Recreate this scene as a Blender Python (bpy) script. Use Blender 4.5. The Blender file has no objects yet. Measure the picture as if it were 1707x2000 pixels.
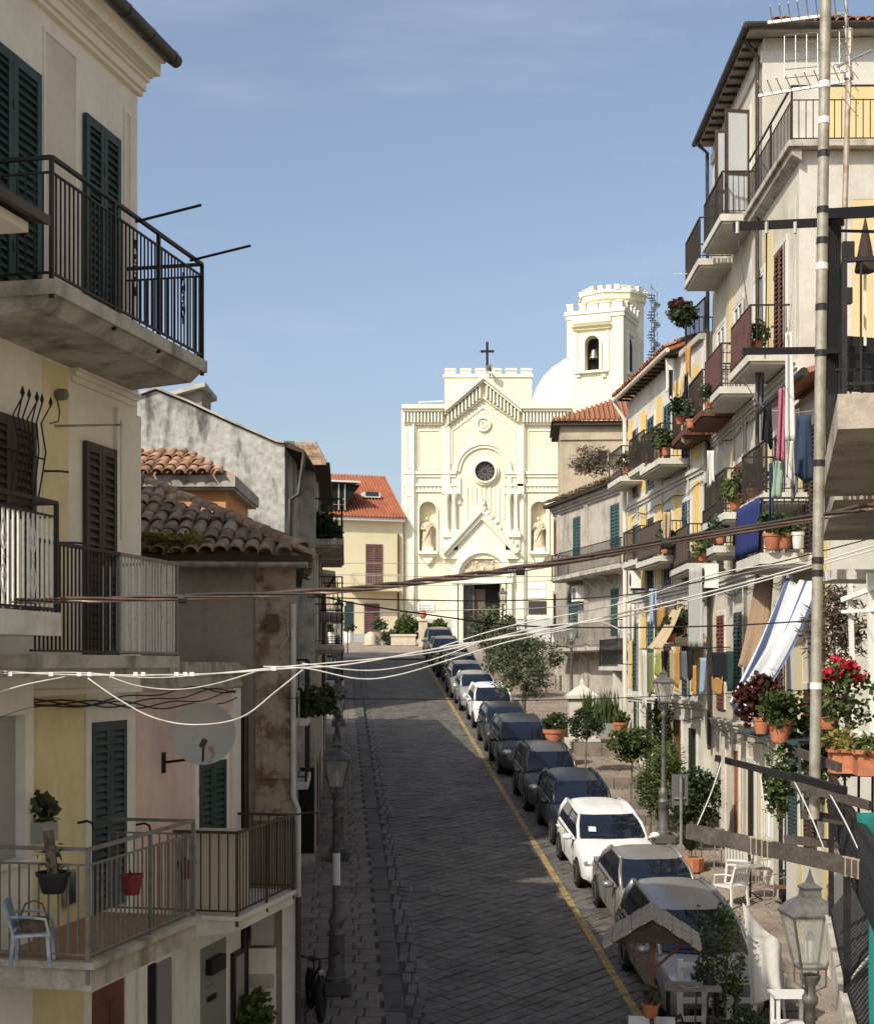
import bpy, bmesh, math, random
from mathutils import Vector, Matrix, Euler
random.seed(7)
scene = bpy.context.scene
COL = scene.collection
R = math.radians

# ------------------------------------------------------------------ camera
FPX, CX, HY, CZ = 2900.0, 853.5, 1300.0, 8.3      # focal length in photo pixels, centre column, horizon row, eye height
cam_d = bpy.data.cameras.new('camera')
cam = bpy.data.objects.new('camera', cam_d); COL.objects.link(cam)
cam.location = (0, 0, CZ); cam.rotation_euler = (R(90), 0, 0)
cam_d.sensor_fit = 'HORIZONTAL'; cam_d.sensor_width = 36.0
cam_d.lens = 36.0 * FPX / 1707.0
cam_d.shift_y = (HY - 1000.0) / 1707.0
cam_d.clip_start = 0.1; cam_d.clip_end = 6000
scene.camera = cam

# ------------------------------------------------------------------ sky, sun, exposure
SUN_AZ, SUN_EL = 41.0, 41.0      # light travels towards +X+Y, the sun stands behind the viewer on the left
world = bpy.data.worlds.new('World'); scene.world = world; world.use_nodes = True
wn = world.node_tree.nodes; wl = world.node_tree.links; wn.clear()
wo = wn.new('ShaderNodeOutputWorld'); bg = wn.new('ShaderNodeBackground'); sky = wn.new('ShaderNodeTexSky')
sky.sky_type = 'NISHITA'; sky.sun_disc = False
sky.sun_elevation = R(SUN_EL); sky.sun_rotation = R(180 + SUN_AZ)
sky.altitude = 100; sky.air_density = 1.0; sky.dust_density = 3.2; sky.ozone_density = 1.7
tc = wn.new('ShaderNodeTexCoord'); mp = wn.new('ShaderNodeMapping'); mp.inputs['Scale'].default_value = (1.2, 1.2, 6.5)
nz = wn.new('ShaderNodeTexNoise'); nz.inputs['Scale'].default_value = 2.2; nz.inputs['Detail'].default_value = 6; nz.inputs['Roughness'].default_value = .62
rp = wn.new('ShaderNodeValToRGB'); rp.color_ramp.elements[0].position = .46; rp.color_ramp.elements[1].position = .85
rp.color_ramp.elements[0].color = (0, 0, 0, 1); rp.color_ramp.elements[1].color = (.30, .30, .30, 1)
mx = wn.new('ShaderNodeMixRGB'); mx.inputs[2].default_value = (5.2, 5.5, 5.9, 1)
wl.new(tc.outputs['Generated'], mp.inputs[0]); wl.new(mp.outputs[0], nz.inputs[0]); wl.new(nz.outputs[0], rp.inputs[0])
wl.new(rp.outputs[0], mx.inputs[0]); wl.new(sky.outputs[0], mx.inputs[1])
hs = wn.new('ShaderNodeHueSaturation'); hs.inputs['Saturation'].default_value = .86; hs.inputs['Value'].default_value = .83; wl.new(mx.outputs[0], hs.inputs['Color']); wl.new(hs.outputs[0], bg.inputs[0]); bg.inputs[1].default_value = 0.11
wl.new(bg.outputs[0], wo.inputs[0])
sl = bpy.data.lights.new('sun', 'SUN'); sun = bpy.data.objects.new('sun', sl); COL.objects.link(sun)
sl.energy = 2.55; sl.angle = R(0.5); sl.color = (1.0, .93, .80)
sd = Vector((math.sin(R(SUN_AZ)) * math.cos(R(SUN_EL)), math.cos(R(SUN_AZ)) * math.cos(R(SUN_EL)), -math.sin(R(SUN_EL))))
sun.rotation_euler = sd.to_track_quat('-Z', 'Y').to_euler(); sun.location = (-40, -40, 60)
scene.view_settings.view_transform = 'Standard'; scene.view_settings.look = 'None'
scene.view_settings.exposure = 0.88; scene.view_settings.gamma = 1.0; scene.view_settings.use_curve_mapping = False

# ------------------------------------------------------------------ helpers
def at(px, py, Y):                                  # the point at depth Y that the photo shows at a pixel
    return Vector(((px - CX) / FPX * Y, Y, CZ + (HY - py) / FPX * Y))
def zr(Y):                                          # height of the street
    if Y < 82: return .1007 * Y
    if Y < 112:
        t = (Y - 82) / 30; return .1007 * 82 + 1.75 * (t * 1.7 - t * t * .7)
    return .1007 * 82 + 1.75
def rx(Y): return -.067 * (Y - 31.4)                # sideways drift of the street
YEL = 2.88                                          # yellow line at depth Y: YEL + rx(Y)
def U(a, b): return random.uniform(a, b)

class MB:
    def __init__(s): s.v = []; s.f = []
    def add(s, vs, fs):
        n = len(s.v); s.v += [tuple(p) for p in vs]; s.f += [tuple(i + n for i in f) for f in fs]; return s
    def box(s, x0, x1, y0, y1, z0, z1):
        if x0 > x1: x0, x1 = x1, x0
        if y0 > y1: y0, y1 = y1, y0
        if z0 > z1: z0, z1 = z1, z0
        return s.add([(x0,y0,z0),(x1,y0,z0),(x1,y1,z0),(x0,y1,z0),(x0,y0,z1),(x1,y0,z1),(x1,y1,z1),(x0,y1,z1)],
                     [(0,3,2,1),(4,5,6,7),(0,1,5,4),(1,2,6,5),(2,3,7,6),(3,0,4,7)])
    def cbox(s, x0, x1, y0, y1, z0, z1, c=.01):     # box with a chamfered outer (+y) face
        if x0 > x1: x0, x1 = x1, x0
        if z0 > z1: z0, z1 = z1, z0
        return s.add([(x0,y0,z0),(x1,y0,z0),(x1,y0,z1),(x0,y0,z1),(x0,y1-c,z0),(x1,y1-c,z0),(x1,y1-c,z1),(x0,y1-c,z1),
                      (x0+c,y1,z0+c),(x1-c,y1,z0+c),(x1-c,y1,z1-c),(x0+c,y1,z1-c)],
                     [(0,1,2,3),(0,4,5,1),(1,5,6,2),(2,6,7,3),(3,7,4,0),(4,8,9,5),(5,9,10,6),(6,10,11,7),(7,11,8,4),(11,10,9,8)])
    def bar(s, a, b, w, h=None, up=(0,0,1)):        # square bar between two points
        h = w if h is None else h
        a = Vector(a); b = Vector(b); d = (b - a).normalized(); u = Vector(up)
        if abs(d.dot(u)) > .98: u = Vector((1, 0, 0))
        sx = d.cross(u).normalized() * w / 2; sy = sx.cross(d).normalized() * h / 2
        vs = [p + i * sx + j * sy for p in (a, b) for i, j in ((-1,-1),(1,-1),(1,1),(-1,1))]
        return s.add(vs, [(3,2,1,0),(4,5,6,7),(0,1,5,4),(1,2,6,5),(2,3,7,6),(3,0,4,7)])
    def tube(s, pts, r, n=6):
        pts = [Vector(p) for p in pts]; m = len(pts); rs = r if isinstance(r, (list, tuple)) else [r] * m
        vs = []; prev = None
        for i, p in enumerate(pts):
            d = (pts[min(i+1, m-1)] - pts[max(i-1, 0)]).normalized()
            if prev is None:
                ref = Vector((0,0,1)) if abs(d.z) < .9 else Vector((1,0,0)); a = d.cross(ref).normalized()
            else:
                a = (prev - d * prev.dot(d)); a = a.normalized() if a.length > 1e-6 else d.orthogonal().normalized()
            prev = a; b = d.cross(a)
            vs += [p + (a * math.cos(2*math.pi*k/n) + b * math.sin(2*math.pi*k/n)) * rs[i] for k in range(n)]
        fs = [(i*n+k, i*n+(k+1)%n, (i+1)*n+(k+1)%n, (i+1)*n+k) for i in range(m-1) for k in range(n)]
        fs += [tuple(range(n))[::-1], tuple((m-1)*n+k for k in range(n))]
        return s.add(vs, fs)
    def lathe(s, prof, n=12, c=(0,0,0), sx=1, sy=1, a0=0):
        vs = [(c[0] + r*sx*math.cos(a0+2*math.pi*k/n), c[1] + r*sy*math.sin(a0+2*math.pi*k/n), c[2]+z) for r, z in prof for k in range(n)]
        m = len(prof)
        fs = [(i*n+k, i*n+(k+1)%n, (i+1)*n+(k+1)%n, (i+1)*n+k) for i in range(m-1) for k in range(n)]
        fs += [tuple(range(n))[::-1], tuple((m-1)*n+k for k in range(n))]
        return s.add(vs, fs)
    def prism(s, poly, vec):                        # extrude a planar polygon
        n = len(poly); vec = Vector(vec); vs = [Vector(p) for p in poly] + [Vector(p) + vec for p in poly]
        fs = [tuple(range(n))[::-1], tuple(range(n, 2*n))] + [(i, (i+1)%n, n+(i+1)%n, n+i) for i in range(n)]
        return s.add(vs, fs)
    def band(s, inner, outer, vec):                 # extruded ring strip between two open outlines with equal counts
        n = len(inner); vec = Vector(vec); P = [Vector(p) for p in inner]; Q = [Vector(p) for p in outer]
        vs = P + Q + [p + vec for p in P] + [q + vec for q in Q]; fs = []
        for i in range(n-1):
            fs += [(i, i+1, n+i+1, n+i), (2*n+i, 3*n+i, 3*n+i+1, 2*n+i+1), (i, 2*n+i, 2*n+i+1, i+1), (n+i, n+i+1, 3*n+i+1, 3*n+i)]
        fs += [(0, n, 3*n, 2*n), (n-1, 3*n-1, 4*n-1, 2*n-1)]
        return s.add(vs, fs)
    def grid(s, rows):                              # rows of points -> quads
        m = len(rows); n = len(rows[0])
        return s.add([p for r in rows for p in r], [(i*n+k, i*n+k+1, (i+1)*n+k+1, (i+1)*n+k) for i in range(m-1) for k in range(n-1)])
    def ico(s, c, r, sub=1, sq=(1,1,1), jit=0):
        bm = bmesh.new(); bmesh.ops.create_icosphere(bm, subdivisions=sub, radius=1)
        bm.verts.ensure_lookup_table()
        vs = [(c[0]+v.co.x*r*sq[0]*(1+U(-jit,jit)), c[1]+v.co.y*r*sq[1]*(1+U(-jit,jit)), c[2]+v.co.z*r*sq[2]*(1+U(-jit,jit))) for v in bm.verts]
        fs = [[v.index for v in f.verts] for f in bm.faces]; bm.free(); return s.add(vs, fs)
    def mesh(s, name, mat, smooth=False, fix=True):
        me = bpy.data.meshes.new(name); me.from_pydata(s.v, [], s.f)
        if fix:
            bm = bmesh.new(); bm.from_mesh(me); bmesh.ops.recalc_face_normals(bm, faces=bm.faces); bm.to_mesh(me); bm.free()
        if mat: me.materials.append(mat)
        if smooth:
            me.polygons.foreach_set('use_smooth', [True] * len(me.polygons))
            if smooth != 'all':
                try: me.set_sharp_from_angle(angle=R(38))
                except Exception: pass
        me.update(); return me
    def build(s, name, mat, parent=None, smooth=False, fix=True, loc=None, rot=None, **props):
        return inst(s.mesh(name, mat, smooth, fix), name, parent, loc, rot, **props)

def inst(me, name, parent=None, loc=None, rot=None, scale=None, **props):
    o = bpy.data.objects.new(name, me); COL.objects.link(o)
    if parent: o.parent = parent
    if loc is not None: o.location = loc
    if rot is not None: o.rotation_euler = rot
    if scale is not None: o.scale = scale
    for k, v in props.items(): o[k] = v
    return o
def thing(name, label, cat, loc=(0,0,0), rotz=0, group=None, parent=None):
    o = bpy.data.objects.new(name, None); COL.objects.link(o); o.empty_display_size = .2
    o.location = loc; o.rotation_euler = (0, 0, rotz); o['label'] = label; o['category'] = cat
    if group: o['group'] = group
    return o
def tag(o, label, cat, group=None):
    o['label'] = label; o['category'] = cat
    if group: o['group'] = group
    return o

class Fac:                                          # a facade plane: local x along u, local y outward, z up from zb
    def __init__(s, x0, y0, ux, uy, zb=0.0):
        l = math.hypot(ux, uy); s.p = Vector((x0, y0)); s.u = Vector((ux/l, uy/l)); s.n = Vector((-uy/l, ux/l)); s.zb = zb
        s.ang = math.atan2(uy, ux)
    def pix(s, px, py, o=0.0):
        d = Vector(((px - CX) / FPX, 1.0)); t = (o + s.p.dot(s.n)) / d.dot(s.n)
        return ((d * t - s.p).dot(s.u), CZ + (HY - py) / FPX * t - s.zb)
    def w(s, a, o, z): return Vector((s.p.x + s.u.x*a + s.n.x*o, s.p.y + s.u.y*a + s.n.y*o, s.zb + z))
    def root(s, name, label, cat, group=None): return thing(name, label, cat, (s.p.x, s.p.y, s.zb), s.ang, group)
    def pbox(s, mb, x0, y0, x1, y1, o0, o1):
        a0, z0 = s.pix(x0, y0); a1, z1 = s.pix(x1, y1); return mb.box(a0, a1, o0, o1, z0, z1)

# ------------------------------------------------------------------ materials (all procedural)
MATS = {}
def M(name, col, rough=.8, metal=0.0, col2=None, scale=1.5, lo=.42, hi=.68, stretch=(1,1,1), fine=.12, fscale=30, bump=0.0, bscale=40, rnd=0.0, spec=.3, trans=0.0, streaks=None, alpha=None, emit=None):
    if name in MATS: return MATS[name]
    m = bpy.data.materials.new(name); m.use_nodes = True; nt = m.node_tree; N = nt.nodes; L = nt.links
    b = N['Principled BSDF']; b.inputs['Roughness'].default_value = rough; b.inputs['Metallic'].default_value = metal
    b.inputs['Specular IOR Level'].default_value = spec
    if trans: b.inputs['Transmission Weight'].default_value = trans
    geo = N.new('ShaderNodeNewGeometry'); cur = None
    def rgb(c): 
        n = N.new('ShaderNodeRGB'); n.outputs[0].default_value = (*c, 1); return n.outputs[0]
    cur = rgb(col)
    def noise(sc, st, det=5, ro=.6):
        mpn = N.new('ShaderNodeMapping'); mpn.inputs['Scale'].default_value = st; L.new(geo.outputs['Position'], mpn.inputs[0])
        t = N.new('ShaderNodeTexNoise'); t.inputs['Scale'].default_value = sc; t.inputs['Detail'].default_value = det; t.inputs['Roughness'].default_value = ro
        L.new(mpn.outputs[0], t.inputs[0]); return t.outputs[0]
    def ramp(src, a, c):
        r = N.new('ShaderNodeMapRange'); r.interpolation_type = 'SMOOTHSTEP'
        r.inputs[1].default_value = a; r.inputs[2].default_value = c; L.new(src, r.inputs[0]); return r.outputs[0]
    def mix(f, a, c, mode='MIX'):
        x = N.new('ShaderNodeMixRGB'); x.blend_type = mode
        if isinstance(f, float): x.inputs[0].default_value = f
        else: L.new(f, x.inputs[0])
        L.new(a, x.inputs[1]); L.new(c, x.inputs[2]); return x.outputs[0]
    if col2 is not None: cur = mix(ramp(noise(scale, stretch), lo, hi), cur, rgb(col2))
    if streaks is not None:                         # rain streaks: (colour, amount)
        f = ramp(noise(2.6, (1, 1, .09), 6), .5, .78); mm = N.new('ShaderNodeMath'); mm.operation = 'MULTIPLY'; mm.inputs[1].default_value = streaks[1]
        L.new(f, mm.inputs[0]); cur = mix(mm.outputs[0], cur, rgb(streaks[0]))
    if fine:
        v = N.new('ShaderNodeMapRange'); v.inputs[1].default_value = .25; v.inputs[2].default_value = .75
        v.inputs[3].default_value = 1 - fine; v.inputs[4].default_value = 1 + fine; L.new(noise(fscale, (1,1,1), 4), v.inputs[0])
        cur = mix(1.0, cur, v.outputs[0], 'MULTIPLY')
    if rnd:
        oi = N.new('ShaderNodeObjectInfo'); v = N.new('ShaderNodeMapRange'); v.inputs[3].default_value = 1 - rnd; v.inputs[4].default_value = 1 + rnd
        L.new(oi.outputs['Random'], v.inputs[0]); cur = mix(1.0, cur, v.outputs[0], 'MULTIPLY')
    L.new(cur, b.inputs['Base Color'])
    if bump:
        bn = N.new('ShaderNodeBump'); bn.inputs['Strength'].default_value = bump; bn.inputs['Distance'].default_value = .02
        L.new(noise(bscale, (1,1,1), 5), bn.inputs['Height']); L.new(bn.outputs[0], b.inputs['Normal'])
    if emit: b.inputs['Emission Color'].default_value = (*emit[0], 1); b.inputs['Emission Strength'].default_value = emit[1]
    MATS[name] = m; return m
def leafmat(name, c1, c2, rough=.6):
    if name in MATS: return MATS[name]
    m = M(name, c1, rough, col2=c2, scale=3.5, lo=.38, hi=.62, fine=.35, fscale=26, spec=.25)
    nt = m.node_tree; b = nt.nodes['Principled BSDF']; out = nt.nodes['Material Output']
    tr = nt.nodes.new('ShaderNodeBsdfTranslucent'); ad = nt.nodes.new('ShaderNodeMixShader'); ad.inputs[0].default_value = .3
    src = b.inputs['Base Color'].links[0].from_socket
    nt.links.new(src, tr.inputs[0]); nt.links.new(b.outputs[0], ad.inputs[1]); nt.links.new(tr.outputs[0], ad.inputs[2]); nt.links.new(ad.outputs[0], out.inputs[0])
    return m
def clothmat(name, c, stripe=None, axis=0, freq=20.0, thin=.5):
    if name in MATS: return MATS[name]
    m = M(name, c, .9, fine=.08, fscale=14)
    nt = m.node_tree; N = nt.nodes; L = nt.links; b = N['Principled BSDF']
    if stripe is not None:
        tc = N.new('ShaderNodeTexCoord'); sp = N.new('ShaderNodeSeparateXYZ'); L.new(tc.outputs['UV'], sp.inputs[0])
        mu = N.new('ShaderNodeMath'); mu.operation = 'MULTIPLY'; mu.inputs[1].default_value = freq; L.new(sp.outputs[axis], mu.inputs[0])
        fr = N.new('ShaderNodeMath'); fr.operation = 'FRACT'; L.new(mu.outputs[0], fr.inputs[0])
        gt = N.new('ShaderNodeMath'); gt.operation = 'GREATER_THAN'; gt.inputs[1].default_value = thin; L.new(fr.outputs[0], gt.inputs[0])
        mxn = N.new('ShaderNodeMixRGB'); L.new(gt.outputs[0], mxn.inputs[0]); src = b.inputs['Base Color'].links[0].from_socket
        L.new(src, mxn.inputs[1]); mxn.inputs[2].default_value = (*stripe, 1); L.new(mxn.outputs[0], b.inputs['Base Color'])
    src = b.inputs['Base Color'].links[0].from_socket
    tr = N.new('ShaderNodeBsdfTranslucent'); ad = N.new('ShaderNodeMixShader'); ad.inputs[0].default_value = .25
    L.new(src, tr.inputs[0]); L.new(b.outputs[0], ad.inputs[1]); L.new(tr.outputs[0], ad.inputs[2]); L.new(ad.outputs[0], N['Material Output'].inputs[0])
    return m

IRON   = M('wrought_iron', (.018,.018,.02), .5, .3, col2=(.06,.03,.018), scale=9, lo=.55, hi=.8, fine=.3)
IRONB  = M('brown_iron', (.06,.045,.035), .6, .2, col2=(.10,.05,.03), scale=7, fine=.3)
IRONG  = M('grey_iron', (.20,.195,.185), .55, .3, col2=(.13,.10,.075), scale=6, lo=.5, hi=.75, fine=.25)
WIRON  = M('white_iron', (.62,.60,.55), .55, .1, col2=(.35,.24,.15), scale=9, lo=.58, hi=.8, fine=.15)
SLABC  = M('weathered_concrete', (.46,.43,.37), .9, col2=(.27,.25,.21), scale=2.4, streaks=((.12,.10,.08), .85), fine=.2, bump=.4)
SLABW  = M('white_concrete', (.70,.68,.62), .9, col2=(.52,.49,.43), scale=2, streaks=((.3,.27,.22), .35), fine=.1, bump=.2)
GREENS = M('dark_green_shutter', (.022,.045,.04), .55, col2=(.03,.06,.055), scale=3, fine=.2)
GREYGS = M('grey_green_shutter', (.035,.055,.058), .6, col2=(.05,.07,.075), scale=3, fine=.2)
BROWNS = M('dark_brown_shutter', (.05,.032,.025), .6, col2=(.075,.045,.034), scale=3, fine=.25)
REDBR  = M('reddish_brown_wood', (.12,.045,.03), .6, col2=(.17,.07,.045), scale=2, fine=.2)
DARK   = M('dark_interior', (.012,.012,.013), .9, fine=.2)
GLASS  = M('window_glass', (.03,.038,.045), .08, spec=.6, fine=0)
WFRAME = M('white_painted_wood', (.72,.71,.67), .6, fine=.06)
TERRA  = M('terracotta', (.46,.17,.085), .85, col2=(.36,.13,.07), scale=5, fine=.15, rnd=.1)
WHITEP = M('white_plastic', (.66,.66,.64), .35, col2=(.68,.67,.63), scale=4, fine=.05)
STEEL  = M('galvanised_steel', (.42,.42,.40), .45, .75, col2=(.30,.28,.25), scale=6, fine=.15)
CABLEW = M('white_cable', (.47,.46,.43), .6, col2=(.33,.31,.28), scale=5, fine=.05)
CABLEK = M('black_cable', (.025,.022,.02), .6, fine=.2)
CABLEB = M('brown_cable', (.05,.028,.02), .6, col2=(.10,.055,.035), scale=4, fine=.2)
CABLET = M('tan_cable', (.36,.27,.20), .6, col2=(.5,.42,.36), scale=4, fine=.1)
OLDWOOD= M('grey_weathered_wood', (.30,.27,.23), .85, col2=(.20,.175,.15), scale=3, stretch=(.4,3,3), fine=.3, bump=.3)
DKWOOD = M('dark_weathered_wood', (.055,.045,.038), .85, col2=(.09,.075,.065), scale=4, fine=.3, bump=.3)
# ------------------------------------------------------------------ builders shared by the houses
def slat_shutter(root, a0, a1, z0, z1, o, mat, leaves=2, pitch=.075, parts=True, mid=None, label=None):
    if a0 > a1: a0, a1 = a1, a0
    w = (a1 - a0) / leaves
    for i in range(leaves):
        b0 = a0 + i * w + .004; b1 = a0 + (i + 1) * w - .004; st = min(.085, w * .18)
        mb = MB()
        mb.box(b0, b0 + st, o, o + .045, z0, z1); mb.box(b1 - st, b1, o, o + .045, z0, z1)
        rails = [(z0, z0 + .14), (z1 - .10, z1)]
        if mid: rails.insert(1, (z0 + (z1 - z0) * mid - .06, z0 + (z1 - z0) * mid + .06))
        for (r0, r1) in rails: mb.box(b0 + st, b1 - st, o + .002, o + .043, r0, r1)
        mb.box(b0 + st, b1 - st, o + .002, o + .008, z0 + .1, z1 - .08)
        mb.box(b1 - .02, b1 + .015, o + .045, o + .055, z0 + (z1-z0)*.22, z0 + (z1-z0)*.22 + .09)
        mb.box(b1 - .02, b1 + .015, o + .045, o + .055, z0 + (z1-z0)*.78, z0 + (z1-z0)*.78 + .09)
        leaf = mb.build('shutter', mat, root)
        sm = MB(); hw = (b1 - b0) / 2 - st; sm.prism([(-hw, -.012, .032), (-hw, .022, -.026), (-hw, .030, -.020), (-hw, -.004, .038)], (2 * hw, 0, 0))
        me = None; joined = MB()
        zs = []
        for (r0, r1), (q0, q1) in zip(rails[:-1], rails[1:]):
            n = max(1, int((q0 - r1) / pitch)); p = (q0 - r1) / n
            zs += [r1 + p * (k + .5) for k in range(n)]
        for z in zs:
            if parts:
                me = me or sm.mesh('slat', mat)
                inst(me, 'slat', leaf, ((b0 + b1) / 2, o + .018, z))
            else:
                joined.add([(v[0] + (b0+b1)/2, v[1] + o + .018, v[2] + z) for v in sm.v], sm.f)
        if not parts: joined.build('slats', mat, leaf, kind='stuff')

def rail_run(rail_mb, P, Q, z, h, mat, lower=.08, top=.04, mid=None):
    rail_mb.bar((*P, z + h), (*Q, z + h), top, top * .8)
    rail_mb.bar((*P, z + lower), (*Q, z + lower), .025, .02)
    if mid: rail_mb.bar((*P, z + h - mid), (*Q, z + h - mid), .022, .018)
def railing(root, pts, z, h, mat, spacing=.11, parts=True, bw=.016, post=.035, lower=.08, mid=None, belly=0.0, name='railing', posts=None, drop=.0, barmat=None):
    """pts: plan polyline (local).  railing > bars"""
    mb = MB()
    for P, Q in zip(pts[:-1], pts[1:]): rail_run(mb, P, Q, z, h, mat, lower, mid=mid)
    for i, P in enumerate(pts):
        if posts is None or i in posts: mb.bar((*P, z - drop), (*P, z + h), post)
    rl = mb.build(name, mat, root)
    topz = h - (mid or 0)
    one = MB()
    if belly:
        n = 9; prof = [(0, lower)] + [(belly * (math.sin(math.pi * min(1, t / .62)) ** 1.5 if t < .62 else -.12 * math.sin(math.pi * (t - .62) / .38)), lower + (topz - lower) * t) for t in [k / n for k in range(1, n)]] + [(0, topz)]
        one.tube([(0, -b, zz) for b, zz in prof], bw * .6, 5)
    else: one.box(-bw/2, bw/2, -bw/2, bw/2, lower, topz)
    me = None; joined = MB()
    for P, Q in zip(pts[:-1], pts[1:]):
        P = Vector(P); Q = Vector(Q); L = (Q - P).length; n = max(2, int(round(L / spacing))); ang = math.atan2((Q-P).y, (Q-P).x)
        for k in range(1, n):
            c = P + (Q - P) * k / n
            if parts:
                me = me or one.mesh('bar', barmat or mat)
                inst(me, 'bar', rl, (c.x, c.y, z), (0, 0, ang))
            else:
                ca, sa = math.cos(ang), math.sin(ang)
                joined.add([(c.x + v[0]*ca - v[1]*sa, c.y + v[0]*sa + v[1]*ca, z + v[2]) for v in one.v], one.f)
    if not parts: joined.build('bars', barmat or mat, rl, kind='stuff')
    return rl

def balcony(root, a0, a1, z, depth, h=1.0, slab=.18, smat=None, rmat=None, parts=False, spacing=.12, brackets=0, mid=None, over=.05, bw=.016, belly=0, moulded=True, lower=.08):
    if a0 > a1: a0, a1 = a1, a0
    mb = MB(); mb.box(a0 - over, a1 + over, -.02, depth + over, z - slab, z)
    if moulded: mb.box(a0 - over + .06, a1 + over - .06, -.02, depth + over - .06, z - slab - .06, z - slab)
    for k in range(brackets):
        a = a0 + (a1 - a0) * (k + .5) / brackets
        mb.prism([(a - .06, 0, z - slab - .06), (a - .06, depth * .75, z - slab - .06), (a - .06, depth * .6, z - slab - .17), (a - .06, .1, z - slab - .42), (a - .06, 0, z - slab - .45)], (.12, 0, 0))
    mb.build('balcony_slab', smat or SLABW, root)
    return railing(root, [(a0, 0), (a0, depth), (a1, depth), (a1, 0)], z, h, rmat or IRON, spacing, parts, bw, mid=mid, posts=(1, 2), belly=belly, lower=lower)

def opening(root, a0, a1, z0, z1, frame=None, fw=.14, kind='shutter', mat=None, parts=False, o=0.0, sill=False, pitch=.08, mid=None):
    """surround + recessed dark opening + leaf"""
    if a0 > a1: a0, a1 = a1, a0
    if frame:
        mb = MB(); mb.cbox(a0 - fw, a0, o - .03, o + .04, z0, z1, .012); mb.cbox(a1, a1 + fw, o - .03, o + .04, z0, z1, .012); mb.cbox(a0 - fw, a1 + fw, o - .03, o + .042, z1, z1 + fw, .012)
        if sill: mb.box(a0 - fw - .04, a1 + fw + .04, o - .03, o + .10, z0 - .08, z0)
        mb.build('window_surround', frame, root)
    if kind == 'shutter': slat_shutter(root, a0, a1, z0, z1, o + .01, mat or BROWNS, 2, pitch, parts, mid)
    elif kind == 'door':
        mb = MB(); mb.box(a0, a1, o + .004, o + .012, z0, z1)
        w = (a1 - a0) / 2
        for i in range(2):
            b = a0 + i * w
            for (t0, t1) in ((.06, .42), (.48, .94)):
                mb.cbox(b + w*.16, b + w*.84, o + .012, o + .03, z0 + (z1-z0)*t0, z0 + (z1-z0)*t1, .01)
        mb.build('door', mat or REDBR, root)
    elif kind == 'glass':
        mb = MB(); mb.box(a0, a1, o + .002, o + .008, z0, z1); p = mb.build('window_pane', GLASS, root)
        mb = MB(); t = .05
        mb.box(a0, a0 + t, o + .008, o + .035, z0, z1); mb.box(a1 - t, a1, o + .008, o + .035, z0, z1); mb.box(a0 + t, a1 - t, o + .008, o + .034, z1 - t, z1); mb.box(a0 + t, a1 - t, o + .008, o + .034, z0, z0 + t * 1.6)
        mb.box((a0+a1)/2 - t*.6, (a0+a1)/2 + t*.6, o + .008, o + .036, z0 + t * 1.6, z1 - t); mb.box(a0 + t, a1 - t, o + .008, o + .030, z0 + (z1-z0)*.4 - .02, z0 + (z1-z0)*.4 + .02)
        mb.build('window_frame', mat or WFRAME, root)
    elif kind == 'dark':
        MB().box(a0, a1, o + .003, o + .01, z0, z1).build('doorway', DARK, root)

TILE_ME = {}
def tile_mesh(mat, L=.45, r0=.085, r1=.11):
    k = (mat.name, L)
    if k not in TILE_ME:
        mb = MB(); n = 7; rows = []
        for (y, r) in ((0, r0), (L, r1)):
            rows.append([(math.cos(math.pi * i / (n-1)) * r, y, math.sin(math.pi * i / (n-1)) * r * .82) for i in range(n)])
        inner = [[(x * .84, y, z * .80) for x, y, z in r] for r in rows]
        mb.grid(rows); mb.grid([list(r) for r in inner])
        for a, b in ((rows[0], inner[0]), (rows[1], inner[1])): mb.grid([a, b])
        TILE_ME[k] = mb.mesh('roof_tile', mat, smooth=True)
    return TILE_ME[k]
def tile_roof(root, A, B, up, rows, mat, pitch=.235, course=.37, clip=None, jit=1.0, stuff=None, thresh=0):
    """eave from A to B (local), 'up' the unit vector up the slope; tiles lie as covers, lowest course at the eave"""
    A = Vector(A); B = Vector(B); up = Vector(up).normalized(); e = (B - A); n = int(e.length / pitch); ex = e.normalized(); nz_ = ex.cross(up).normalized()
    if nz_.z < 0: nz_ = -nz_
    me = tile_mesh(mat); rot = Matrix((ex, -up, nz_)).transposed()
    if rot.determinant() < 0: rot = Matrix((-ex, -up, nz_)).transposed()
    joined = MB()
    for j in range(rows):
        for i in range(n):
            p = A + ex * pitch * (i + .5) + up * (course * (j + 1) - .04) + nz_ * (.03 + .012 * (j % 2))
            if clip and not clip(p): continue
            p = p + ex * U(-.012, .012) * jit + up * U(-.025, .025) * jit
            q = rot.to_quaternion() @ Euler((R(U(-2, 2) * jit + 2.5), R(U(-3, 3) * jit), R(U(-2.5, 2.5) * jit))).to_quaternion()
            if stuff is not None and j >= stuff:
                mt = Matrix.Translation(p) @ q.to_matrix().to_4x4(); joined.add([mt @ v.co for v in me.vertices], [tuple(f.vertices) for f in me.polygons])
            else: inst(me, 'roof_tile', root, p, q.to_euler())
    if joined.v: joined.build('far_roof_tiles', mat, root, smooth=True, kind='stuff', fix=False)

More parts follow.
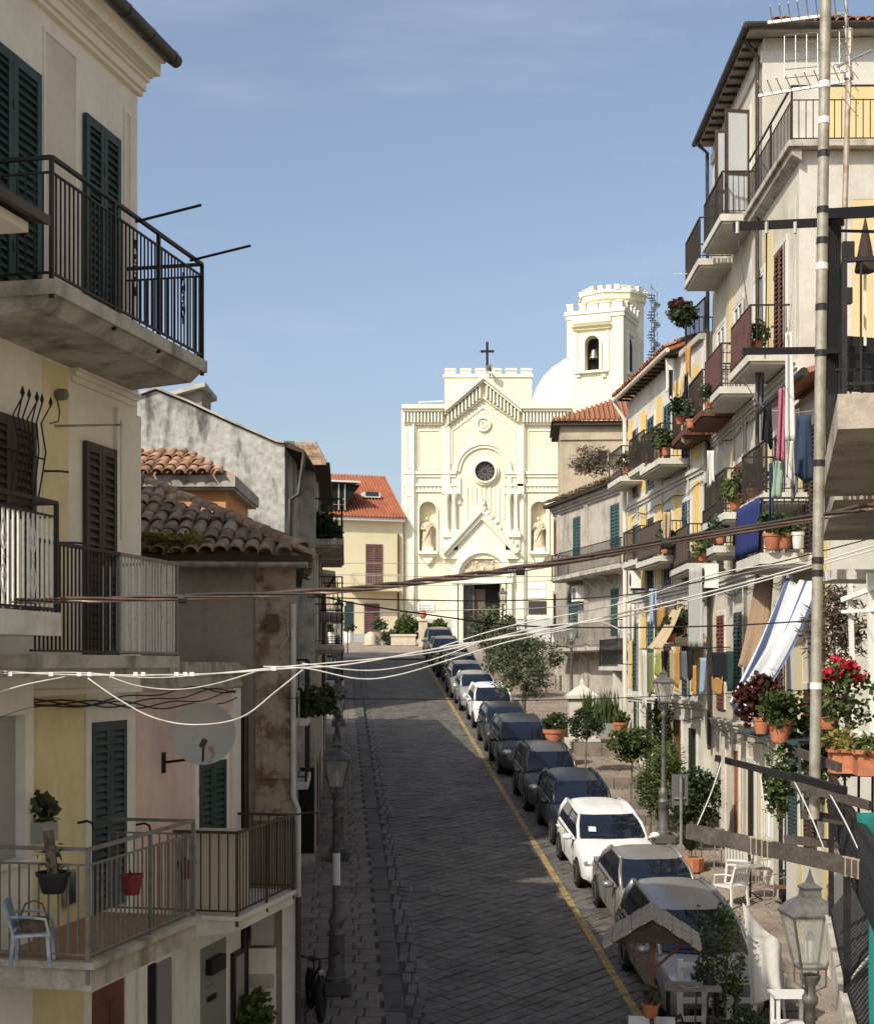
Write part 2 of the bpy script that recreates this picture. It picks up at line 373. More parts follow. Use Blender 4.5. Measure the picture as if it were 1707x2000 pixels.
def leaves(name, mat, parent, c, rad, n, size, clumps=14, spread=.32, seed=1, aspect=.45, droop=0.0, loc=None, hollow=.55):
    rg = random.Random(seed); mb = MB(); c = Vector(c); cl = []
    for _ in range(clumps):
        while True:
            v = Vector((rg.uniform(-1,1), rg.uniform(-1,1), rg.uniform(-1,1)))
            if hollow * rg.random() < v.length < 1: break
        cl.append((v, rg.uniform(.6, 1.25)))
    for _ in range(n):
        v, s = rg.choice(cl); p = v + Vector((rg.gauss(0,1), rg.gauss(0,1), rg.gauss(0,.8))) * spread * s
        if p.length > 1.18: p *= 1.18 / p.length * rg.uniform(.8, 1.05)
        p = c + Vector((p.x * rad[0], p.y * rad[1], p.z * rad[2]))
        d = Vector((rg.gauss(0,1), rg.gauss(0,1), rg.gauss(0,.7) - droop)).normalized(); s2 = size * rg.uniform(.6, 1.35)
        w = d.cross(Vector((rg.gauss(0,1), rg.gauss(0,1), rg.gauss(0,1)))).normalized() * s2 * aspect
        mb.add([p, p + d * s2 * .5 + w, p + d * s2, p + d * s2 * .5 - w], [(0,1,2,3)])
    return mb.build(name, mat, parent, fix=False, loc=loc)

def pot(root, c, r, h, mat, name='pot'):
    return MB().lathe([(r*.62, 0), (r*.70, h*.1), (r*.92, h*.78), (r*1.02, h*.8), (r*1.05, h), (r*.93, h), (r*.88, h*.82), (0.001, h*.82)], 14, c).build(name, mat, root, smooth=True)

def potted(name, label, loc, r, h, pmat, lmat, lr, ln, ls, group=None, lz=None, seed=3, asp=.4, cat='potted plant'):
    t = thing(name, label, cat, loc, 0, group); pot(t, (0,0,0), r, h, pmat)
    zz = h + (lz if lz is not None else lr[2] * .75)
    MB().tube([(0,0,h*.8), (.01,.01,zz)], [.018, .008], 5).build('stem', M('stem_brown', (.10,.075,.045), .9), t)
    leaves('foliage', lmat, t, (0,0,zz), lr, ln, ls, 10, .34, seed, asp)
    return t
# ------------------------------------------------------------------ ground, street, pavements
ASPH  = M('ground_earth', (.13,.115,.10), .95, col2=(.09,.08,.07), scale=1.5, fine=.2)
SETT  = M('lava_stone_setts', (.118,.109,.098), .66, col2=(.075,.069,.062), scale=1.1, lo=.36, hi=.66, fine=.42, fscale=5, bump=.35, bscale=25, spec=.35)
KERB  = M('kerb_stone', (.10,.095,.09), .75, col2=(.06,.058,.055), scale=2, fine=.2, bump=.3, rnd=.15)
PAVE  = M('brown_pavement_slabs', (.19,.168,.148), .85, col2=(.13,.114,.10), scale=1.7, lo=.35, hi=.7, fine=.22, fscale=14, bump=.25)
PAVER = M('tan_pavement_slabs', (.27,.22,.175), .9, col2=(.17,.135,.11), scale=1.1, lo=.35, hi=.7, fine=.2, fscale=12, bump=.25)
YELP  = M('worn_yellow_paint', (.36,.235,.075), .85, col2=(.15,.12,.08), scale=5.5, lo=.38, hi=.64, fine=.25, fscale=20)
SLOPE = math.atan(.1007)

mb = MB(); xs = [-1500, -300, -80, -30, -10, 0, 10, 30, 80, 300, 1500]; ys = [-300, -60, 0] + [8 * k for k in range(1, 16)] + [150, 260, 600, 3000]
mb.grid([[(x, y, zr(y) - .075) for x in xs] for y in ys]); mb.build('ground', ASPH, None, kind='structure')

KL = -.98                                    # left kerb line, offset from rx
RR = YEL + 2.32                              # right edge of the parking strip
def paving(root, a0, a1, y0, y1, dz, mat, name, w, l, rot45=False, limit=300, seed=5, cham=.012, jh=.005, gap=.012, skip=None, first=None, mats=None):
    """individual slabs near the viewer, the rest as one mesh; both are real blocks with recessed joints"""
    rg = random.Random(seed); cells = []
    if rot45:
        d = w * math.sqrt(2); y = y0; r = 0
        while y < y1:
            x = a0 + (d / 2 if r % 2 else 0)
            while x < a1: cells.append((x, y)); x += d
            y += d / 2; r += 1
    else:
        y = y0; r = 0
        while y < y1:
            x = a0 + (w * rg.uniform(.2, .5) if r % 2 else 0)
            while x < a1 - w * .4: cells.append((x + w/2, y + l/2)); x += w
            y += l; r += 1
    if rot45: h = w * math.sqrt(2) / 2 - gap; base = [(h,0),(0,h),(-h,0),(0,-h)]
    else: base = [(w/2-gap, l/2-gap), (-w/2+gap, l/2-gap), (-w/2+gap, -l/2+gap), (w/2-gap, -l/2+gap)]
    one = MB(); s = 1 - cham * 2.2 / max(w, .2)
    one.add([(x, y, -.05) for x, y in base] + [(x, y, -cham) for x, y in base] + [(x*s, y*s, 0) for x, y in base], [(0,1,5,4),(1,2,6,5),(2,3,7,6),(3,0,4,7),(4,5,9,8),(5,6,10,9),(6,7,11,10),(7,4,8,11),(8,9,10,11)])
    me = one.mesh(name, mat); far = MB(); k = 0
    for (x, y) in cells:
        if skip and skip(x, y): continue
        X = x + rx(y); Z = zr(y) + dz + rg.uniform(-jh, jh); tx, ty = rg.uniform(-.012,.012), rg.uniform(-.012,.012); rz = rg.uniform(-.03,.03)
        vis = (y > (first or 23.5)) and abs(X / y * FPX) < 870
        if vis and k < limit:
            inst(me, name, root, (X, y, Z), (SLOPE + tx, ty, rz)); k += 1
        else:
            ca, sa = math.cos(rz), math.sin(rz); g = zr(y + .1) - zr(y); g *= 10
            far.add([(X + v[0]*ca - v[1]*sa, y + v[0]*sa + v[1]*ca, Z + v[2] + g * v[1] + tx * v[1] - ty * v[0]) for v in one.v], one.f)
    far.build('far_' + name + 's', mat, root, kind='stuff')
road = MB().grid([[(x + rx(y), y, zr(y) - .035) for x in (KL, 2, RR)] for y in [10 + 3 * k for k in range(26)]]).build('road', M('sett_joints', (.07,.064,.057), .95, fine=.25), None, kind='structure')
paving(road, KL + .42, RR, 14, 86, 0, SETT, 'sett', .285, .285, True, jh=.008, gap=.009, skip=lambda x, y: y < 20)
# long stones of the gutter beside the kerb
g = MB(); paving(road, KL + .02, KL + .40, 14, 86, -.004, SETT, 'gutter_stone', .19, .62, False, limit=90)
# yellow line, laid on the setts
mb = MB(); rows = []; y = 22.0
while y < 84: rows.append([(YEL + rx(y) + o, y, zr(y) + .0125) for o in (-.075, .075)]); y += .5
mb.grid(rows); mb.build('yellow_line', YELP, road)
for dx_, dy_, w_, l_ in ((.55, 52.4, .62, .5), (.25, 33.0, .5, .5), (1.6, 43.5, .45, .45)):   # iron covers and a grating in the setts
    y = dy_; fr_ = MB(); fr_.box(-w_/2, w_/2, -l_/2, l_/2, .004, .012); cv = fr_.build('iron_cover', M('worn_cover_iron', (.10,.095,.09), .45, .5, fine=.3), road, loc=(KL + dx_ + rx(y) + .5, y, zr(y)), rot=(SLOPE, 0, .067))
    for k in range(5): MB().box(-w_/2+.04, w_/2-.04, -l_/2+.05+k*l_/5.5, -l_/2+.09+k*l_/5.5, .012, .02).build('cover_rib', M('worn_cover_iron', (.1,.1,.1)), cv)
# left pavement: kerb stones, slabs
pav = MB().grid([[(x + rx(y), y, zr(y) + .07) for x in (-14, -3.4, KL - .05)] for y in [10 + 3 * k for k in range(26)]]).build('pavement', M('slab_joints', (.075,.066,.06), .95, fine=.2), None, kind='structure')
paving(pav, -3.9, KL - .36, 18, 86, .11, PAVE, 'paving_slab', .42, .42, False)
km = MB(); km.cbox(-.48, .48, 0, .34, -.17, 0, .02)
ke = MB(); ke.add([(-.17,-.485,-.2),(.17,-.485,-.2),(.17,.485,-.2),(-.17,.485,-.2),(-.17,-.485,0),(.14,-.485,0),(.14,.485,0),(-.17,.485,0),(.17,-.485,-.03),(.17,.485,-.03)],
        [(0,3,2,1),(4,5,6,7),(0,1,8,5,4),(2,3,7,6,9),(1,2,9,8),(5,8,9,6),(3,0,4,7)])
kme = ke.mesh('kerb_stone', KERB)
for k in range(66):
    y = 20 + k
    inst(kme, 'kerb_stone', pav, (KL - .17 + rx(y), y, zr(y) + .12 + U(-.006, .006)), (SLOPE, 0, .067))
# right pavement terrace
pvr = MB().grid([[(x + rx(y), y, zr(y) + .07) for x in (RR + .05, 7, 16)] for y in [10 + 3 * k for k in range(26)]]).build('pavement', M('slab_joints', (.075,.066,.06)), None, kind='structure')
paving(pvr, RR + .36, 9.8, 22, 86, .11, PAVER, 'paving_slab', .62, .42, False, seed=9, first=27)
for k in range(66):
    y = 20 + k
    inst(kme, 'kerb_stone', pvr, (RR + .17 + rx(y), y, zr(y) + .12 + U(-.006, .006)), (-SLOPE, 0, .067 + math.pi))
# piazza in front of the church
PIAZ = M('piazza_paving', (.30,.25,.20), .9, col2=(.21,.17,.14), scale=1.2, fine=.2, fscale=10, bump=.2)
pz = MB().grid([[(x, y, zr(y) + .06) for x in (-26, -12, 0, 12, 26)] for y in (86.2, 90, 95, 100, 105, 110, 116)]).build('piazza', PIAZ, None, kind='structure')
# low stone steps that break the terrace into levels
STONE = M('step_stone', (.20,.165,.135), .9, col2=(.12,.10,.085), scale=2.5, fine=.25, bump=.4, rnd=.12)
for i, (y, x0, x1, h) in enumerate([(39.2, 5.5, 8.3, .30), (41.0, 5.4, 8.2, .30), (44.5, 5.3, 8.0, .34), (50.5, 6.0, 8.6, .45)]):
    t = thing('stone_step', ['low stone step between the trees on the terrace', 'second stone step above the trees on the terrace', 'stone step under the small round tree on the terrace', 'tall stone step below the terracotta planters'][i], 'step', (x0 + rx(y), y, zr(y) + .1), 0, 'stone steps on the terrace')
    x = 0
    while x < x1 - x0:
        w = U(.5, .9); MB().box(x, x + w - .02, U(-.02, .02), .42, 0, h + U(-.02, .02)).build('stone', STONE, t); x += w
    MB().box(0, x, .42, 1.6, -.1, h - .012).build('tread', PAVER, t)
# ------------------------------------------------------------------ church at the top of the street
CREAM = M('cream_stucco', (.80,.745,.55), .9, col2=(.75,.69,.49), scale=.5, streaks=((.50,.43,.29), .5), fine=.07, fscale=6, bump=.15)
CREAMT = M('pale_cream_trim', (.82,.785,.64), .9, col2=(.76,.72,.57), scale=.8, streaks=((.6,.53,.40), .3), fine=.05, fscale=8)
STONEW = M('carved_stone', (.62,.52,.38), .9, col2=(.45,.36,.25), scale=2.5, fine=.2, bump=.3)
PLINTH = M('grey_plinth', (.50,.50,.48), .9, col2=(.42,.42,.40), scale=.7, fine=.08)
YC = 110.0
CH = Fac(at(1119, 0, YC).x, YC, -1, .0, zr(YC) + .05)
ch = CH.root('church', 'cream church with gabled facade, rose window and bell tower closing the street', 'church')
P = CH.pix
def crect(x0, y0, x1, y1, o0, o1, mb): return CH.pbox(mb, x0, y0, x1, y1, o0, o1)
def L3(px, py, o=0): a, z = P(px, py); return (a, o, z)
# body of the facade with its real openings (door, niches) as recesses
a_l, _ = P(786, 0); 
mb = MB()
outline = [L3(784,1258), L3(790,800), L3(868,795), L3(943.6,740), L3(1018,793), L3(1113,790), L3(1119,1258)]
def arc(cx, cy, r, a0, a1, n=14, o=0, ry=None): return [L3(cx + r*math.cos(R(a0+(a1-a0)*k/n)), cy - (ry or r)*math.sin(R(a0+(a1-a0)*k/n)), o) for k in range(n+1)]
# facade built of blocks around the openings
def wall(x0, y0, x1, y1, o0=-.9, o1=0): crect(x0, y0, x1, y1, o0, o1, mb)
wall(784, 1258, 819, 800); wall(852, 1258, 905.5, 800); wall(905.5, 1134, 977, 800); wall(977, 1258, 1037, 800); wall(1067, 1258, 1119, 800)
for x0, x1 in ((819, 852), (1037, 1067)):
    wall(x0, 1258, x1, 1081); wall(x0, 983 - 4, x1, 800); wall(x0, 1081, x1, 979, -.9, -.62)
    cx = (x0 + x1) / 2; r = (x1 - x0) / 2
    for sgn in (-1, 1):                       # round the niche head
        pts = [L3(cx + sgn * r, 979, -.62)] + [L3(cx + sgn * r * math.sin(R(a)), 979 + r - r * math.cos(R(a)), -.62) for a in (0, 20, 40, 60, 75, 90)]
        mb.prism(pts, (0, .62, 0))
mb.prism([L3(868, 801, -.9), L3(868, 795, -.9), L3(943.6, 738, -.9), L3(1018, 793, -.9), L3(1018, 801, -.9)], (0, .9, 0))
mb.build('facade_wall', CREAM, ch)
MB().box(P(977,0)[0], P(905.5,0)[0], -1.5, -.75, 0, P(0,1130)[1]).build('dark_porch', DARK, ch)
# nave body behind
mb = MB(); crect(800, 1258, 1105, 800, -22, -.9, mb); mb.build('nave', CREAM, ch)
# plinth
mb = MB()
for x0, x1 in ((783, 884), (1000, 1120)): crect(x0, 1260, x1, 1209, 0, .07, mb)
mb.build('plinth', PLINTH, ch)
# pilasters, string courses, panels
mb = MB()
for x0, x1, yt, yb, o in ((791,813,828,1209,.14),(862,879,832,962,.14),(1010,1022,830,1209,.16),(1100,1117,828,1209,.14)): crect(x0, yb, x1, yt, 0, o, mb)
for x0, x1, y0, y1, o in ((788,890,921,926,.2),(788,890,926,932,.1),(985,1117,921,926,.2),(985,1117,926,932,.1),(788,892,945,950,.16),(788,892,957,961,.12),(985,1117,945,950,.16),(985,1117,957,961,.12),(786,884,1204,1210,.1),(1000,1120,1204,1210,.1)): crect(x0, y1, x1, y0, 0, o, mb)
mb.build('string_course', CREAMT, ch)
dm = MB()
for x0, x1 in ((790, 892), (986, 1116)):
    n = int((x1 - x0) / 7.5)
    for k in range(n):
        c = x0 + (k + .5) * (x1 - x0) / n
        dm.prism([L3(c-2.4,957,0), L3(c-2.4,953,0), L3(c,950.5,0), L3(c+2.4,953,0), L3(c+2.4,957,0)], (0, .1, 0))
dm.build('frieze', CREAMT, ch)
mb = MB()
for x0, y0, x1, y1 in ((816,840,860,917),(1030,840,1098,917),(816,965,819,0)):
    if y1: 
        for r in ((x0,y0,x1,y0+2),(x0,y1-2,x1,y1),(x0,y0+2,x0+2,y1-2),(x1-2,y0+2,x1,y1-2)): crect(*r, 0, .06, mb)
for x0, y0, x1, y1 in ((795,842,808,915),(795,968,808,1200)):
    for r in ((x0,y0,x1,y0+1.5),(x0,y1-1.5,x1,y1),(x0,y0+1.5,x0+1.5,y1-1.5),(x1-1.5,y0+1.5,x1,y1-1.5)): crect(*r, .14, .18, mb)
# frame below the gable
mb.band([L3(884,906),L3(884,842),L3(943.6,797),L3(1003,840),L3(1003,906)], [L3(880,906),L3(880,839),L3(943.6,792),L3(1007,837),L3(1007,906)], (0,.06,0))
mb.build('wall_moulding', CREAMT, ch)
# cornice: coping, corbel table with separate dentils
mb = MB()
for x0, x1 in ((785, 868), (1018, 1117)):
    crect(x0, 800, x1, 792, -.9, .62, mb); crect(x0+2, 805, x1-2, 800, 0, .48, mb); crect(x0+3, 830, x1-2, 826, 0, .2, mb)
for s, q in (((868,798),(943.6,733)), ((1018,793),(943.6,733))):
    (x0, y0), (x1, y1) = s, q
    mb.prism([L3(x0,y0,-.9), L3(x1,y1,-.9), L3(x1,y1+9,-.9), L3(x0,y0+9,-.9)], (0, 1.54, 0))
    mb.prism([L3(x0,y0+10,0), L3(x1,y1+10,0), L3(x1,y1+14,0), L3(x0,y0+14,0)], (0, .48, 0))
    mb.prism([L3(x0,y0+34,0), L3(x1,y1+42,0), L3(x1,y1+46,0), L3(x0,y0+38,0)], (0, .2, 0))
mb.build('cornice', CREAMT, ch)
dn = MB(); crect(-1.5,0,1.5,0,0,0,MB())
a0, z0 = P(900, 826); a1, z1 = P(903.6, 806); dm_ = MB().box(-(abs(a1-a0))/2, abs(a1-a0)/2, 0, .4, 0, z1 - z0).mesh('dentil', CREAMT)
x = 790
while x < 866: inst(dm_, 'dentil', ch, L3(x, 826)); x += 6.6
x = 1022
while x < 1114: inst(dm_, 'dentil', ch, L3(x, 826)); x += 6.6
for k in range(1, 11):
    t = k / 11
    for x0, y0 in ((868, 798), (1018, 793)):
        px = x0 + (943.6 - x0) * t; py = y0 + (733 - y0) * t
        inst(dm_, 'dentil', ch, L3(px, py + 36 + 5 * t), None, (1, 1, 1.0 + .25 * t))
# attic parapet behind the gable
mb = MB(); crect(869, 800, 1041, 728, -3.2, -1.3, mb); mb.build('attic', CREAM, ch)
mb = MB(); a0, z0 = P(866, 730); a1, z1 = P(1043, 724); mb.box(a0, a1, -3.3, -1.2, z0, z1); mb.build('attic_cornice', CREAMT, ch)
mm = MB(); w = P(0,0)[0] - P(20,0)[0]; mw = abs(P(868,0)[0]-P(889,0)[0]); hh = P(0,714)[1]-P(0,724)[1]
mm.box(-mw/2, mw/2, -.3, .3, 0, hh*.7); mm.prism([(-mw/2-.05,-.36,hh*.7),(mw/2+.05,-.36,hh*.7),(mw/2+.05,.36,hh*.7),(-mw/2-.05,.36,hh*.7)], (0,0,.1)); mm.prism([(-mw/2,-.3,hh*.7+.1),(-mw/2,.3,hh*.7+.1),(-mw/2,0,hh+.12)], (mw,0,0))
mme = mm.mesh('merlon', CREAMT)
for k in range(6): inst(mme, 'merlon', ch, L3(880 + 30 * k, 724, -1.5))
# roundels and rose window
def ring(name, cx, cy, r0, r1, o, mat, o0=0.0, n=36): 
    mb = MB(); mb.band(arc(cx, cy, r0, 0, 360, n, o0), arc(cx, cy, r1, 0, 360, n, o0), (0, o, 0)); return mb.build(name, mat, ch, smooth=True)
ring('roundel', 943.6, 828, 10.5, 15, .16, CREAMT); ring('roundel', 943.6, 828, 4, 7.5, .12, CREAMT)
mb = MB(); 
for k in range(6):
    a = R(60 * k); mb.bar(L3(943.6 + 1*math.cos(a), 828 - 1*math.sin(a), .05), L3(943.6 + 7*math.cos(a), 828 - 7*math.sin(a), .05), .08)
mb.build('roundel_star', CREAMT, ch)
ring('rose_window_ring', 947, 921, 19.5, 23, .34, CREAMT); ring('rose_window_ring', 947, 921, 23, 27, .22, CREAMT)
mb = MB(); mb.prism(arc(947, 921, 19.6, 0, 345, 23, -.02), (0, .05, 0)); rw = mb.build('rose_window', M('rose_glass', (.035,.033,.033), .35, col2=(.10,.085,.075), scale=5, lo=.5, hi=.7, fine=.3), ch)
mb = MB()
for k in range(12):
    a = R(30 * k); mb.bar(L3(947 + 5*math.cos(a), 921 - 5*math.sin(a), .05), L3(947 + 18*math.cos(a), 921 - 18*math.sin(a), .05), .06)
mb.band(arc(947,921,4.5,0,360,18,.03), arc(947,921,6,0,360,18,.03), (0,.05,0)); mb.band(arc(947,921,12,0,360,24,.03), arc(947,921,13,0,360,24,.03), (0,.05,0))
mb.build('tracery', M('dark_tracery', (.16,.15,.14), .7), rw)
mb = MB(); mb.band(arc(945,921,46,0,180,24), arc(945,921,52,0,180,24), (0,.13,0)); mb.band(arc(945,921,52,0,180,24), arc(945,921,54.5,0,180,24), (0,.22,0)); mb.build('blind_arch', CREAMT, ch, smooth=True)
for sx in (895.5, 994.5): 
    mb = MB(); crect(sx-4, 985, sx+4, 932, 0, .13, mb); mb.build('blind_arch_jamb', CREAMT, ch)
for k in range(9):
    mb = MB(); crect(910 + 9*k, 1040 - abs(k-3.6)*6, 913 + 9*k, 951, 0, .07, mb); mb.build('flute', CREAMT, ch)
# twin columns
colm = MB(); cr = (P(868,0)[0] - P(874,0)[0]) * .75; hcol = P(0,966)[1] - P(0,1040)[1]
colm.lathe([(cr*1.5,0),(cr*1.5,.15),(cr*1.2,.2),(cr,.32),(cr*.9,hcol-.45),(cr*1.05,hcol-.4),(cr*1.1,hcol-.3),(cr*1.6,hcol-.08),(cr*1.6,hcol)], 12)
cme = colm.mesh('column', CREAMT, smooth=True)
for cx in (872, 887, 994, 1008): inst(cme, 'column', ch, L3(cx, 1040, .22))
mb = MB()
for x0, x1 in ((864, 895), (986, 1016)):
    mb = MB(); crect(x0, 1050, x1, 1040, 0, .5, mb); crect(x0+1, 1075, x1-1, 1050, 0, .3, mb); mb.build('column_base', CREAMT, ch)
    mb = MB(); crect(x0, 966, x1, 961, 0, .5, mb); mb.build('column_abacus', CREAMT, ch)
# portal: gable with carved crockets, arch, tympanum, jambs
mb = MB(); apex = (940, 1002)
for fx, fy in ((866, 1084), (1012, 1080)):
    (x0, y0), (x1, y1) = (fx, fy), apex
    mb.prism([L3(x0,y0), L3(x1,y1), L3(x1,y1+13), L3(x0+(8 if x0<940 else -8),y0+2)], (0,.55,0))
    mb.prism([L3(x0,y0-5), L3(x1,y1-6), L3(x1,y1), L3(x0,y0)], (0,.75,0))
mb.build('portal_gable', CREAMT, ch)
mb = MB(); mb.prism([L3(866,1086), L3(940,1006), L3(1012,1082), L3(1012,1092), L3(866,1092)], (0,.3,0)); 
for fx, fy, n in ((866, 1079, 9), (1012, 1075, 9)):
    for k in range(n):
        t = (k + .6) / n; a, o, z = L3(fx + (940-fx)*t, fy + (996-fy)*t - 4, .35)
        mb.ico((a, o, z + U(-.05,.05)), U(.2,.3), 1, (1,.8,.9), .25)
a, o, z = L3(940, 988, .35); mb.ico((a,o,z), .42, 1, (.8,.6,1.1), .25); mb.ico((a,o,z+.45), .22, 1, (1,.6,1), .2)
mb.build('carved_crockets', CREAMT, ch)
mb = MB(); mb.band(arc(942,1128,47,0,180,24), arc(942,1128,54,0,180,24), (0,.5,0)); mb.band(arc(942,1128,54,0,180,24), arc(942,1128,60,0,180,24), (0,.35,0)); mb.band(arc(942,1128,40,0,180,24), arc(942,1128,47,0,180,24), (0,.22,0)); mb.build('portal_arch', CREAMT, ch, smooth=True)
mb = MB(); mb.prism(arc(942,1128,40,0,180,20), (0,.1,0)); ty = mb.build('tympanum', STONEW, ch)
mb = MB(); rg = random.Random(4)
for k in range(38):
    ang = R(rg.uniform(8,172)); rr = 36 * math.sqrt(rg.random()); px, py = 942 + rr*math.cos(ang), 1128 - rr*math.sin(ang)
    a, o, z = L3(px, py, .1); mb.ico((a,o,z), rg.uniform(.08,.2), 1, (1,.6,1.3), .2)
mb.build('relief_figures', STONEW, ty)
mb = MB()
for x0, x1 in ((884, 893), (896, 904), (979, 987), (990, 999)): crect(x0, 1256, x1, 1134, 0, .38, mb)
crect(882, 1140, 1001, 1129, 0, .45, mb); mb.build('portal_jambs', CREAMT, ch)
GREYD = M('grey_bronze_door', (.16,.155,.15), .5, col2=(.09,.085,.08), scale=2, fine=.2)
mb = MB(); crect(906, 1256, 924, 1141, -.72, -.6, mb); 
for k in range(5): crect(908, 1250-21*k, 922, 1234-21*k, -.6, -.54, mb)
mb.build('door_leaf', GREYD, ch)
mb = MB(); crect(925, 1256, 948, 1150, -.74, -.66, mb); mb.build('inner_door', M('brown_inner_door', (.14,.095,.07), .6), ch)
mb = MB(); crect(924, 1256, 926, 1140, -.5, -.3, mb); crect(906, 1205, 925, 1203, -.5, -.3, mb); mb.build('door_frame', GREYD, ch)
# statues in the niches
def robed(root, base, h, mat, seed):
    x, y, z = base; mb = MB(); rg = random.Random(seed)
    prof = [(.20,0),(.205,.04),(.17,.12),(.165,.3),(.155,.48),(.15,.56),(.165,.68),(.175,.76),(.13,.81),(.06,.835),(.055,.86)]
    n = 14; rows = []
    for r, t in prof:
        rows.append([(x + r*h*(1+.10*math.sin(5*2*math.pi*k/n+seed)*(1 if t<.55 else .25))*math.cos(2*math.pi*k/n) + (.02*h*math.sin(t*5)), y + .72*r*h*math.sin(2*math.pi*k/n), z + t*h) for k in range(n+1)])
    mb.grid(rows); mb.ico((x+.01*h, y+.01*h, z+.925*h), .068*h, 2, (.85,.95,1.15)); mb.ico((x+.01*h, y-.02*h, z+.95*h), .07*h, 1, (.95,.9,.8), .08)
    sg = 1 if seed % 2 else -1
    mb.tube([(x+sg*.15*h,y,z+.76*h),(x+sg*.21*h,y+.05*h,z+.62*h),(x+sg*.10*h,y+.15*h,z+.58*h)], [.05*h,.045*h,.03*h], 8)
    mb.tube([(x-sg*.15*h,y,z+.76*h),(x-sg*.20*h,y+.06*h,z+.60*h),(x-sg*.14*h,y+.16*h,z+.70*h)], [.05*h,.045*h,.03*h], 8)
    mb.tube([(x-.12*h,y+.1*h,z+.72*h),(x,y+.135*h,z+.5*h),(x+.13*h,y+.1*h,z+.2*h)], .028*h, 6)
    mb.build('figure', mat, root, smooth=True)
for i, (cx, lab) in enumerate(((835.5, 'carved stone saint in the niche beside the white marble plaque'), (1053, 'carved stone saint in the niche above the dark bronze plaque'))):
    a, z = P(cx, 1075); wpt = CH.w(a, -.22, z)
    st = thing('statue', lab, 'statue', wpt, math.pi, 'statues in the church niches')
    hh = P(0, 1009)[1] - P(0, 1070)[1]
    MB().box(-.42, .42, -.38, .42, -.06, .2).build('pedestal', CREAMT, st); robed(st, (0, 0, .2), hh, STONEW, 3 + i)
    mb = MB(); crect(cx-19, 1083, cx+19, 1077, -.02, .5, mb); crect(cx-16, 1087, cx+16, 1083, 0, .38, mb)
    mb.prism([L3(cx-12,1087), L3(cx+12,1087), L3(cx+7,1097), L3(cx,1104), L3(cx-7,1097)], (0,.28,0)); mb.build('niche_bracket', CREAMT, ch)
    mb = MB(); mb.band(arc(cx,996,16.5,0,180,16), arc(cx,996,20,0,180,16), (0,.12,0)); crect(cx-20,1077,cx-16.5,996,0,.12,mb); crect(cx+16.5,1077,cx+20,996,0,.12,mb); mb.build('niche_frame', CREAMT, ch)
# plaques
MARB = M('white_marble', (.80,.80,.77), .5, col2=(.70,.70,.68), scale=3)
mb = MB(); crect(815, 1196, 849, 1178, 0, .06, mb); pl = mb.build('marble_plaque', MARB, ch)
INK = M('grey_lettering', (.32,.31,.30), .8); mb = MB()
for k in range(4): crect(819 + (k % 2) * 2, 1183 + 3.3*k, 845 - (k*3) % 5, 1181.6 + 3.3*k, .06, .066, mb)
mb.build('engraved_lines', INK, pl)
mb = MB(); crect(1032, 1200, 1067, 1174, 0, .06, mb); mb.build('bronze_plaque', M('dark_bronze', (.07,.06,.055), .5, .4), ch)
mb = MB(); crect(1032, 1150, 1066, 1138, 0, .05, mb); crect(1032, 1168, 1066, 1155, 0, .05, mb); mb.build('marble_plaque', MARB, ch)
# downpipes
for x in (808, 1023.5):
    p0 = L3(x, 800, .24); p1 = L3(x, 1250, .24); MB().tube([p0, p1], .06, 6).build('downpipe', CREAMT if x < 900 else M('grey_downpipe', (.42,.40,.34), .6), ch)
# low rail on the left roof
mb = MB(); p = [L3(818, 792, -.5), L3(818, 783, -.5), L3(866, 781, -.5)]; mb.tube(p, .05, 5); mb.build('roof_rail', WFRAME, ch)
# cross and loudspeaker: things of their own on the gable
c = CH.w(*[L3(953, 706, -1.6)[i] for i in (0,1,2)]); cr_ = thing('iron_cross', 'dark iron cross standing on the church parapet', 'cross', c)
hc = (712 - 664) / FPX * 111.5; mb = MB(); mb.box(-.09,.09,-.07,.07,-.35,hc*.93); mb.build('upright', IRON, cr_)
mb = MB(); mb.box(-.43,-.09,-.06,.06,hc*.55,hc*.55+.17); mb.box(.09,.43,-.06,.06,hc*.55,hc*.55+.17)
for s in (-.43,.43): mb.ico((s,0,hc*.55+.085), .12, 1)
mb.ico((0,0,hc*.94), .12, 1); mb.build('arms', IRON, cr_)
c = CH.w(*L3(957.5, 718, -.6)); ls = thing('loudspeaker', 'round grey horn loudspeaker below the cross on the church', 'loudspeaker', c)
MB().lathe([(.07,-.45),(.09,-.2),(.14,-.1),(.22,0),(.34,.12),(.35,.14),(.31,.12),(.16,-.05),(.05,-.12)], 18).build('horn', M('grey_horn', (.45,.44,.40), .5), ls, smooth=True, rot=(R(90),0,0))
MB().lathe([(.08,-.12),(.09,.02),(.03,.05)], 12).build('driver', DARK, ls, smooth=True, rot=(R(90),0,0)); MB().box(-.04,.04,.1,.3,-.5,-.05).build('bracket', IRON, ls)

# bell tower: stands behind and to the right, turned a little
YT = 121.0; tl = at(1107.5, 0, YT + 1.8); tr = at(1217, 0, YT)
TW = Fac(tr.x, tr.y, tl.x - tr.x, tl.y - tr.y, zr(YT) + .05); W = (Vector((tl.x, tl.y)) - TW.p).length
tw = TW.root('bell_tower', 'square cream bell tower with arched opening and crenellated top behind church', 'tower')
def trect(x0, y0, x1, y1, o0, o1, mb): return TW.pbox(mb, x0, y0, x1, y1, o0, o1)
T3 = lambda px, py, o=0: (TW.pix(px, py)[0], o, TW.pix(px, py)[1])
zt = TW.pix(1160, 612)[1]; D = 4.4
z0, z1 = TW.pix(1160, 722)[1], TW.pix(1160, 655)[1]; xa, xb = TW.pix(1143, 0)[0], TW.pix(1171, 0)[0]
xa, xb = min(xa, xb), max(xa, xb); rr = (xb - xa) / 2; cc = (xa + xb) / 2
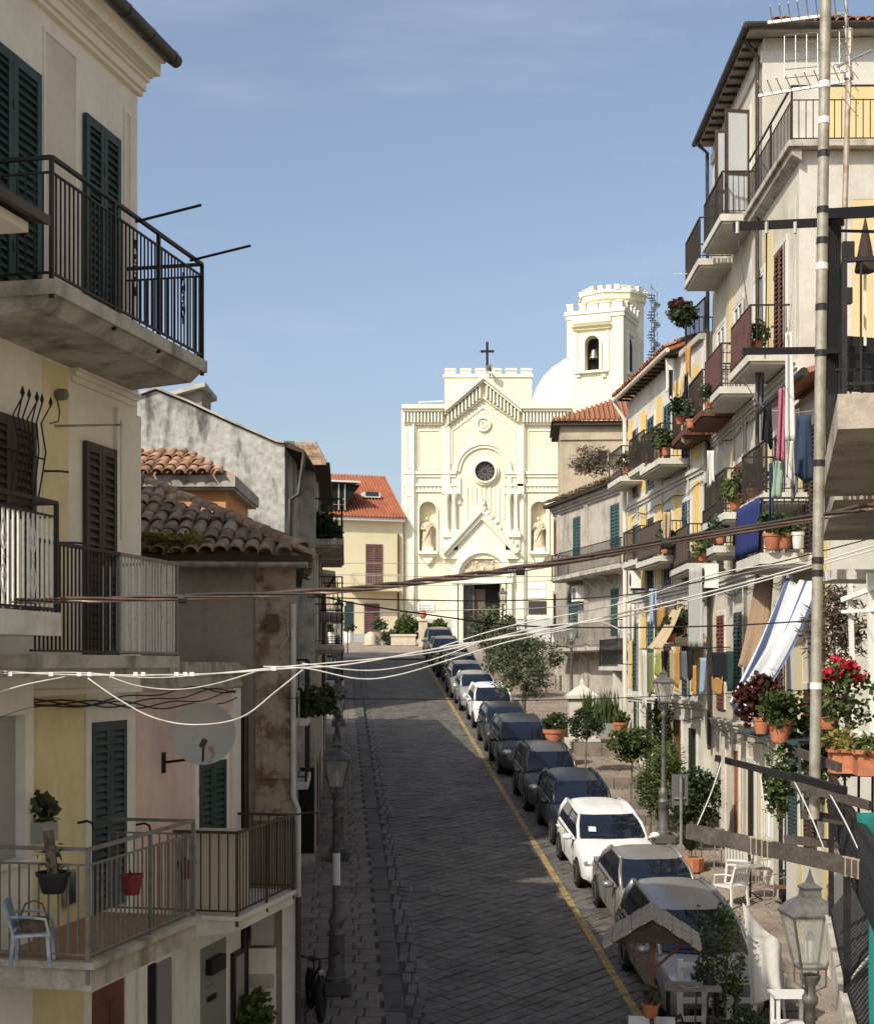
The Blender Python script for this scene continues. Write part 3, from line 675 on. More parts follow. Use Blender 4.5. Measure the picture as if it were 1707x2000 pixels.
mb = MB(); mb.box(0, W, -D, 0, 0, z0); mb.box(0, xa, -D, 0, z0, zt); mb.box(xb, W, -D, 0, z0, zt); mb.box(xa, xb, -D, -.8, z0, z1); mb.box(xa, xb, -D, 0, z1, zt)
for sgn in (-1, 1): mb.prism([(cc + sgn*rr, -.8, z1)] + [(cc + sgn*rr*math.sin(R(a)), -.8, z1 - rr + rr*math.cos(R(a))) for a in (0,20,40,60,75,90)], (0,.8,0))
mb.build('shaft', CREAM, tw)
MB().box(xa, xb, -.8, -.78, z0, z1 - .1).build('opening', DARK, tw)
mb = MB(); bz = (z0 + z1) / 2; mb.lathe([(.42,bz-.4),(.36,bz-.25),(.27,bz+.1),(.2,bz+.3),(.05,bz+.36)], 14, (cc,-.45,0)); mb.build('bell', M('bronze_bell', (.25,.22,.17), .4, .7), tw, smooth=True)
mb = MB(); mb.band([(cc+rr*1.0*math.cos(R(a)),0,z1-rr+rr*math.sin(R(a))) for a in range(0,181,15)], [(cc+rr*1.35*math.cos(R(a)),0,z1-rr+rr*1.35*math.sin(R(a))) for a in range(0,181,15)], (0,.16,0))
mb.box(xa-rr*.35, xa, 0, .16, z0, z1-rr); mb.box(xb, xb+rr*.35, 0, .16, z0, z1-rr)
trect(1122, 731, 1188, 724, 0, .35, mb); trect(1126, 737, 1134, 731, 0, .2, mb); trect(1176, 737, 1184, 731, 0, .2, mb)
trect(1121, 724, 1127, 645, 0, .1, mb); trect(1184, 724, 1190, 645, 0, .1, mb); trect(1117, 640, 1195, 633, 0, .4, mb); trect(1119, 646, 1193, 640, 0, .25, mb)
mb.build('opening_frame', CREAMT, tw)
mb = MB(); mb.box(-.2, W+.2, -D-.2, .2, zt, zt+.28); mb.box(-.1, W+.1, -D-.1, .1, zt-.35, zt)
trect(1119, 633, 1193, 618, 0, .22, mb); mb.build('tower_cornice', CREAMT, tw)
mer = MB().box(-.26,.26,-.22,.22,0,.5); mer.box(-.32,.32,-.28,.28,.5,.62); mme2 = mer.mesh('merlon', CREAMT)
for k in range(5):
    inst(mme2, 'merlon', tw, (.3 + (W-.6)*k/4, -.05, zt+.28))
    inst(mme2, 'merlon', tw, (-.0, -.05 - (D-.2)*(k+.02)/4 - (.0 if k else .7), zt+.28), (0,0,R(90)))
# side window of the tower (street side)
mb = MB(); mb.prism([(-.02,-1.6,z0),(-.02,-2.8,z0),(-.02,-2.8,z1-.6),(-.02,-2.6,z1-.2),(-.02,-2.2,z1),(-.02,-1.8,z1-.2),(-.02,-1.6,z1-.6)], (.04,0,0)); mb.build('side_opening', DARK, tw)
mb = MB(); mb.box(-.14,0,-3.1,-2.85,z0-.1,z1+.2); mb.box(-.14,0,-1.55,-1.3,z0-.1,z1+.2); mb.box(-.25,0,-3.3,-1.1,z0-.35,z0-.1); mb.box(-.2,0,-3.2,-1.2,z1+.2,z1+.45); mb.build('side_frame', CREAMT, tw)

# octagonal lantern drum, dome and spiral stair behind the tower
YD = 128.0; cD = at(1197, 0, YD); zb = zr(YD)
dr = thing('lantern_tower', 'pale octagonal crenellated lantern tower rising behind the bell tower', 'tower', (cD.x, YD, zb))
r8 = 130 / FPX * YD / 2 * 1.02; ztop = CZ + (HY - 585) / FPX * YD - zb; zlow = CZ + (HY - 640)/FPX*YD - zb
MB().lathe([(r8*.93,0),(r8*.93,ztop-.6),(r8,ztop-.5),(r8,ztop)], 8, a0=R(22.5)).build('drum', CREAM, dr)
MB().lathe([(r8*1.05,ztop),(r8*1.05,ztop+.2)], 8, a0=R(22.5)).build('drum_cornice', CREAMT, dr)
for k in range(24):
    a = 2*math.pi*k/24; q = r8*.97*math.cos(math.pi/8)/math.cos(((a + R(22.5)*0) % (math.pi/4)) - math.pi/8)
    inst(mme2, 'merlon', dr, (q*math.cos(a)*.97, q*math.sin(a)*.97, ztop+.2), (0,0,a+math.pi/2), (.75,.75,.65))
mb = MB()
for k in range(8): a = R(45*k); mb.box(-.4,.4,0,.1,zlow-2.2,zlow-.2) if k == 0 else None
sx = r8 + .55; pts = [(sx + .28*math.cos(k*.7), -.6 + .5*math.sin(k*.7), 2 + k*.19) for k in range(int((ztop)/.19)-8)]
mb = MB(); mb.tube([(p[0]+.0,p[1],p[2]) for p in pts], .035, 4); mb.tube([(p[0],p[1],p[2]+1.0) for p in pts], .03, 4)
for p in pts: mb.box(p[0]-.3,p[0]+.25,p[1]-.12,p[1]+.12,p[2]-.03,p[2]+.02)
for p in pts[::3]: mb.bar(p, (p[0],p[1],p[2]+1.0), .03)
mb.tube([(sx,-.6,0),(sx,-.6,ztop+.3)], .06, 6); mb.build('spiral_stair', M('grey_green_iron', (.14,.15,.14), .6, .3), dr)
cO = at(1165, 0, 132); do = thing('church_dome', 'low white stepped dome beside the bell tower', 'dome', (cO.x, 131, zr(131)))
WD = M('whitewashed_dome', (.60,.59,.56), .9, col2=(.52,.51,.48), scale=.6, fine=.05)
rd = 128/FPX*131; zb_ = CZ + (HY-800)/FPX*131 - zr(131); ht = (800-690)/FPX*131; prof = [(rd*1.02,0),(rd*1.02,zb_)]
for k in range(8):
    a0 = R(90*k/8); a1 = R(90*(k+1)/8); prof += [(rd*math.cos(a0)*1.01, zb_+ht*math.sin(a0)), (rd*math.cos(a0)*1.01, zb_+ht*math.sin(a0)+.12), (rd*math.cos(a1)*1.0+.12, zb_+ht*math.sin(a1)-.02)]
prof.append((.05, zb_+ht)); MB().lathe(prof, 40).build('dome_shell', WD, do, smooth=True)

# priests' residence left of the church
RW = M('residence_cream', (.73,.65,.44), .9, col2=(.68,.59,.38), scale=.5, streaks=((.6,.5,.36),.25), fine=.05)
REDT = M('red_roof_tiles', (.33,.115,.062), .85, col2=(.24,.085,.05), scale=1.5, fine=.2, fscale=14)
rl_ = at(628, 0, 107.5); rr_ = at(787, 0, 109.5)
RS = Fac(rr_.x, rr_.y, rl_.x-rr_.x, rl_.y-rr_.y, zr(108)+.05); rs = RS.root('residence', 'cream house with red tiled roof joined to the church', 'house')
aL = RS.pix(600, 0)[0]; zE = RS.pix(700, 1017)[1]; Q = RS.pix
MB().box(0, aL, -9, 0, 0, zE).build('wall', RW, rs)
mb = MB(); mb.box(-.0, aL+.1, 0, .06, 0, Q(700,1238)[1]); mb.build('plinth', PLINTH, rs)
MB().box(0, aL+.3, -.1, .5, zE, zE+.22).build('eave', WFRAME, rs)
zR = CZ + (HY-929)/FPX*113.5 - RS.zb; dep = 4.8
mb = MB(); mb.prism([(0,.6,zE+.22),(0,-dep,zR),(0,-dep*2,zE+.22)], (aL+.3,0,0)); rf = mb.build('roof', REDT, rs)
sl_ = math.hypot(dep+.6, zR-zE-.22); mb = MB(); n = int(aL/.24)
for k in range(n+1):
    a = k*.24; mb.tube([(a,.62,zE+.25),(a,-dep,zR+.03)], .075, 5)
mb.build('tile_ribs', REDT, rf, kind='stuff')
mb = MB(); rsd = .66
mb.prism([(Q(668,0)[0],.2,zE+.7),(Q(632,0)[0],.2,zE+.7),(Q(632,0)[0],.2,zE+2.6),(Q(702,0)[0],.2,zE+2.6)][:4], (0,-3.0,0)); mb.build('roof_terrace', DARK, rf)
mb = MB(); mb.box(Q(700,0)[0],Q(630,0)[0],-2.0,.55,zE+2.72,zE+2.84); mb.build('awning', WFRAME, rs)
mb = MB()
for px in (634, 645, 660, 672): mb.bar((Q(px,0)[0],.23,zE+.7),(Q(px,0)[0],.23,zE+2.6),.08)
mb.bar((Q(632,0)[0],.25,zE+1.5),(Q(672,0)[0],.25,zE+1.5),.06); mb.bar((Q(632,0)[0],.25,zE+1.1),(Q(672,0)[0],.25,zE+1.1),.04); mb.build('terrace_rail', M('grey_downpipe', (.42,.40,.34)), rs)
ts = .57; mb = MB(); c0 = Q(738,0)[0]; yy = -2.0; zz = zE+.22 + (zR-zE-.22)*(2.6/(dep+.6)); mb.box(c0-.65,c0+.65,yy-.5,yy+.5,zz-.1,zz+.28); mb.build('skylight', WFRAME, rf)
MB().box(c0-.5,c0+.5,yy+.12,yy+.53,zz+.02,zz+.31).build('skylight_glass', GLASS, rf)
PLUM = M('plum_brown_shutter', (.15,.075,.07), .6, col2=(.19,.10,.09), scale=2)
slat_shutter(rs, Q(714,0)[0], Q(747,0)[0], Q(0,1138)[1]+0, Q(730,1063)[1], .01, PLUM, 2, .16, False)
slat_shutter(rs, Q(711,0)[0], Q(741,0)[0], Q(0,1250)[1], Q(730,1179)[1], .01, PLUM, 2, .16, False)
balcony(rs, Q(684,0)[0], Q(776,0)[0], Q(0,1138)[1], 1.0, 1.05, .16, RW, M('grey_downpipe', (.42,.40,.34)), False, .2)
mb = MB(); mb.box(Q(675,0)[0], Q(690,0)[0], .0, .05, Q(0,1212)[1], Q(0,1165)[1]); mb.build('window', GREENS, rs)
mb = MB(); mb.tube([(Q(777,0)[0],.12,Q(0,1020)[1]),(Q(777,0)[0],.12,Q(0,1248)[1])], .07, 6); mb.build('downpipe', REDBR, rs)
# ------------------------------------------------------------------ left side: near house with green shutters
OFFW = M('off_white_plaster', (.78,.73,.63), .92, col2=(.71,.66,.56), scale=.9, streaks=((.48,.42,.33), .35), fine=.06, fscale=10, bump=.12)
BEIGE = M('beige_panel_plaster', (.66,.59,.48), .92, col2=(.60,.53,.42), scale=1, fine=.06, fscale=10)
YELW = M('yellow_plaster', (.74,.64,.39), .92, col2=(.66,.56,.32), scale=1.3, streaks=((.36,.27,.13), .35), fine=.07, fscale=10, bump=.1)
PINKW = M('pink_plaster', (.72,.55,.49), .92, col2=(.64,.48,.42), scale=1.2, streaks=((.40,.27,.22), .35), fine=.07, fscale=10, bump=.1)
WHITW = M('white_plaster', (.80,.775,.71), .92, col2=(.70,.675,.60), scale=1.1, streaks=((.34,.31,.26), .4), fine=.06, fscale=10, bump=.1)
BROWNW = M('bare_brown_render', (.29,.25,.21), .95, col2=(.22,.185,.155), scale=1.0, streaks=((.12,.095,.075), .5), fine=.12, fscale=12, bump=.3)
PEELW = M('peeling_brown_plaster', (.34,.27,.20), .95, col2=(.15,.095,.06), scale=3.2, lo=.45, hi=.62, streaks=((.46,.42,.36), .5), fine=.2, fscale=16, bump=.5, bscale=14)
GREYW = M('mould_grey_plaster', (.40,.39,.36), .95, col2=(.09,.09,.085), scale=2.4, lo=.46, hi=.66, stretch=(1,1,.28), streaks=((.10,.10,.095), .7), fine=.35, fscale=9, bump=.35, bscale=12)
ORANW = M('orange_plaster', (.66,.32,.15), .92, col2=(.60,.28,.13), scale=1, fine=.05)
OLDT = M('old_mossy_roof_tile', (.38,.255,.165), .9, col2=(.19,.15,.105), scale=6, lo=.36, hi=.62, fine=.3, fscale=18, bump=.3, rnd=.38)
ORTILE = M('orange_roof_tile', (.43,.255,.16), .9, col2=(.29,.175,.105), scale=6, lo=.4, hi=.65, fine=.25, fscale=18, bump=.3, rnd=.28)
GUTT = M('dark_gutter', (.045,.04,.035), .5, .3, col2=(.075,.06,.05), scale=3, fine=.2)

FA = Fac(-3.39, 16.8, -.22, -1, zr(16.8)); A = FA.root('corner_house', 'off white three storey house with dark green shutters and iron balconies', 'house')
p = FA.pix; SE = 6.4; ZT = p(268, 183)[1]; ZF1 = p(345, 1300)[1]
MB().box(0, SE, -7, 0, ZF1, ZT + .1).build('upper_wall', OFFW, A)
MB().box(0, SE, -7, -.02, 0, ZF1).build('lower_wall', WHITW, A)
def moulding(root, name, a0, a1, z0, steps, mat, ret=True):
    """steps: list of (height, projection) from bottom to top"""
    mb = MB(); z = z0
    prof = [(0, z0)]
    for h, o in steps: prof += [(o, z), (o, z + h)]; z += h
    prof.append((0, z)); mb.prism([(a0, o, zz) for o, zz in prof], (a1 - a0, 0, 0)); return mb.build(name, mat, root)
MB().box(-6.3, -.02, -9, -3.7, 0, 12.9).build('unseen_shade_block', OFFW, A)  # out of view, added behind the house to keep a sun patch off the road
moulding(A, 'cornice', -.03, SE, ZT - .02, [(.05,.06),(.10,.10),(.04,.14),(.02,.18),(.14,.27),(.05,.33)], OFFW)
zg = ZT + .40
mb = MB(); mb.prism([(-.1,.36,zg-.03),(-.1,.36,zg+.04),(-.1,-5,zg+1.5),(-.1,-5,zg+1.43)], (SE+.1,0,0)); mb.build('roof', OLDT, A)
mb = MB(); n = 8; mb.tube([(-.12,.42,zg-.02),(SE,.42,zg-.02)], .075, 10); gt = mb.build('gutter', GUTT, A, smooth=True)
for a in [k * .62 for k in range(10)]: MB().tube([(a,.42,zg-.02),(a+.03,.42,zg-.02)], .084, 10).build('gutter_clip', GUTT, gt)
# panels (flat frames sunk into the wall are shown by their raised border)
def panel(x0, y0, x1, y1, mat, b=.035, root=A, F=FA, name='wall_panel'):
    a0, z0 = F.pix(x0, y1); a1, z1 = F.pix(x1, y0); a0, a1 = min(a0,a1), max(a0,a1)
    MB().box(a0, a1, 0, .006, z0, z1).build(name, mat, root)
    mb = MB(); mb.box(a0-b, a0, 0, .022, z0, z1); mb.box(a1, a1+b, 0, .022, z0, z1); mb.box(a0-b, a1+b, 0, .0225, z1, z1+b); mb.build('panel_moulding', OFFW, root)
zfl = p(390, 700, .92)[1]
def zpx(px, z, o=0):  # pixel row of local height z on the facade column px
    lo, hi = -3000, 6000
    for _ in range(50):
        m = (lo + hi) / 2
        if FA.pix(px, m, o)[1] > z: lo = m
        else: hi = m
    return m
panel(86, 112, 145, 640, BEIGE); panel(243, 226, 252, 600, BEIGE)
# the two green shutters of the top floor
for x0, x1, yt in ((-44, 72, 140), (160, 228, 219)):
    a0, z1 = p(x0, yt if x0 > 0 else 140); a1 = p(x1, 0)[0]; z1 = p(160, 219)[1]
    slat_shutter(A, a1, a0, zfl + .02, z1, .012, GREENS, 2, .082, True)
# top balcony
a0 = p(398, 0, .92)[0]; a1 = p(105, 0, .92)[0]
mb = MB(); mb.box(a0 - .03, a1 + .03, -.02, .95, zfl - .13, zfl); mb.prism([(a0+.02,0,zfl-.13),(a0+.02,.9,zfl-.13),(a0+.02,.78,zfl-.24),(a0+.02,0,zfl-.30)], (a1-a0-.04,0,0)); mb.build('balcony_slab', SLABC, A)
tb = railing(A, [(a0, 0), (a0, .9), (a0 + (a1-a0)*.34, .9), (a0 + (a1-a0)*.64, .9), (a1, .9), (a1, 0)], zfl, 1.06, IRON, .085, True, .014, .035, .06, mid=.13, posts=(1,2,3,4), drop=.16)
def scroll(c, h, axis=0, m=None, par=None):
    mb = MB(); x, y, z = c
    for sg in (-1, 1):
        for up in (-1, 1):
            pts = [(x + sg*(.012 + .05*math.sin(t*.5)*(1-t/9)), y + .012, z + up*(h*.08 + h*.42*t/8)) for t in range(9)]
            mb.tube(pts, .007, 4)
    for k in range(5): mb.ico((x, y+.012, z - h*.4 + h*.2*k), .022, 1, (1,.5,1.5))
    return mb.build('scroll_ornament', m or IRON, par or A)
for px in (262, 356): scroll((p(px,0,.9)[0], .9, zfl + .55), .55, par=tb)
for (x0,y0,x1,y1) in ((272,432,368,407),(378,508,460,480)):
    b = p(x0, y0, .9); e = (b[0], 1.55, b[1] + .12); MB().tube([(b[0], .86, b[1]), e], .014, 6).build('clothes_rod', IRON, tb)
# middle floor: door hoods, yellow panel, brown shutters
for x0, y0, x1, y1 in ((-80, 600, 106, 690), (138, 722, 262, 790)):
    a1_, z = p(x0, y0); a0_, z = p(x1, y1); moulding(A, 'door_hood', a0_, a1_, z - .03, [(.06,.03),(.05,.06),(.03,.09),(.10,.05),(.05,.10),(.04,.14)], OFFW)
a0_, z0_ = p(83, 1090); a1_, z1_ = p(133, 722); MB().box(a0_, a1_, 0, .008, ZF1, z1_).build('wall_panel', YELW, A)
aa, _ = p(222, 0); moulding(A, 'corner_pilaster', 0, aa, ZF1, [(z1_ - ZF1 - .2, .045)], OFFW)
zd1 = p(190, 870)[1]; zd0 = p(190, 1290)[1]
a_, b_ = p(160,0)[0], p(220,0)[0]; slat_shutter(A, b_, a_, zd0, zd1, .012, BROWNS, 2, .08, True, .42)
a_, b_ = p(-40,0)[0], p(62,0)[0]; slat_shutter(A, b_, a_, zd0 + .35, zd1, .012, BROWNS, 2, .08, True)
mb = MB(); rg = random.Random(2)
for k in range(7):
    a = b_ + .1 + k*.09; mb.tube([(a, .12, zd1-.75), (a + .06*math.sin(k), .2, zd1-.3), (a+.02, .16, zd1-.02), (a-.06*math.cos(k*2), .22, zd1+.16)], .009, 4); mb.lathe([(.002,0),(.022,.05),(.002,.11)], 5, (a-.06*math.cos(k*2), .22, zd1+.14))
mb.tube([(b_,.12,zd1-.75),(b_+.7,.12,zd1-.75)], .009, 4); mb.tube([(b_,.14,zd1-.35),(b_+.7,.14,zd1-.35)], .009, 4); mb.build('iron_grille', IRON, A)
q = p(108, 771); MB().lathe([(.02,0),(.055,.02),(.06,.10),(.045,.12)], 10).build('security_lamp', M('grey_lamp_body', (.16,.15,.14), .5), A, rot=(R(90),0,0), loc=(q[0], .14, q[1]))
MB().tube([(q[0], .02, q[1]-.03),(q[0]-.07,.015,q[1]-.16),(q[0]-.04,.012,q[1]-.26),(q[0]+.14,.012,q[1]-.31)], .006, 4).build('lamp_wire', CABLEK, A)
q0 = p(105, 832); q1 = p(230, 830, .35); MB().tube([(q0[0], .01, q0[1]), (q1[0], .4, q1[1])], .012, 5).build('line_bracket', STEEL, A)
MB().tube([(q1[0]+.03, .4, q1[1]+.04), (q1[0]+.03, .4, q1[1]-1.2)], .009, 5).build('line_pole', STEEL, A)
for px, py, l in ((85,920,.28),(115,1060,.3)):
    q = p(px, py); MB().tube([(q[0], .0, q[1]), (q[0]-.05, .16, q[1]), (q[0]-.05-l*.3, .2, q[1])], .012, 5).build('hook', IRONB, A)
# first-floor balcony beside the corner, and the white balcony before it
zb1 = p(345, 1282, .9)[1]; a0 = p(345, 0, .9)[0]; a1 = p(60, 0, .9)[0]
mb = MB(); mb.box(a0-.02, a1+.02, -.02, .93, zb1-.12, zb1); mb.box(a0+.05, a1-.05, -.02, .85, zb1-.2, zb1-.12); mb.build('balcony_slab', SLABC, A)
amid = p(232, 0, .9)[0]
railing(A, [(amid, .9), (a1, .9)], zb1, .97, IRON, .075, True, .014, .02, .03, posts=())
railing(A, [(a0, 0), (a0, .9), (amid, .9)], zb1, .97, IRONG, .075, True, .016, .03, .03, posts=(1,2), barmat=WIRON)
zb2 = p(110, 1197, 1.0)[1]; a0 = p(110, 0, 1.0)[0]; a1 = SE - .2
mb = MB(); mb.box(a0-.03, a1, -.02, 1.03, zb2-.2, zb2); mb.build('balcony_slab', SLABW, A)
wr = railing(A, [(a0, 0), (a0, 1.0), (a1, 1.0)], zb2, .94, IRON, .082, True, .016, .035, .03, mid=.12, posts=(1,), barmat=WIRON)
scroll((p(62,0,1.0)[0], 1.0, zb2+.42), .75, m=WIRON, par=wr); scroll((p(4,0,1.0)[0], 1.0, zb2+.42), .75, m=WIRON, par=wr)
# little tiled canopy that ends over the shutters
zc = p(82, 445, 1.05)[1]; a0 = p(84, 0, 1.05)[0]
mb = MB(); mb.prism([(a0,1.12,zc+.02),(a0,1.12,zc+.10),(a0,-.02,zc+.42),(a0,-.02,zc+.30)], (SE-a0,0,0)); mb.build('canopy', GUTT, A)
MB().box(a0+.12, SE, -.02, .98, zc-.06, zc+.02).build('canopy_slab', OFFW, A)
# ---- lower storey of the corner house
a0_, z0_ = p(50, 1900); a1_, z1_ = p(165, 1375); MB().box(a0_, a1_, -.02, 0, 0, ZF1-.28).build('wall_panel', YELW, A)
aw0, zw0 = p(45, 1682); aw1, zw1 = p(-30, 1400)
mb = MB(); mb.box(aw0, aw1+.3, -.02, .10, 0, zw0); mb.box(aw0-.06, aw1+.3, .0, .16, zw0, zw0+.05); mb.box(aw0-.02, aw0+.14, -.02, .10, zw0+.05, zw1); mb.box(aw0-.02, aw1+.3, -.02, .101, zw1, zw1+.5); mb.build('window_surround', WHITW, A)
MB().box(aw0+.14, aw1+.3, -.02, -.004, zw0+.05, zw1).build('blind', M('grey_blind', (.33,.33,.32), .7, fine=.1), A)
ag0, zg0 = p(243, 1830); ag1, zg1 = p(176, 1412); zg0 = p(176,1860)[1]
mb = MB(); mb.box(ag0-.26, ag0, -.02, .02, 0, ZF1-.3); mb.box(ag1, ag1+.13, -.02, .02, 0, ZF1-.3); mb.box(ag0, ag1, -.02, .021, zg1, ZF1-.3); mb.build('door_surround', WHITW, A)
zfl1 = p(178, 1880, 1.08)[1]
slat_shutter(A, ag0, ag1, zfl1 + .02, zg1, -.01, GREYGS, 2, .078, True, .47)
# cable tray and conduit band under the first floor
moulding(A, 'string_band', -.02, SE, ZF1-.3, [(.06,.05),(.14,.03),(.08,.08)], OFFW)
mb = MB()
for k in range(4):
    pts = [(a, .06 + .012*k, ZF1 - .34 - .035*k + .03*math.sin(a*3.1+k*2) - .05*math.sin(a*1.1+k)) for a in [i*.25 for i in range(-12, 26)]]
    mb.tube(pts, .008, 4)
mb.build('wall_cables', CABLEK, A)
q = p(52, 1340); MB().tube([(q[0], .05, ZF1-.3), (q[0], .05, p(52,1580)[1])], .016, 6).build('conduit', IRONB, A)
# lower balcony
a1 = p(178, 0, 1.08)[0]; a0 = p(383, 0, 1.08)[0]
mb = MB(); mb.box(a0-.03, a1+.05, -.02, 1.13, zfl1-.06, zfl1); mb.box(a0+.02, a1, -.02, 1.08, zfl1-.26, zfl1-.06); mb.build('balcony_slab', SLABC, A)
MB().box(a0+.05, a1-.03, -.01, 1.0, zfl1, zfl1+.008).build('balcony_tiles', M('terracotta_floor', (.34,.20,.12), .7, fine=.2), A)
railing(A, [(a0, 0), (a0, 1.05), (a0+(a1-a0)*.45, 1.05), (a1, 1.05), (a1, 0)], zfl1, 1.0, IRONG, .095, True, .014, .035, .06, mid=.14, posts=(1,2,3), drop=.2)
# street door under it
a_, b_ = p(172,0)[0], p(240,0)[0]; zz = p(205, 1925)[1]; opening(A, b_, a_, 0, zz, WHITW, .12, 'door', REDBR, o=.0)
a_, b_ = p(280,0)[0], p(330,0)[0]
FLOORW = OFFW

# ---- pink house joined on (lower, flat roofed)
B = FA.root('pink_house', 'pink and white two storey house with a rusty satellite dish', 'house')
sB0, sB1 = -3.35, -.001
zB = p(420, 1308)[1] + .05
MB().box(sB0, sB1, -6, -.012, 0, zB).build('wall', PINKW, B)
moulding(B, 'parapet_coping', sB0, sB1, zB - .28, [(.06,.04),(.12,.02),(.1,.09)], SLABC)
rt = MB().lathe([(.05,0),(.06,.36)], 7)
for k in range(17):
    MB().prism([(-.055,0,0),(-.055,.0,.09),(-.02,.0,.125),(.02,.0,.125),(.055,.0,.09),(.055,0,0)], (0,.32,0)).build('coping_tile', M('pale_tile', (.36,.31,.27), .9, rnd=.2), B, loc=(sB0 + .3 + k*.15, -.22, zB-.08)) if k == 0 else None
ctm = [o for o in B.children if o.name.startswith('coping_tile')][0].data
for k in range(1, 17): inst(ctm, 'coping_tile', B, (sB0 + .3 + k*.15, -.22 + U(-.02,.02), zB-.08))
ad0, zd0_ = p(437, 1640); ad1, zd1_ = p(385, 1492); zf2 = p(462, 1792, .8)[1]
mb = MB(); mb.box(ad0-.14, ad0, -.012, .03, zf2, zd1_+.14); mb.box(ad1, ad1+.14, -.012, .03, zf2, zd1_+.14); mb.box(ad0, ad1, -.012, .031, zd1_, zd1_+.14); mb.build('door_surround', WHITW, B)
slat_shutter(B, ad0, ad1, zf2+.02, zd1_+.35*0, .0, GREENS, 2, .08, True)
mb = MB(); mb.box(sB0, sB1-.0, -.012, .02, 0, zf2-.3); mb.build('lower_wall_render', WHITW, B)
mb = MB(); mb.box(sB0, sB0+.28, -.012, .022, zf2-.3, zB-.3); mb.build('white_pier', WHITW, B)
# balcony of the pink house
a1 = p(463, 0, .8)[0]; a0 = sB0 + .12
mb = MB(); mb.box(a0-.02, a1+.02, -.01, .84, zf2-.05, zf2); mb.prism([(a0,0,zf2-.05),(a0,.8,zf2-.05),(a0,.8,zf2-.18),(a0,0,zf2-.3)], (a1-a0,0,0)); mb.build('balcony_slab', SLABW, B)
br = railing(B, [(a0, 0), (a0, .8), (a0+(a1-a0)*.5, .8), (a1, .8), (a1, 0)], zf2, 1.0, IRONB, .11, True, .014, .03, .06, posts=(1,2,3), drop=.12)
mb = MB(); mb.tube([(a0,.8,zf2+1.0),(a0-.2,.95,zf2+1.02),(a0-.25,1.2,zf2+1.0)], .012, 5); mb.build('drying_arm', IRONB, br)
mb = MB(); mb.box(a1-.62, a1-.1, .12, .72, zf2, zf2+.98); cab = mb.build('balcony_cabinet', M('cream_cabinet', (.56,.50,.40), .6, fine=.06), B); MB().box(a1-.6, a1-.12, .72, .735, zf2+.04, zf2+.94).build('cabinet_door', M('cream_cabinet', (.5,.5,.4)), cab)
# ground floor of the pink house: recessed grey entrance, mailbox, intercom, notice case
def pbx(root, x0, y0, x1, y1, o0, o1, name, mat):
    a0, z0 = p(x0, y1); a1, z1 = p(x1, y0); return MB().box(a0, a1, o0, o1, max(0, z0), z1).build(name, mat, root)
pbx(B, 388, 1830, 438, 2300, .02, .026, 'entrance_panel', M('grey_render', (.24,.235,.225), .9, fine=.1))
mbx = pbx(B, 398, 1862, 425, 1906, .026, .12, 'mailbox', IRON); pbx(B, 401, 1918, 416, 1931, .026, .045, 'name_plate', STEEL); pbx(B, 400, 1940, 415, 1958, .026, .06, 'intercom', M('black_plastic', (.02,.02,.022), .4))
nb = pbx(B, 447, 1852, 468, 2010, .02, .08, 'notice_case', M('black_plastic', (.02,.02,.022))); pbx(B, 450, 1862, 465, 1990, .08, .086, 'notice_sheet', M('pinkish_paper', (.32,.30,.28), .8))
pbx(B, 285, 1880, 300, 2300, .02, .03, 'doorway', DARK); pbx(B, 300, 1870, 328, 2300, .02, .05, 'door_leaf', M('grey_render', (.24,.235,.225)))

# ---- brown tiled house: gable end faces down the street
YCW = 20.35; CXR = -1.94; zbC = zr(YCW)
C = thing('tiled_house', 'bare brown rendered house with mossy clay tile roof', 'house', (CXR, YCW, zbC))
zEv = at(0, 1100, YCW).z - zbC
MB().prism([(-7,0,0),(0,0,0),(-.62,6.2,0),(-7,6.2,0)], (0,0,zEv)).build('wall', BROWNW, C)
xp = at(500, 0, YCW).x - CXR
MB().box(xp, .006, -.05, .02, zEv - 3.45, zEv).build('peeling_pier', PEELW, C)
mb = MB(); mb.box(xp-.03, .05, -.12, .03, zEv-3.52, zEv-3.45); mb.box(xp+.02, .03, -.09, .02, zEv-2.95, zEv-2.9); mb.build('pier_ledge', PEELW, C)
for k in range(6): MB().box(xp + .08 + k*.1, xp+.105+k*.1, -.065, -.05, zEv-2.85, zEv-1.75).build('pier_flute', PEELW, C)
mb = MB(); mb.prism([(-7,-.28,zEv),(.15,-.28,zEv),(-.5,6.4,zEv),(-7,6.4,zEv)], (0,0,.09)); mb.build('eave_board', M('dark_eave', (.06,.045,.035), .9, fine=.3), C)
pit = R(25); up = (0, math.cos(pit), math.sin(pit)); ez = zEv + .12
mb = MB(); H = 3.2; hz = H*math.tan(pit)
mb.add([(-7,-.28,ez-.05),(.15,-.28,ez-.05),(.15-H,-.28+H,ez+hz-.05),(-7,-.28+H,ez+hz-.05),(-.5,6.4,ez-.05),(-.5-H,6.4-H+.3,ez+hz-.05)], [(0,1,2,3),(1,4,5,2)]); mb.build('roof_bed', OLDT, C)
tile_roof(C, (-6.2,-.28,ez), (.12,-.28,ez), up, 9, OLDT, .205, .38, clip=lambda q: (.15 - q.x) > (q.y + .28) * .98 and q.x > -4.6)
for k in range(11):                              # hip tiles
    t = .12 + k*.29; 
    o = inst(tile_mesh(OLDT), 'roof_tile', C, (.15 - t - .2, -.28 + t + .2, ez + (t+.2)*math.tan(pit) + .06), None); d = Vector((1,-1,-math.tan(pit))).normalized(); o.rotation_euler = d.to_track_quat('Y','Z').to_euler(); o.scale = (1.1,1,1.1)
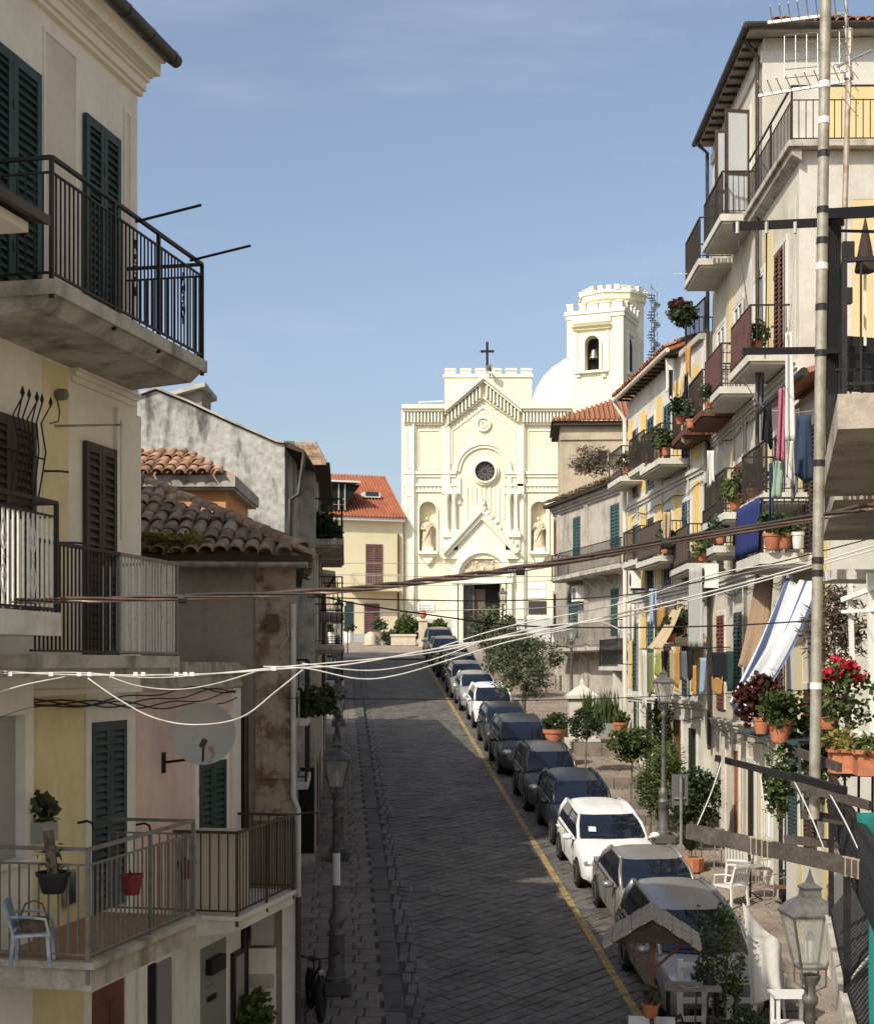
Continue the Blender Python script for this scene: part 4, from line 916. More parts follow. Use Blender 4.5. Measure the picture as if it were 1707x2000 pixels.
tile_roof(C, (.13,0,ez), (-.5,6.2,ez), (-math.cos(pit),0,math.sin(pit)), 4, OLDT, .205, .38, clip=lambda q: (q.y + .28) > (.15 - q.x) + .1)
# gutter and plumbing on the gable
gz = zEv - .03
MB().tube([(xp-1.5,-.34,gz),(.2,-.34,gz-.02)], .045, 8).build('gutter', M('old_zinc', (.30,.26,.21), .6, .3, col2=(.16,.11,.08), scale=6), C, smooth=True)
mb = MB(); zz = lambda y: at(0, y, YCW).z - zbC
WPIPE = M('grey_white_pipe', (.52,.51,.48), .5, col2=(.42,.40,.36), scale=3)
MB().tube([(-.02,-.1,zz(1180)),(-.02,-.1,zz(1555)),(.05,-.1,zz(1580)),(.05,-.1,zz(1750))], .035, 8).build('downpipe', WPIPE, C, smooth=True)
MB().tube([(.05,-.1,zz(1750)),(.04,-.1,0)], .04, 8).build('lower_downpipe', GUTT, C, smooth=True)
bx = at(537, 1215, YCW); mb = MB(); mb.box(bx.x-CXR-.1, bx.x-CXR+.06, -.2, -.05, bx.z-zbC-.13, bx.z-zbC+.1); jb = mb.build('junction_box', M('rusty_box', (.10,.06,.045), .7), C)
mb = MB(); bq = (bx.x-CXR, -.12, bx.z-zbC); mb.tube([(bq[0],bq[1],bq[2]+.1),(bq[0]+.18,bq[1],bq[2]+.05),(bq[0]+.2,bq[1],bq[2]-.2),(bq[0]+.05,bq[1],bq[2]-.42),(bq[0]+.12,bq[1],bq[2]-.5)], .008, 4); mb.build('loose_wires', CABLEW, C)
mb = MB(); xq = at(480,0,YCW).x-CXR; mb.tube([(xq,-.1,zz(1400)),(xq,-.1,0)], .05, 8); mb.build('soil_pipe', GUTT, C, smooth=True)
mb = MB(); x0 = at(495,0,YCW).x-CXR; x1 = at(537,0,YCW).x-CXR; mb.box(x0,x1,-.25,-.005,zz(1840),zz(1775)); mb.box(x0+.02,x1-.02,-.26,-.25,zz(1836),zz(1780)); mb.build('meter_box', M('pale_grey_box', (.40,.40,.38), .6), C)
mb = MB(); mb.box(x0-.05,x1+.02,-.12,-.005,0,zz(1850)); mb.build('white_socle', WHITW, C); mb = MB(); mb.box(x0-.03,x1,-.16,-.12,zz(1925),zz(1900)); mb.build('stone_bracket', SLABC, C)
MB().box(x1+.1, .004, -.03, -.004, 0, zz(1740)).build('white_patch', WHITW, C)
for i_, (yy_, zc_) in enumerate(((1515, 25.2), (1398, 25.6))):           # narrow balconies on the street side
    zs_ = CZ + (HY - yy_)/FPX*25.4 - zbC; xs_ = lambda Y: -.1*(Y-YCW)
    MB().prism([(xs_(24.0)-.1,3.6,zs_-.12),(xs_(24.0)+.22,3.6,zs_-.12),(xs_(26.3)+.30,5.95,zs_-.12),(xs_(26.3)-.1,5.95,zs_-.12)], (0,0,.12)).build('balcony_slab', SLABW, C)
    railing(C, [(xs_(24.0)-.05,3.64),(xs_(24.0)+.19,3.64),(xs_(26.3)+.27,5.9)], zs_, .95, IRON, .11, True, .016, .035, posts=(1,2))
# weeds on the eave
WEED = leafmat('dry_weed', (.26,.21,.06), (.12,.13,.04))
t = thing('roof_weeds', 'yellow green weeds growing on the clay tile eave', 'weeds', (at(325,1065,20.1).x, 20.05, zbC + ez + .02))
leaves('foliage', WEED, t, (0,0,.12), (.5,.13,.14), 900, .07, 16, .3, 5, .3)
leaves('foliage', WEED, t, (-.38,-.02,.08), (.22,.13,.16), 500, .07, 9, .3, 6, .3)

# ---- small orange house and the big grey gable behind
YD_ = 27.2; xr = at(441,0,YD_).x; zbD = zr(YD_); D_ = thing('orange_house', 'small orange house with clay tile roof in front of mouldy gable', 'house', (xr, YD_, zbD))
zq = lambda y, Y=YD_: CZ + (HY-y)/FPX*Y - zbD
MB().box(-4, 0, 0, 3.2, 0, zq(953)).build('wall', ORANW, D_)
mb = MB(); mb.box(-4, .2, -.22, 3.4, zq(953), zq(931)); mb.box(-4, .16, -.16, 3.3, zq(958), zq(953)); mb.build('eave', SLABC, D_)
pit = R(20); e2 = zq(929); mb = MB(); hz = 1.9*math.tan(pit)
mb.add([(-4,-.22,e2-.02),(.2,-.22,e2-.02),(-.9,1.5,e2+hz-.05),(-4,1.5,e2+hz-.05),(.2,3.4,e2-.02),(-.9,3.0,e2+hz-.05)], [(0,1,2,3),(1,4,5,2)]); mb.build('roof_bed', ORTILE, D_)
tile_roof(D_, (-2.4,-.26,e2), (.2,-.26,e2), (0, math.cos(pit), math.sin(pit)), 5, ORTILE, .215, .38, clip=lambda q: (.2 - q.x) > (q.y + .26) * .62)
YE = 31.5; zbE = zr(YE); xe = at(556,0,YE).x; E = thing('grey_gable_house', 'tall house with black mould streaked grey gable wall', 'house', (xe, YE, zbE))
ze = lambda y: CZ + (HY-y)/FPX*YE - zbE; xE = lambda x: at(x,0,YE).x - xe
mb = MB(); mb.prism([(xE(200),0,0),(0,0,0),(0,0,ze(868)),(xE(541),0,ze(866)),(xE(445),0,ze(825)),(xE(367),0,ze(788)),(xE(305),0,ze(763)),(xE(200),0,ze(800))], (0,3.6,0)); mb.build('gable_wall', GREYW, E)
mb = MB(); tops = [(556,866),(541,864),(445,822),(367,785),(305,760),(200,797)]
for (x0,y0),(x1,y1) in zip(tops[:-1], tops[1:]): mb.prism([(xE(x0),-.08,ze(y0)),(xE(x1),-.08,ze(y1)),(xE(x1),-.08,ze(y1-4)),(xE(x0),-.08,ze(y0-4))], (0,3.8,0))
mb.build('verge', SLABC, E)
mb = MB(); mb.prism([(0,-.02,ze(872)),(.05,-.02,ze(862)),(.42,-.02,ze(879)),(.42,-.02,ze(886))], (0,3.6,0)); mb.build('eave', M('dark_eave', (.06,.045,.035)), E)
for k in range(9): inst(tile_mesh(OLDT), 'roof_tile', E, (.22, .1+k*.4, ze(869)), (0, R(25), R(-90)))
mb = MB(); mb.tube([(.42,0,ze(885)),(.3,.0,ze(965)),(.12,.02,ze(975)),(.1,.05,ze(1060))], .05, 7); mb.build('downpipe', GUTT, E, smooth=True)
ch_ = MB(); ch_.box(xE(318), xE(381), .9, 2.2, ze(800), ze(748)); ch_.build('roof_hut', BROWNW, E)
mb = MB(); mb.prism([(xE(268),.7,ze(775)),(xE(390),.7,ze(742)),(xE(390),.7,ze(733)),(xE(268),.7,ze(767))], (0,1.8,0)); mb.build('hut_roof', SLABC, E)

# ---- the row that follows up the hill
def lx(Y): return -2.1 - .0615 * (Y - 22.5)
def row_house(name, label, y0, y1, ztop_px, wallm, ytop=None, depth=8, lx=lx):
    Fh = Fac(lx(y0), y0, lx(y0)-lx(y1), y0-y1, zr(y0)); 
    Fh = Fac(lx(y1), y1, lx(y0)-lx(y1), y0-y1, zr(y0)); t = Fh.root(name, label, 'house'); Ln = math.hypot(lx(y0)-lx(y1), y1-y0)
    zt_ = CZ + (HY-ztop_px)/FPX*y0 - Fh.zb; MB().box(0, Ln, -depth, 0, -1, zt_).build('wall', wallm, t)
    return Fh, t, Ln, zt_
FF, Ft, Ln, zt_ = row_house('shop_house', 'narrow house with white framed veranda beside the grey gable', 34.6, 44, 918, SLABC)
MB().box(-.1, Ln+.15, -8, .35, zt_, zt_+.16).build('roof_slab', M('dark_eave', (.06,.045,.035)), Ft)
mb = MB(); mb.box(Ln-1.2, Ln-.5, -1.2, -.5, zt_+.16, zt_+.75); mb.build('chimney', M('mossy_block', (.16,.155,.08), .95, fine=.2), Ft)
zf = lambda y, Y=34.5: CZ + (HY-y)/FPX*Y - FF.zb
xw = lambda px: (lx(34.6) - at(px,0,34.5).x)
for px0, px1 in ((541,551),(553,566)):
    mb = MB(); mb.box(Ln+.003, Ln+.03, -xw(px0), -xw(px1), zf(1022), zf(942)); w_ = mb.build('window', GLASS, Ft)
    mb = MB()
    for q0, q1 in ((px0,px0+1.5),(px1-1.5,px1)): mb.box(Ln+.03, Ln+.05, -xw(q0), -xw(q1), zf(1022), zf(942))
    mb.build('window_frame', WFRAME, w_)
mb = MB(); mb.box(Ln+.003, Ln+.12, -xw(530), -xw(581), zf(1058), zf(1028)); mb.build('parapet', PINKW, Ft)
mb = MB(); mb.box(Ln+.0, Ln+.2, -xw(530), -xw(583), zf(1028), zf(1024)); mb.build('parapet_coping', WFRAME, Ft)
for i, (s0, s1, y) in enumerate(((1.0, 4.2, 1068), (5.2, 9.0, 1072), (1.0, 4.0, 1190), (5.0, 9.0, 1262))):
    z = zf(y, 38); balcony(Ft, s0, s1, z, .62, .95, .14, SLABC, IRON, False, .12); opening(Ft, s0+.8, s0+1.8, z, z+2.3, WHITW, .1, 'shutter', BROWNS if i % 2 else GREENS)
MB().box(Ln+.003, Ln+.03, -xw(583), -xw(613), zf(1668,34.5), zf(1500,34.5)).build('doorway', DARK, Ft)
for z in (.1,): opening(Ft, 2, 3.2, z, z+2.3, None, .1, 'dark'); opening(Ft, 6, 7.2, .1, 2.5, None, .1, 'door', REDBR)
FG, Gt, Ln, zt_ = row_house('pale_house', 'low pale plastered house with iron balconies on the shaded side', 44.6, 56.0, 1120, M('pale_plaster_row', (.58,.55,.48), .9, col2=(.48,.45,.38), scale=1, fine=.08), depth=4)
mb = MB(); mb.prism([(-.1,.4,zt_-.05),(-.1,.4,zt_+.06),(-.1,-3,zt_+.55),(-.1,-3,zt_+.4)], (Ln+.25,0,0)); mb.build('roof', SLABW, Gt)
mb = MB(); mb.tube([(Ln+.1,.4,zt_-.1),(Ln+.05,.05,zt_-.6),(Ln+.05,.05,zt_-4)], .05, 6); mb.build('downpipe', REDBR, Gt)
for s0, s1, zz_ in ((1,4,3.2),(5.5,10.2,3.3)):
    balcony(Gt, s0, s1, zz_, .6, .95, .14, SLABW, IRON, False, .14); opening(Gt, s0+1, s0+2, zz_, zz_+2.3, WHITW, .1, 'shutter', GREENS)
opening(Gt, 7, 8.1, .1, 2.4, None, .1, 'door', REDBR); opening(Gt, 2.4, 3.4, .9, 3.0, None, .1, 'dark')
lxh = lambda Y: -.0775*Y
FH, Ht, Ln, zt_ = row_house('tall_white_house', 'tall white house near the square with sloping roof edge', 61.6, 84, 918, M('bright_white_plaster', (.70,.69,.65), .9, col2=(.62,.61,.56), scale=1, fine=.05), depth=6, lx=lxh)
mb = MB(); mb.prism([(-.2,.3,zt_),(-.2,.3,zt_+.12),(-.2,-6,zt_+1.3),(-.2,-6,zt_+1.15)], (Ln+.4,0,0)); mb.build('roof', SLABW, Ht); MB().tube([(Ln+.1,.2,zt_-.1),(Ln+.08,-.25,zt_-.7),(Ln+.08,-.25,zt_-6)], .07, 6).build('downpipe', REDBR, Ht)
for s0 in (2, 7, 12, 17): opening(Ht, s0, s0+1, 1.2, 3.4, WHITW, .1, 'shutter', GREENS); opening(Ht, s0+2, s0+3, -.8+.06*s0*0, 1.3, None, .1, 'dark')
balcony(Ht, 16, 20, 2.4, .6, .95, .14, SLABW, IRON, False, .14)
# ------------------------------------------------------------------ right side row
RC = M('pale_cream_render', (.555,.51,.41), .92, col2=(.44,.395,.31), scale=.9, lo=.4, hi=.7, streaks=((.40,.34,.26), .45), fine=.07, fscale=9, bump=.12)
RWH = M('whitewashed_render', (.57,.545,.48), .92, col2=(.47,.44,.375), scale=1.0, streaks=((.46,.42,.35), .4), fine=.06, fscale=9, bump=.12)
RY = M('ochre_panel', (.62,.48,.22), .92, col2=(.60,.46,.20), scale=1.0, streaks=((.45,.34,.17), .3), fine=.06)
RYP = M('pale_yellow_panel', (.62,.51,.27), .92, col2=(.58,.46,.235), scale=.8, fine=.05)
OLDG = M('old_grey_beige_render', (.44,.40,.34), .95, col2=(.29,.26,.22), scale=.9, lo=.4, hi=.68, streaks=((.17,.15,.125), .75), fine=.14, fscale=8, bump=.3, bscale=14)
TANW = M('tan_weathered_wall', (.48,.40,.29), .95, col2=(.33,.265,.19), scale=.8, streaks=((.24,.19,.14), .5), fine=.14, bump=.3)
ROOFT = M('brick_red_roof_tile', (.36,.155,.085), .9, col2=(.24,.11,.065), scale=4, fine=.25, rnd=.2)
RUSTP = M('rusty_red_sheet', (.13,.05,.035), .7, col2=(.09,.035,.025), scale=3, fine=.15)
TEALS = M('blue_green_shutter', (.045,.085,.09), .6, fine=.2)
RAILB = M('brown_black_rail', (.035,.026,.022), .6, .2, fine=.2)

def rbalc(F, root, px, py, length, depth=.8, h=1.0, smat=None, rmat=None, panel=None, parts=False, spacing=.12, slab=.16, **kw):
    """balcony whose near outer corner shows at (px, py)"""
    s0, z = F.pix(px, py, depth); b = balcony(root, s0, s0 + length, z, depth, h, slab, smat, rmat, parts, spacing, **kw)
    if panel:
        mb = MB(); mb.box(s0+.02, s0 + length-.02, depth+.012, depth+.02, z+.1, z+h-.04); mb.build('balcony_screen', panel, b)
    return s0, z
def strip(F, root, y0, y1, z0, z1, mat, o=.012, name='wall_panel'):
    MB().box(y0, y1, -.01, o, z0, z1).build(name, mat, root)

# tall corner house with roof terrace
Y1 = 29.9; F1 = Fac(7.3, Y1, .02, 1, zr(Y1)); R1 = F1.root('terrace_house', 'tall cream and yellow house with roof terrace and dark gutter', 'house')
zT = CZ + (HY-293)/FPX*Y1 - F1.zb; zE1 = CZ + (HY-88)/FPX*34 - F1.zb; LT = 3.7; L1 = 10.6
MB().box(0, L1, -8, 0, 0, zT).build('wall', RC, R1)
MB().box(LT, L1, -8, 0, zT, zE1).build('top_floor_wall', RC, R1)
# end wall facing down the street: white pier and yellow field (local x<0 side faces the viewer)
e0 = .012
MB().box(-.014, 0, -1.05, 0.012, 9.0, zT-.02).build('corner_pier', RWH, R1)
MB().box(-.010, 0, -8, -1.05, 9.0, zT-1.0).build('end_panel', RYP, R1); MB().box(-.016, 0, -8, -1.05, zT-1.0, zT-.02).build('end_band', RWH, R1)
MB().box(LT-.014, LT, -1.3, .012, zT, zE1-.3).build('corner_pier', RWH, R1); MB().box(LT-.010, LT, -8, -1.3, zT, zE1-1.1).build('end_panel', RYP, R1); MB().box(LT-.016, LT, -8, -1.3, zE1-1.1, zE1-.3).build('end_band', RWH, R1)
# terrace slab and rail
mb = MB(); mb.box(-.28, LT+1.0, -8, .28, zT, zT+.12); mb.prism([(-.2,.2,zT),(-.2,.2,zT-.14),(-.2,0,zT-.26),(-.2,-.0,zT)], (LT+1.2,0,0)); mb.build('terrace_slab', SLABC, R1)
railing(R1, [(LT+.6, .2), (LT*.5, .2), (-.2, .2), (-.2, -2.5), (-.2, -6)], zT+.12, 1.1, RAILB, .14, True, .018, .04, .05, mid=.28, posts=(1,2,3))
# roof with gutters, joists and tile ends
gz = zE1 + .12
mb = MB(); mb.prism([(LT-.45,.42,gz-.04),(LT-.45,.42,gz+.05),(LT+3,-4,gz+1.7),(LT+3,-4,gz+1.6)], (.01,0,0)); 
mb = MB(); mb.add([(LT-.42,.40,gz),(L1+.25,.40,gz),(L1-3,-4,gz+1.6),(LT+3,-4,gz+1.6),(LT-.42,-8,gz),(LT+3,-8,gz+1.6)], [(0,1,2,3),(0,3,5,4)]); mb.build('roof_bed', ROOFT, R1)
MB().box(LT-.40, L1+.2, -8, .38, gz-.10, gz-.03).build('soffit', M('old_soffit', (.34,.31,.27), .9, col2=(.22,.19,.16), scale=2), R1)
tile_roof(R1, (LT-.45,-.1,gz+.02), (LT-.45,-6.2,gz+.02), (math.cos(R(22)),0,math.sin(R(22))), 3, ROOFT, .235, .38, clip=lambda q: -q.y > (q.x-LT)*.9 - .2)
mb = MB(); mb.tube([(LT-.5,.46,gz-.02),(L1+.25,.46,gz-.02)], .075, 8); mb.build('gutter', GUTT, R1, smooth=True)
mb = MB(); mb.tube([(LT-.5,.46,gz-.02),(LT-.5,-8,gz-.02)], .075, 8); mb.build('gutter', GUTT, R1, smooth=True)
jm = MB().box(-.03,.03,0,.36,-.07,0).mesh('rafter', GUTT)
for k in range(13): inst(jm, 'rafter', R1, (LT + .1 + k*.53, .0, gz-.10))
mb = MB(); mb.tube([(LT+.1,.4,gz-.1),(LT+.12,.2,gz-.35),(LT+.12,.1,gz-.5),(LT+.12,.1,zT-8)], .05, 7); mb.build('downpipe', GUTT, R1, smooth=True)
mb = MB(); mb.tube([(L1,.4,gz-.1),(L1-.05,.15,gz-.35),(L1-.05,.1,3)], .05, 7); mb.build('downpipe', GUTT, R1, smooth=True)
MB().box(LT-.02, L1, 0, .05, zE1-.55, zE1-.3).build('frieze', RWH, R1)
# floors: 18.6, 14.6, 10.6, 6.7 m above datum
fl = [18.75-F1.zb, 14.68-F1.zb, 10.75-F1.zb, 7.1-F1.zb]
for z in fl[1:]: moulding(R1, 'string_course', 0, L1, z-.45, [(.08,.04),(.1,.08),(.05,.12)], RWH)
for k, (a0, a1) in enumerate(((.35,1.0),(2.6,3.2),(5.0,5.6),(7.4,8.0))):
    for z in fl[1:3]: strip(F1, R1, a0, a1, z+.1, z+3.2, RYP if k % 2 else RWH)
for a in (1.2, 3.5, 6.1, 8.6):
    for i, z in enumerate(fl[1:]):
        opening(R1, a, a+1.05, z+.05, z+2.5, RWH, .14, 'glass' if (i == 0 and a > 3) else 'shutter', None if (i == 0 and a > 3) else (BROWNS, REDBR, GREYGS)[(int(a)+i) % 3], pitch=.1)
# top floor: wide open french window with balcony
s0, z = rbalc(F1, R1, 1411, 418, 2.6, .75, 1.0, RWH, RAILB)
opening(R1, s0+.5, s0+1.7, z+.03, z+2.6, RWH, .12, 'glass')
for side, ang in ((s0+.48, 100), (s0+1.72, 88)):
    mb = MB(); w = .62; H = 2.55; t = .07
    mb.box(0,t,-.025,.025,0,H); mb.box(w-t,w,-.025,.025,0,H); mb.box(t,w-t,-.024,.024,H-t,H); mb.box(t,w-t,-.024,.024,0,t*1.6); mb.box(t,w-t,-.024,.024,1.0,1.0+t)
    lf = mb.build('open_leaf', BROWNS, R1, loc=(side, .02, z+.05), rot=(0,0,R(ang)))
    MB().box(t,w-t,-.006,.006,t*1.6,H-t).build('leaf_pane', M('curtain_glass', (.42,.44,.46), .15, spec=.5, fine=.1), lf)
rbalc(F1, R1, 1367, 505, 2.4, .8, 1.05, RWH, RAILB)
rbalc(F1, R1, 1466, 690, 2.2, .85, 1.0, RWH, RAILB, RUSTP)
rbalc(F1, R1, 1409, 755, 2.3, .85, 1.0, RWH, RAILB, RUSTP)
rbalc(F1, R1, 1372, 800, 2.2, .85, 1.0, RUSTP, RAILB)
rbalc(F1, R1, 1337, 838, 2.3, .85, 1.0, RUSTP, RAILB)
rbalc(F1, R1, 1418, 1000, 3.0, .8, 1.0, RWH, RAILB)
rbalc(F1, R1, 1345, 1100, 3.4, .8, 1.05, RWH, RAILB, M('brown_mesh_screen', (.085,.06,.048), .9, fine=.2))
rbalc(F1, R1, 1398, 1066, 1.9, .8, 1.0, RWH, RAILB)
# ground floor doors
zg_ = lambda y: zr(Y1 + y) - F1.zb + .1
for a, k, m in ((1.0,'dark',None),(2.4,'door',WFRAME),(4.6,'dark',None),(6.6,'door',M('orange_brown_door', (.32,.12,.05), .6, fine=.15)),(8.6,'door',BROWNS)): opening(R1, a, a+.95, zg_(a), zg_(a)+2.4, RWH, .16, k, m)
for k in range(6): strip(F1, R1, .2+1.75*k, .55+1.75*k, 0, fl[3]-.6, RC, .05, 'pier')

# lower house in front of it
Y0 = 26.2; F0 = Fac(6.95, Y0, .02, 1, zr(Y0)); R0 = F0.root('whitewashed_house', 'whitewashed house with dark eave and blue draped balcony', 'house')
z0t = CZ + (HY-735)/FPX*Y0 - F0.zb; L0 = 3.66
MB().box(0, L0, -6, 0, 0, z0t).build('wall', RWH, R0)
mb = MB(); mb.prism([(-.3,.5,z0t),(-.3,.5,z0t+.1),(-.3,-4,z0t+1.6),(-.3,-4,z0t+1.5)], (L0+.3,0,0)); mb.build('roof', ROOFT, R0)
mb = MB(); mb.tube([(-.35,.55,z0t+.02),(L0,.55,z0t+.02)], .08, 8); mb.build('gutter', GUTT, R0, smooth=True)
sB0r, zB0 = F0.pix(1489, 1080, 1.05)
bl = balcony(R0, sB0r, sB0r+2.3, zB0, 1.05, 1.0, .2, RWH, RAILB, True, .13)
opening(R0, .9, 1.9, zB0+.03, zB0+2.4, RWH, .14, 'shutter', BROWNS); opening(R0, .9, 1.9, 2.1, 5.2, RWH, .14, 'shutter', BROWNS); opening(R0, 2.5, 3.3, 2.1, 4.9, RWH, .14, 'shutter', GREYGS)
rbalc(F0, R0, 1497, 962, 2.4, .8, 1.0, RWH, RAILB)
for a in (.2, 2.2): strip(F0, R0, a, a+.4, 0, z0t-.3, RYP)

# curved row further up
F2 = Fac(7.30, 40.6, -.068, 1, zr(40.6)); R2 = F2.root('yellow_striped_house', 'white row house with bright yellow wall panels and tiled eave', 'house')
XS = 2.4; L2 = 10.6; zE2 = CZ + (HY-672)/FPX*42 - F2.zb
MB().box(0, L2, -8, 0, -.5, zE2).build('wall', RWH, R2)
mb = MB(); mb.add([(XS,.42,zE2+.12),(L2+.2,.42,zE2+.12),(L2+.2,-4,zE2+1.9),(XS,-4,zE2+1.9),(XS,.42,zE2+.03),(L2+.2,.42,zE2+.03),(L2+.2,-4,zE2+1.8),(XS,-4,zE2+1.8)], [(0,1,2,3),(7,6,5,4),(0,4,5,1),(1,5,6,2),(2,6,7,3),(3,7,4,0)]); mb.build('roof_bed', ROOFT, R2)
tile_roof(R2, (XS,.44,zE2+.14), (L2+.1,.44,zE2+.14), (0,-math.cos(R(21)),math.sin(R(21))), 3, ROOFT, .235, .38)
for k in range(14): inst(jm, 'rafter', R2, (XS + .1 + k*.6, .0, zE2+.03), None, (1,1.1,1))
railing(R2, [(.05,-.05),(XS-.05,-.05),(XS-.05,-2)], zE2, 1.0, RAILB, .13, False, posts=(0,1))
MB().box(-.02,XS,-.0,.14,zE2-.16,zE2+.0).build('terrace_coping', SLABC, R2)
mb = MB(); mb.tube([(XS,.47,zE2+.05),(L2+.2,.47,zE2+.05)], .07, 8); mb.build('gutter', M('pale_gutter', (.62,.58,.50), .6), R2, smooth=True)
mb = MB(); mb.tube([(L2+.1,.47,zE2),(L2+.0,.12,zE2-.6),(L2+.0,.1,-.3)], .07, 7); mb.build('downpipe', M('pale_gutter', (.6,.6,.5)), R2, smooth=True)
fl2 = [13.9-F2.zb, 10.7-F2.zb, 7.4-F2.zb]
RYB = M('strong_yellow_panel', (.68,.47,.13), .9, col2=(.62,.41,.10), scale=1, fine=.05)
for k, a in enumerate((.5, 2.9, 5.3, 7.7, 9.7)):
    for z in fl2: strip(F2, R2, a, a+.62, z+.15, z+2.75, RYB)
    if k < 4:
        for i, z in enumerate(fl2): opening(R2, a+1.0, a+1.9, z+.05, z+2.3, RWH, .12, 'shutter', (BROWNS, TEALS, GREYGS)[(k+i) % 3], pitch=.12)
for z in fl2: moulding(R2, 'string_course', 0, L2, z-.3, [(.1,.05),(.1,.1)], RWH)
rbalc(F2, R2, 1290, 895, 2.6, .85, 1.0, RWH, RAILB); rbalc(F2, R2, 1214, 930, 2.2, .7, 1.0, RWH, RAILB, belly=.16)
rbalc(F2, R2, 1258, 905, 2.2, .85, 1.0, RWH, RAILB); rbalc(F2, R2, 1290, 1085, 3.2, .8, 1.0, RWH, RAILB, M('brown_mesh_screen', (.08,.06,.05)))
rbalc(F2, R2, 1320, 1245, 2.6, .8, 1.0, RWH, RAILB); rbalc(F2, R2, 1250, 1090, 2.6, .7, 1.0, RWH, RAILB)
for a, k, m in ((.8,'dark',None),(2.6,'door',REDBR),(4.4,'door',WFRAME),(6.6,'dark',None),(8.6,'door',GREENS)): opening(R2, a, a+1.0, zr(40.6+a)-F2.zb+.1, zr(40.6+a)-F2.zb+2.35, RWH, .14, k, m)

# white porch wing below the grey house
Y3 = 52.5; F3 = Fac(6.75, Y3, -.1, 1, zr(Y3)); R3p = F3.root('porch_house', 'low white house with covered porch under an ornate iron balcony', 'house')
zp = CZ + (HY-1302)/FPX*Y3 - F3.zb; MB().box(0, 7.0, -4, -1.2, 0, zp+2.6).build('wall', RWH, R3p)
mb = MB(); mb.box(0, .28, -.3, 0, 0, zp-.15); mb.build('pillar', RWH, R3p); MB().box(2.2, 2.5, -.3, 0, 0, zp-.15).build('pillar', RWH, R3p); MB().box(0, 4.6, -1.25, .1, zp-.15, zp).build('porch_slab', RWH, R3p)
railing(R3p, [(0.0,-1.2),(0.0,.05),(4.5,.05)], zp, 1.0, IRON, .12, False, .02, .04, belly=.1)
opening(R3p, 1.0, 2.0, .1, 2.3, None, .1, 'shutter', WFRAME, o=-1.19); opening(R3p, 3.2, 4.2, .1, 2.3, None, .1, 'dark', o=-1.19)

# grey weathered palazzo turned towards the square
F4 = Fac(7.75, 60, -.2, 1, zr(60)); R4 = F4.root('weathered_palazzo', 'grey weathered palazzo with teal shutters and long iron balconies', 'house')
L4 = 11.0; zE4 = CZ + (HY-938)/FPX*60 - F4.zb
MB().box(-3, L4, -7, 0, -.6, zE4).build('wall', OLDG, R4)
MB().box(-3, L4+.4, -7, .45, zE4, zE4+.14).build('eave', M('dark_eave', (.06,.045,.035)), R4)
tile_roof(R4, (-2,.5,zE4+.17), (L4+.3,.5,zE4+.17), (0,-math.cos(R(14)),math.sin(R(14))), 2, OLDT, .25, .4)
moulding(R4, 'cornice', -3, L4+.05, zE4-.4, [(.12,.06),(.12,.14),(.16,.22)], OLDG)
for px in (1095, 1150, 1222): 
    a = F4.pix(px, 1000)[0]; strip(F4, R4, a, a+.45, -.4, zE4-.4, OLDG, .09, 'pilaster')
def f4open(x0, x1, y0, y1, mat, kind='shutter'):
    a0, z1 = F4.pix((x0+x1)/2, y0); z0 = F4.pix((x0+x1)/2, y1)[1]; a0 = F4.pix(x1,0)[0]; a1 = F4.pix(x0,0)[0]; opening(R4, a0, a1, z0, z1, OLDG, .16, kind, mat, pitch=.14)
f4open(1194,1211,985,1085,TEALS); f4open(1121,1135,1010,1090,TEALS); f4open(1084,1095,1015,1080,REDBR)
f4open(1195,1210,1150,1240,TEALS); f4open(1112,1130,1158,1245,TEALS); f4open(1083,1094,1160,1235,BROWNS)
f4open(1140,1152,1320,1385,BROWNS,'door'); f4open(1086,1098,1320,1385,BROWNS)
for x0, y, x1 in ((1212,1102,1078),(1205,1262,1076)):
    s0, z = F4.pix(x0, y, .9); s1 = F4.pix(x1, y, .9)[0]; balcony(R4, s0, s1, z, .9, 1.05, .14, SLABC, IRON, False, .14, brackets=4, belly=.0 if y < 1200 else .14)
a, z = F4.pix(1138, 1160); mb = MB(); mb.box(a-.5, a+.4, .02, .4, z-.35, z+.35); ac = mb.build('air_conditioner', WFRAME, R4); MB().lathe([(.26,0),(.26,.02)], 16).build('fan_grille', M('grey_lamp_body', (.16,.15,.14)), ac, loc=(a,.40,z), rot=(R(-90),0,0))
# tall tan house behind it
Y5 = 74; F5 = Fac(at(1094,0,Y5).x, Y5, -1, .06, zr(Y5)); R5 = F5.root('tan_house', 'tan weathered house with red tiled hip roof behind the palazzo', 'house')
zE5 = CZ + (HY-832)/FPX*Y5 - F5.zb; MB().box(-9, 0, -5, 0, 0, zE5).build('wall', TANW, R5)
MB().box(-9, .35, -5.3, .3, zE5, zE5+.2).build('eave', M('dark_eave', (.06,.045,.035)), R5)
mb = MB(); zr5 = zE5+2.3; mb.add([(.45,.4,zE5+.2),(-9,.4,zE5+.2),(-9,-4.4,zr5),(-3.6,-4.4,zr5),(.45,-5.4,zE5+.2)], [(0,1,2,3),(0,3,4)]); mb.build('roof_bed', ROOFT, R5)
mb = MB()
for k in range(36):
    a = .35 - k*.25; t = min(1, max(.08, (.45-a)/4.05)); mb.tube([(a,.42,zE5+.24),(a,.4-4.8*t,zE5+.24+2.1*t)], .085, 5)
mb.build('tile_ribs', ROOFT, R5, kind='stuff')
a0, z0 = F5.pix(1185, 895); a1, z1 = F5.pix(1167, 880); MB().box(a0, a1, 0, .02, z0, z1).build('window', DARK, R5)
MB().box(-9, .05, 0, .08, zE5-.7, zE5-.5).build('string_course', TANW, R5)
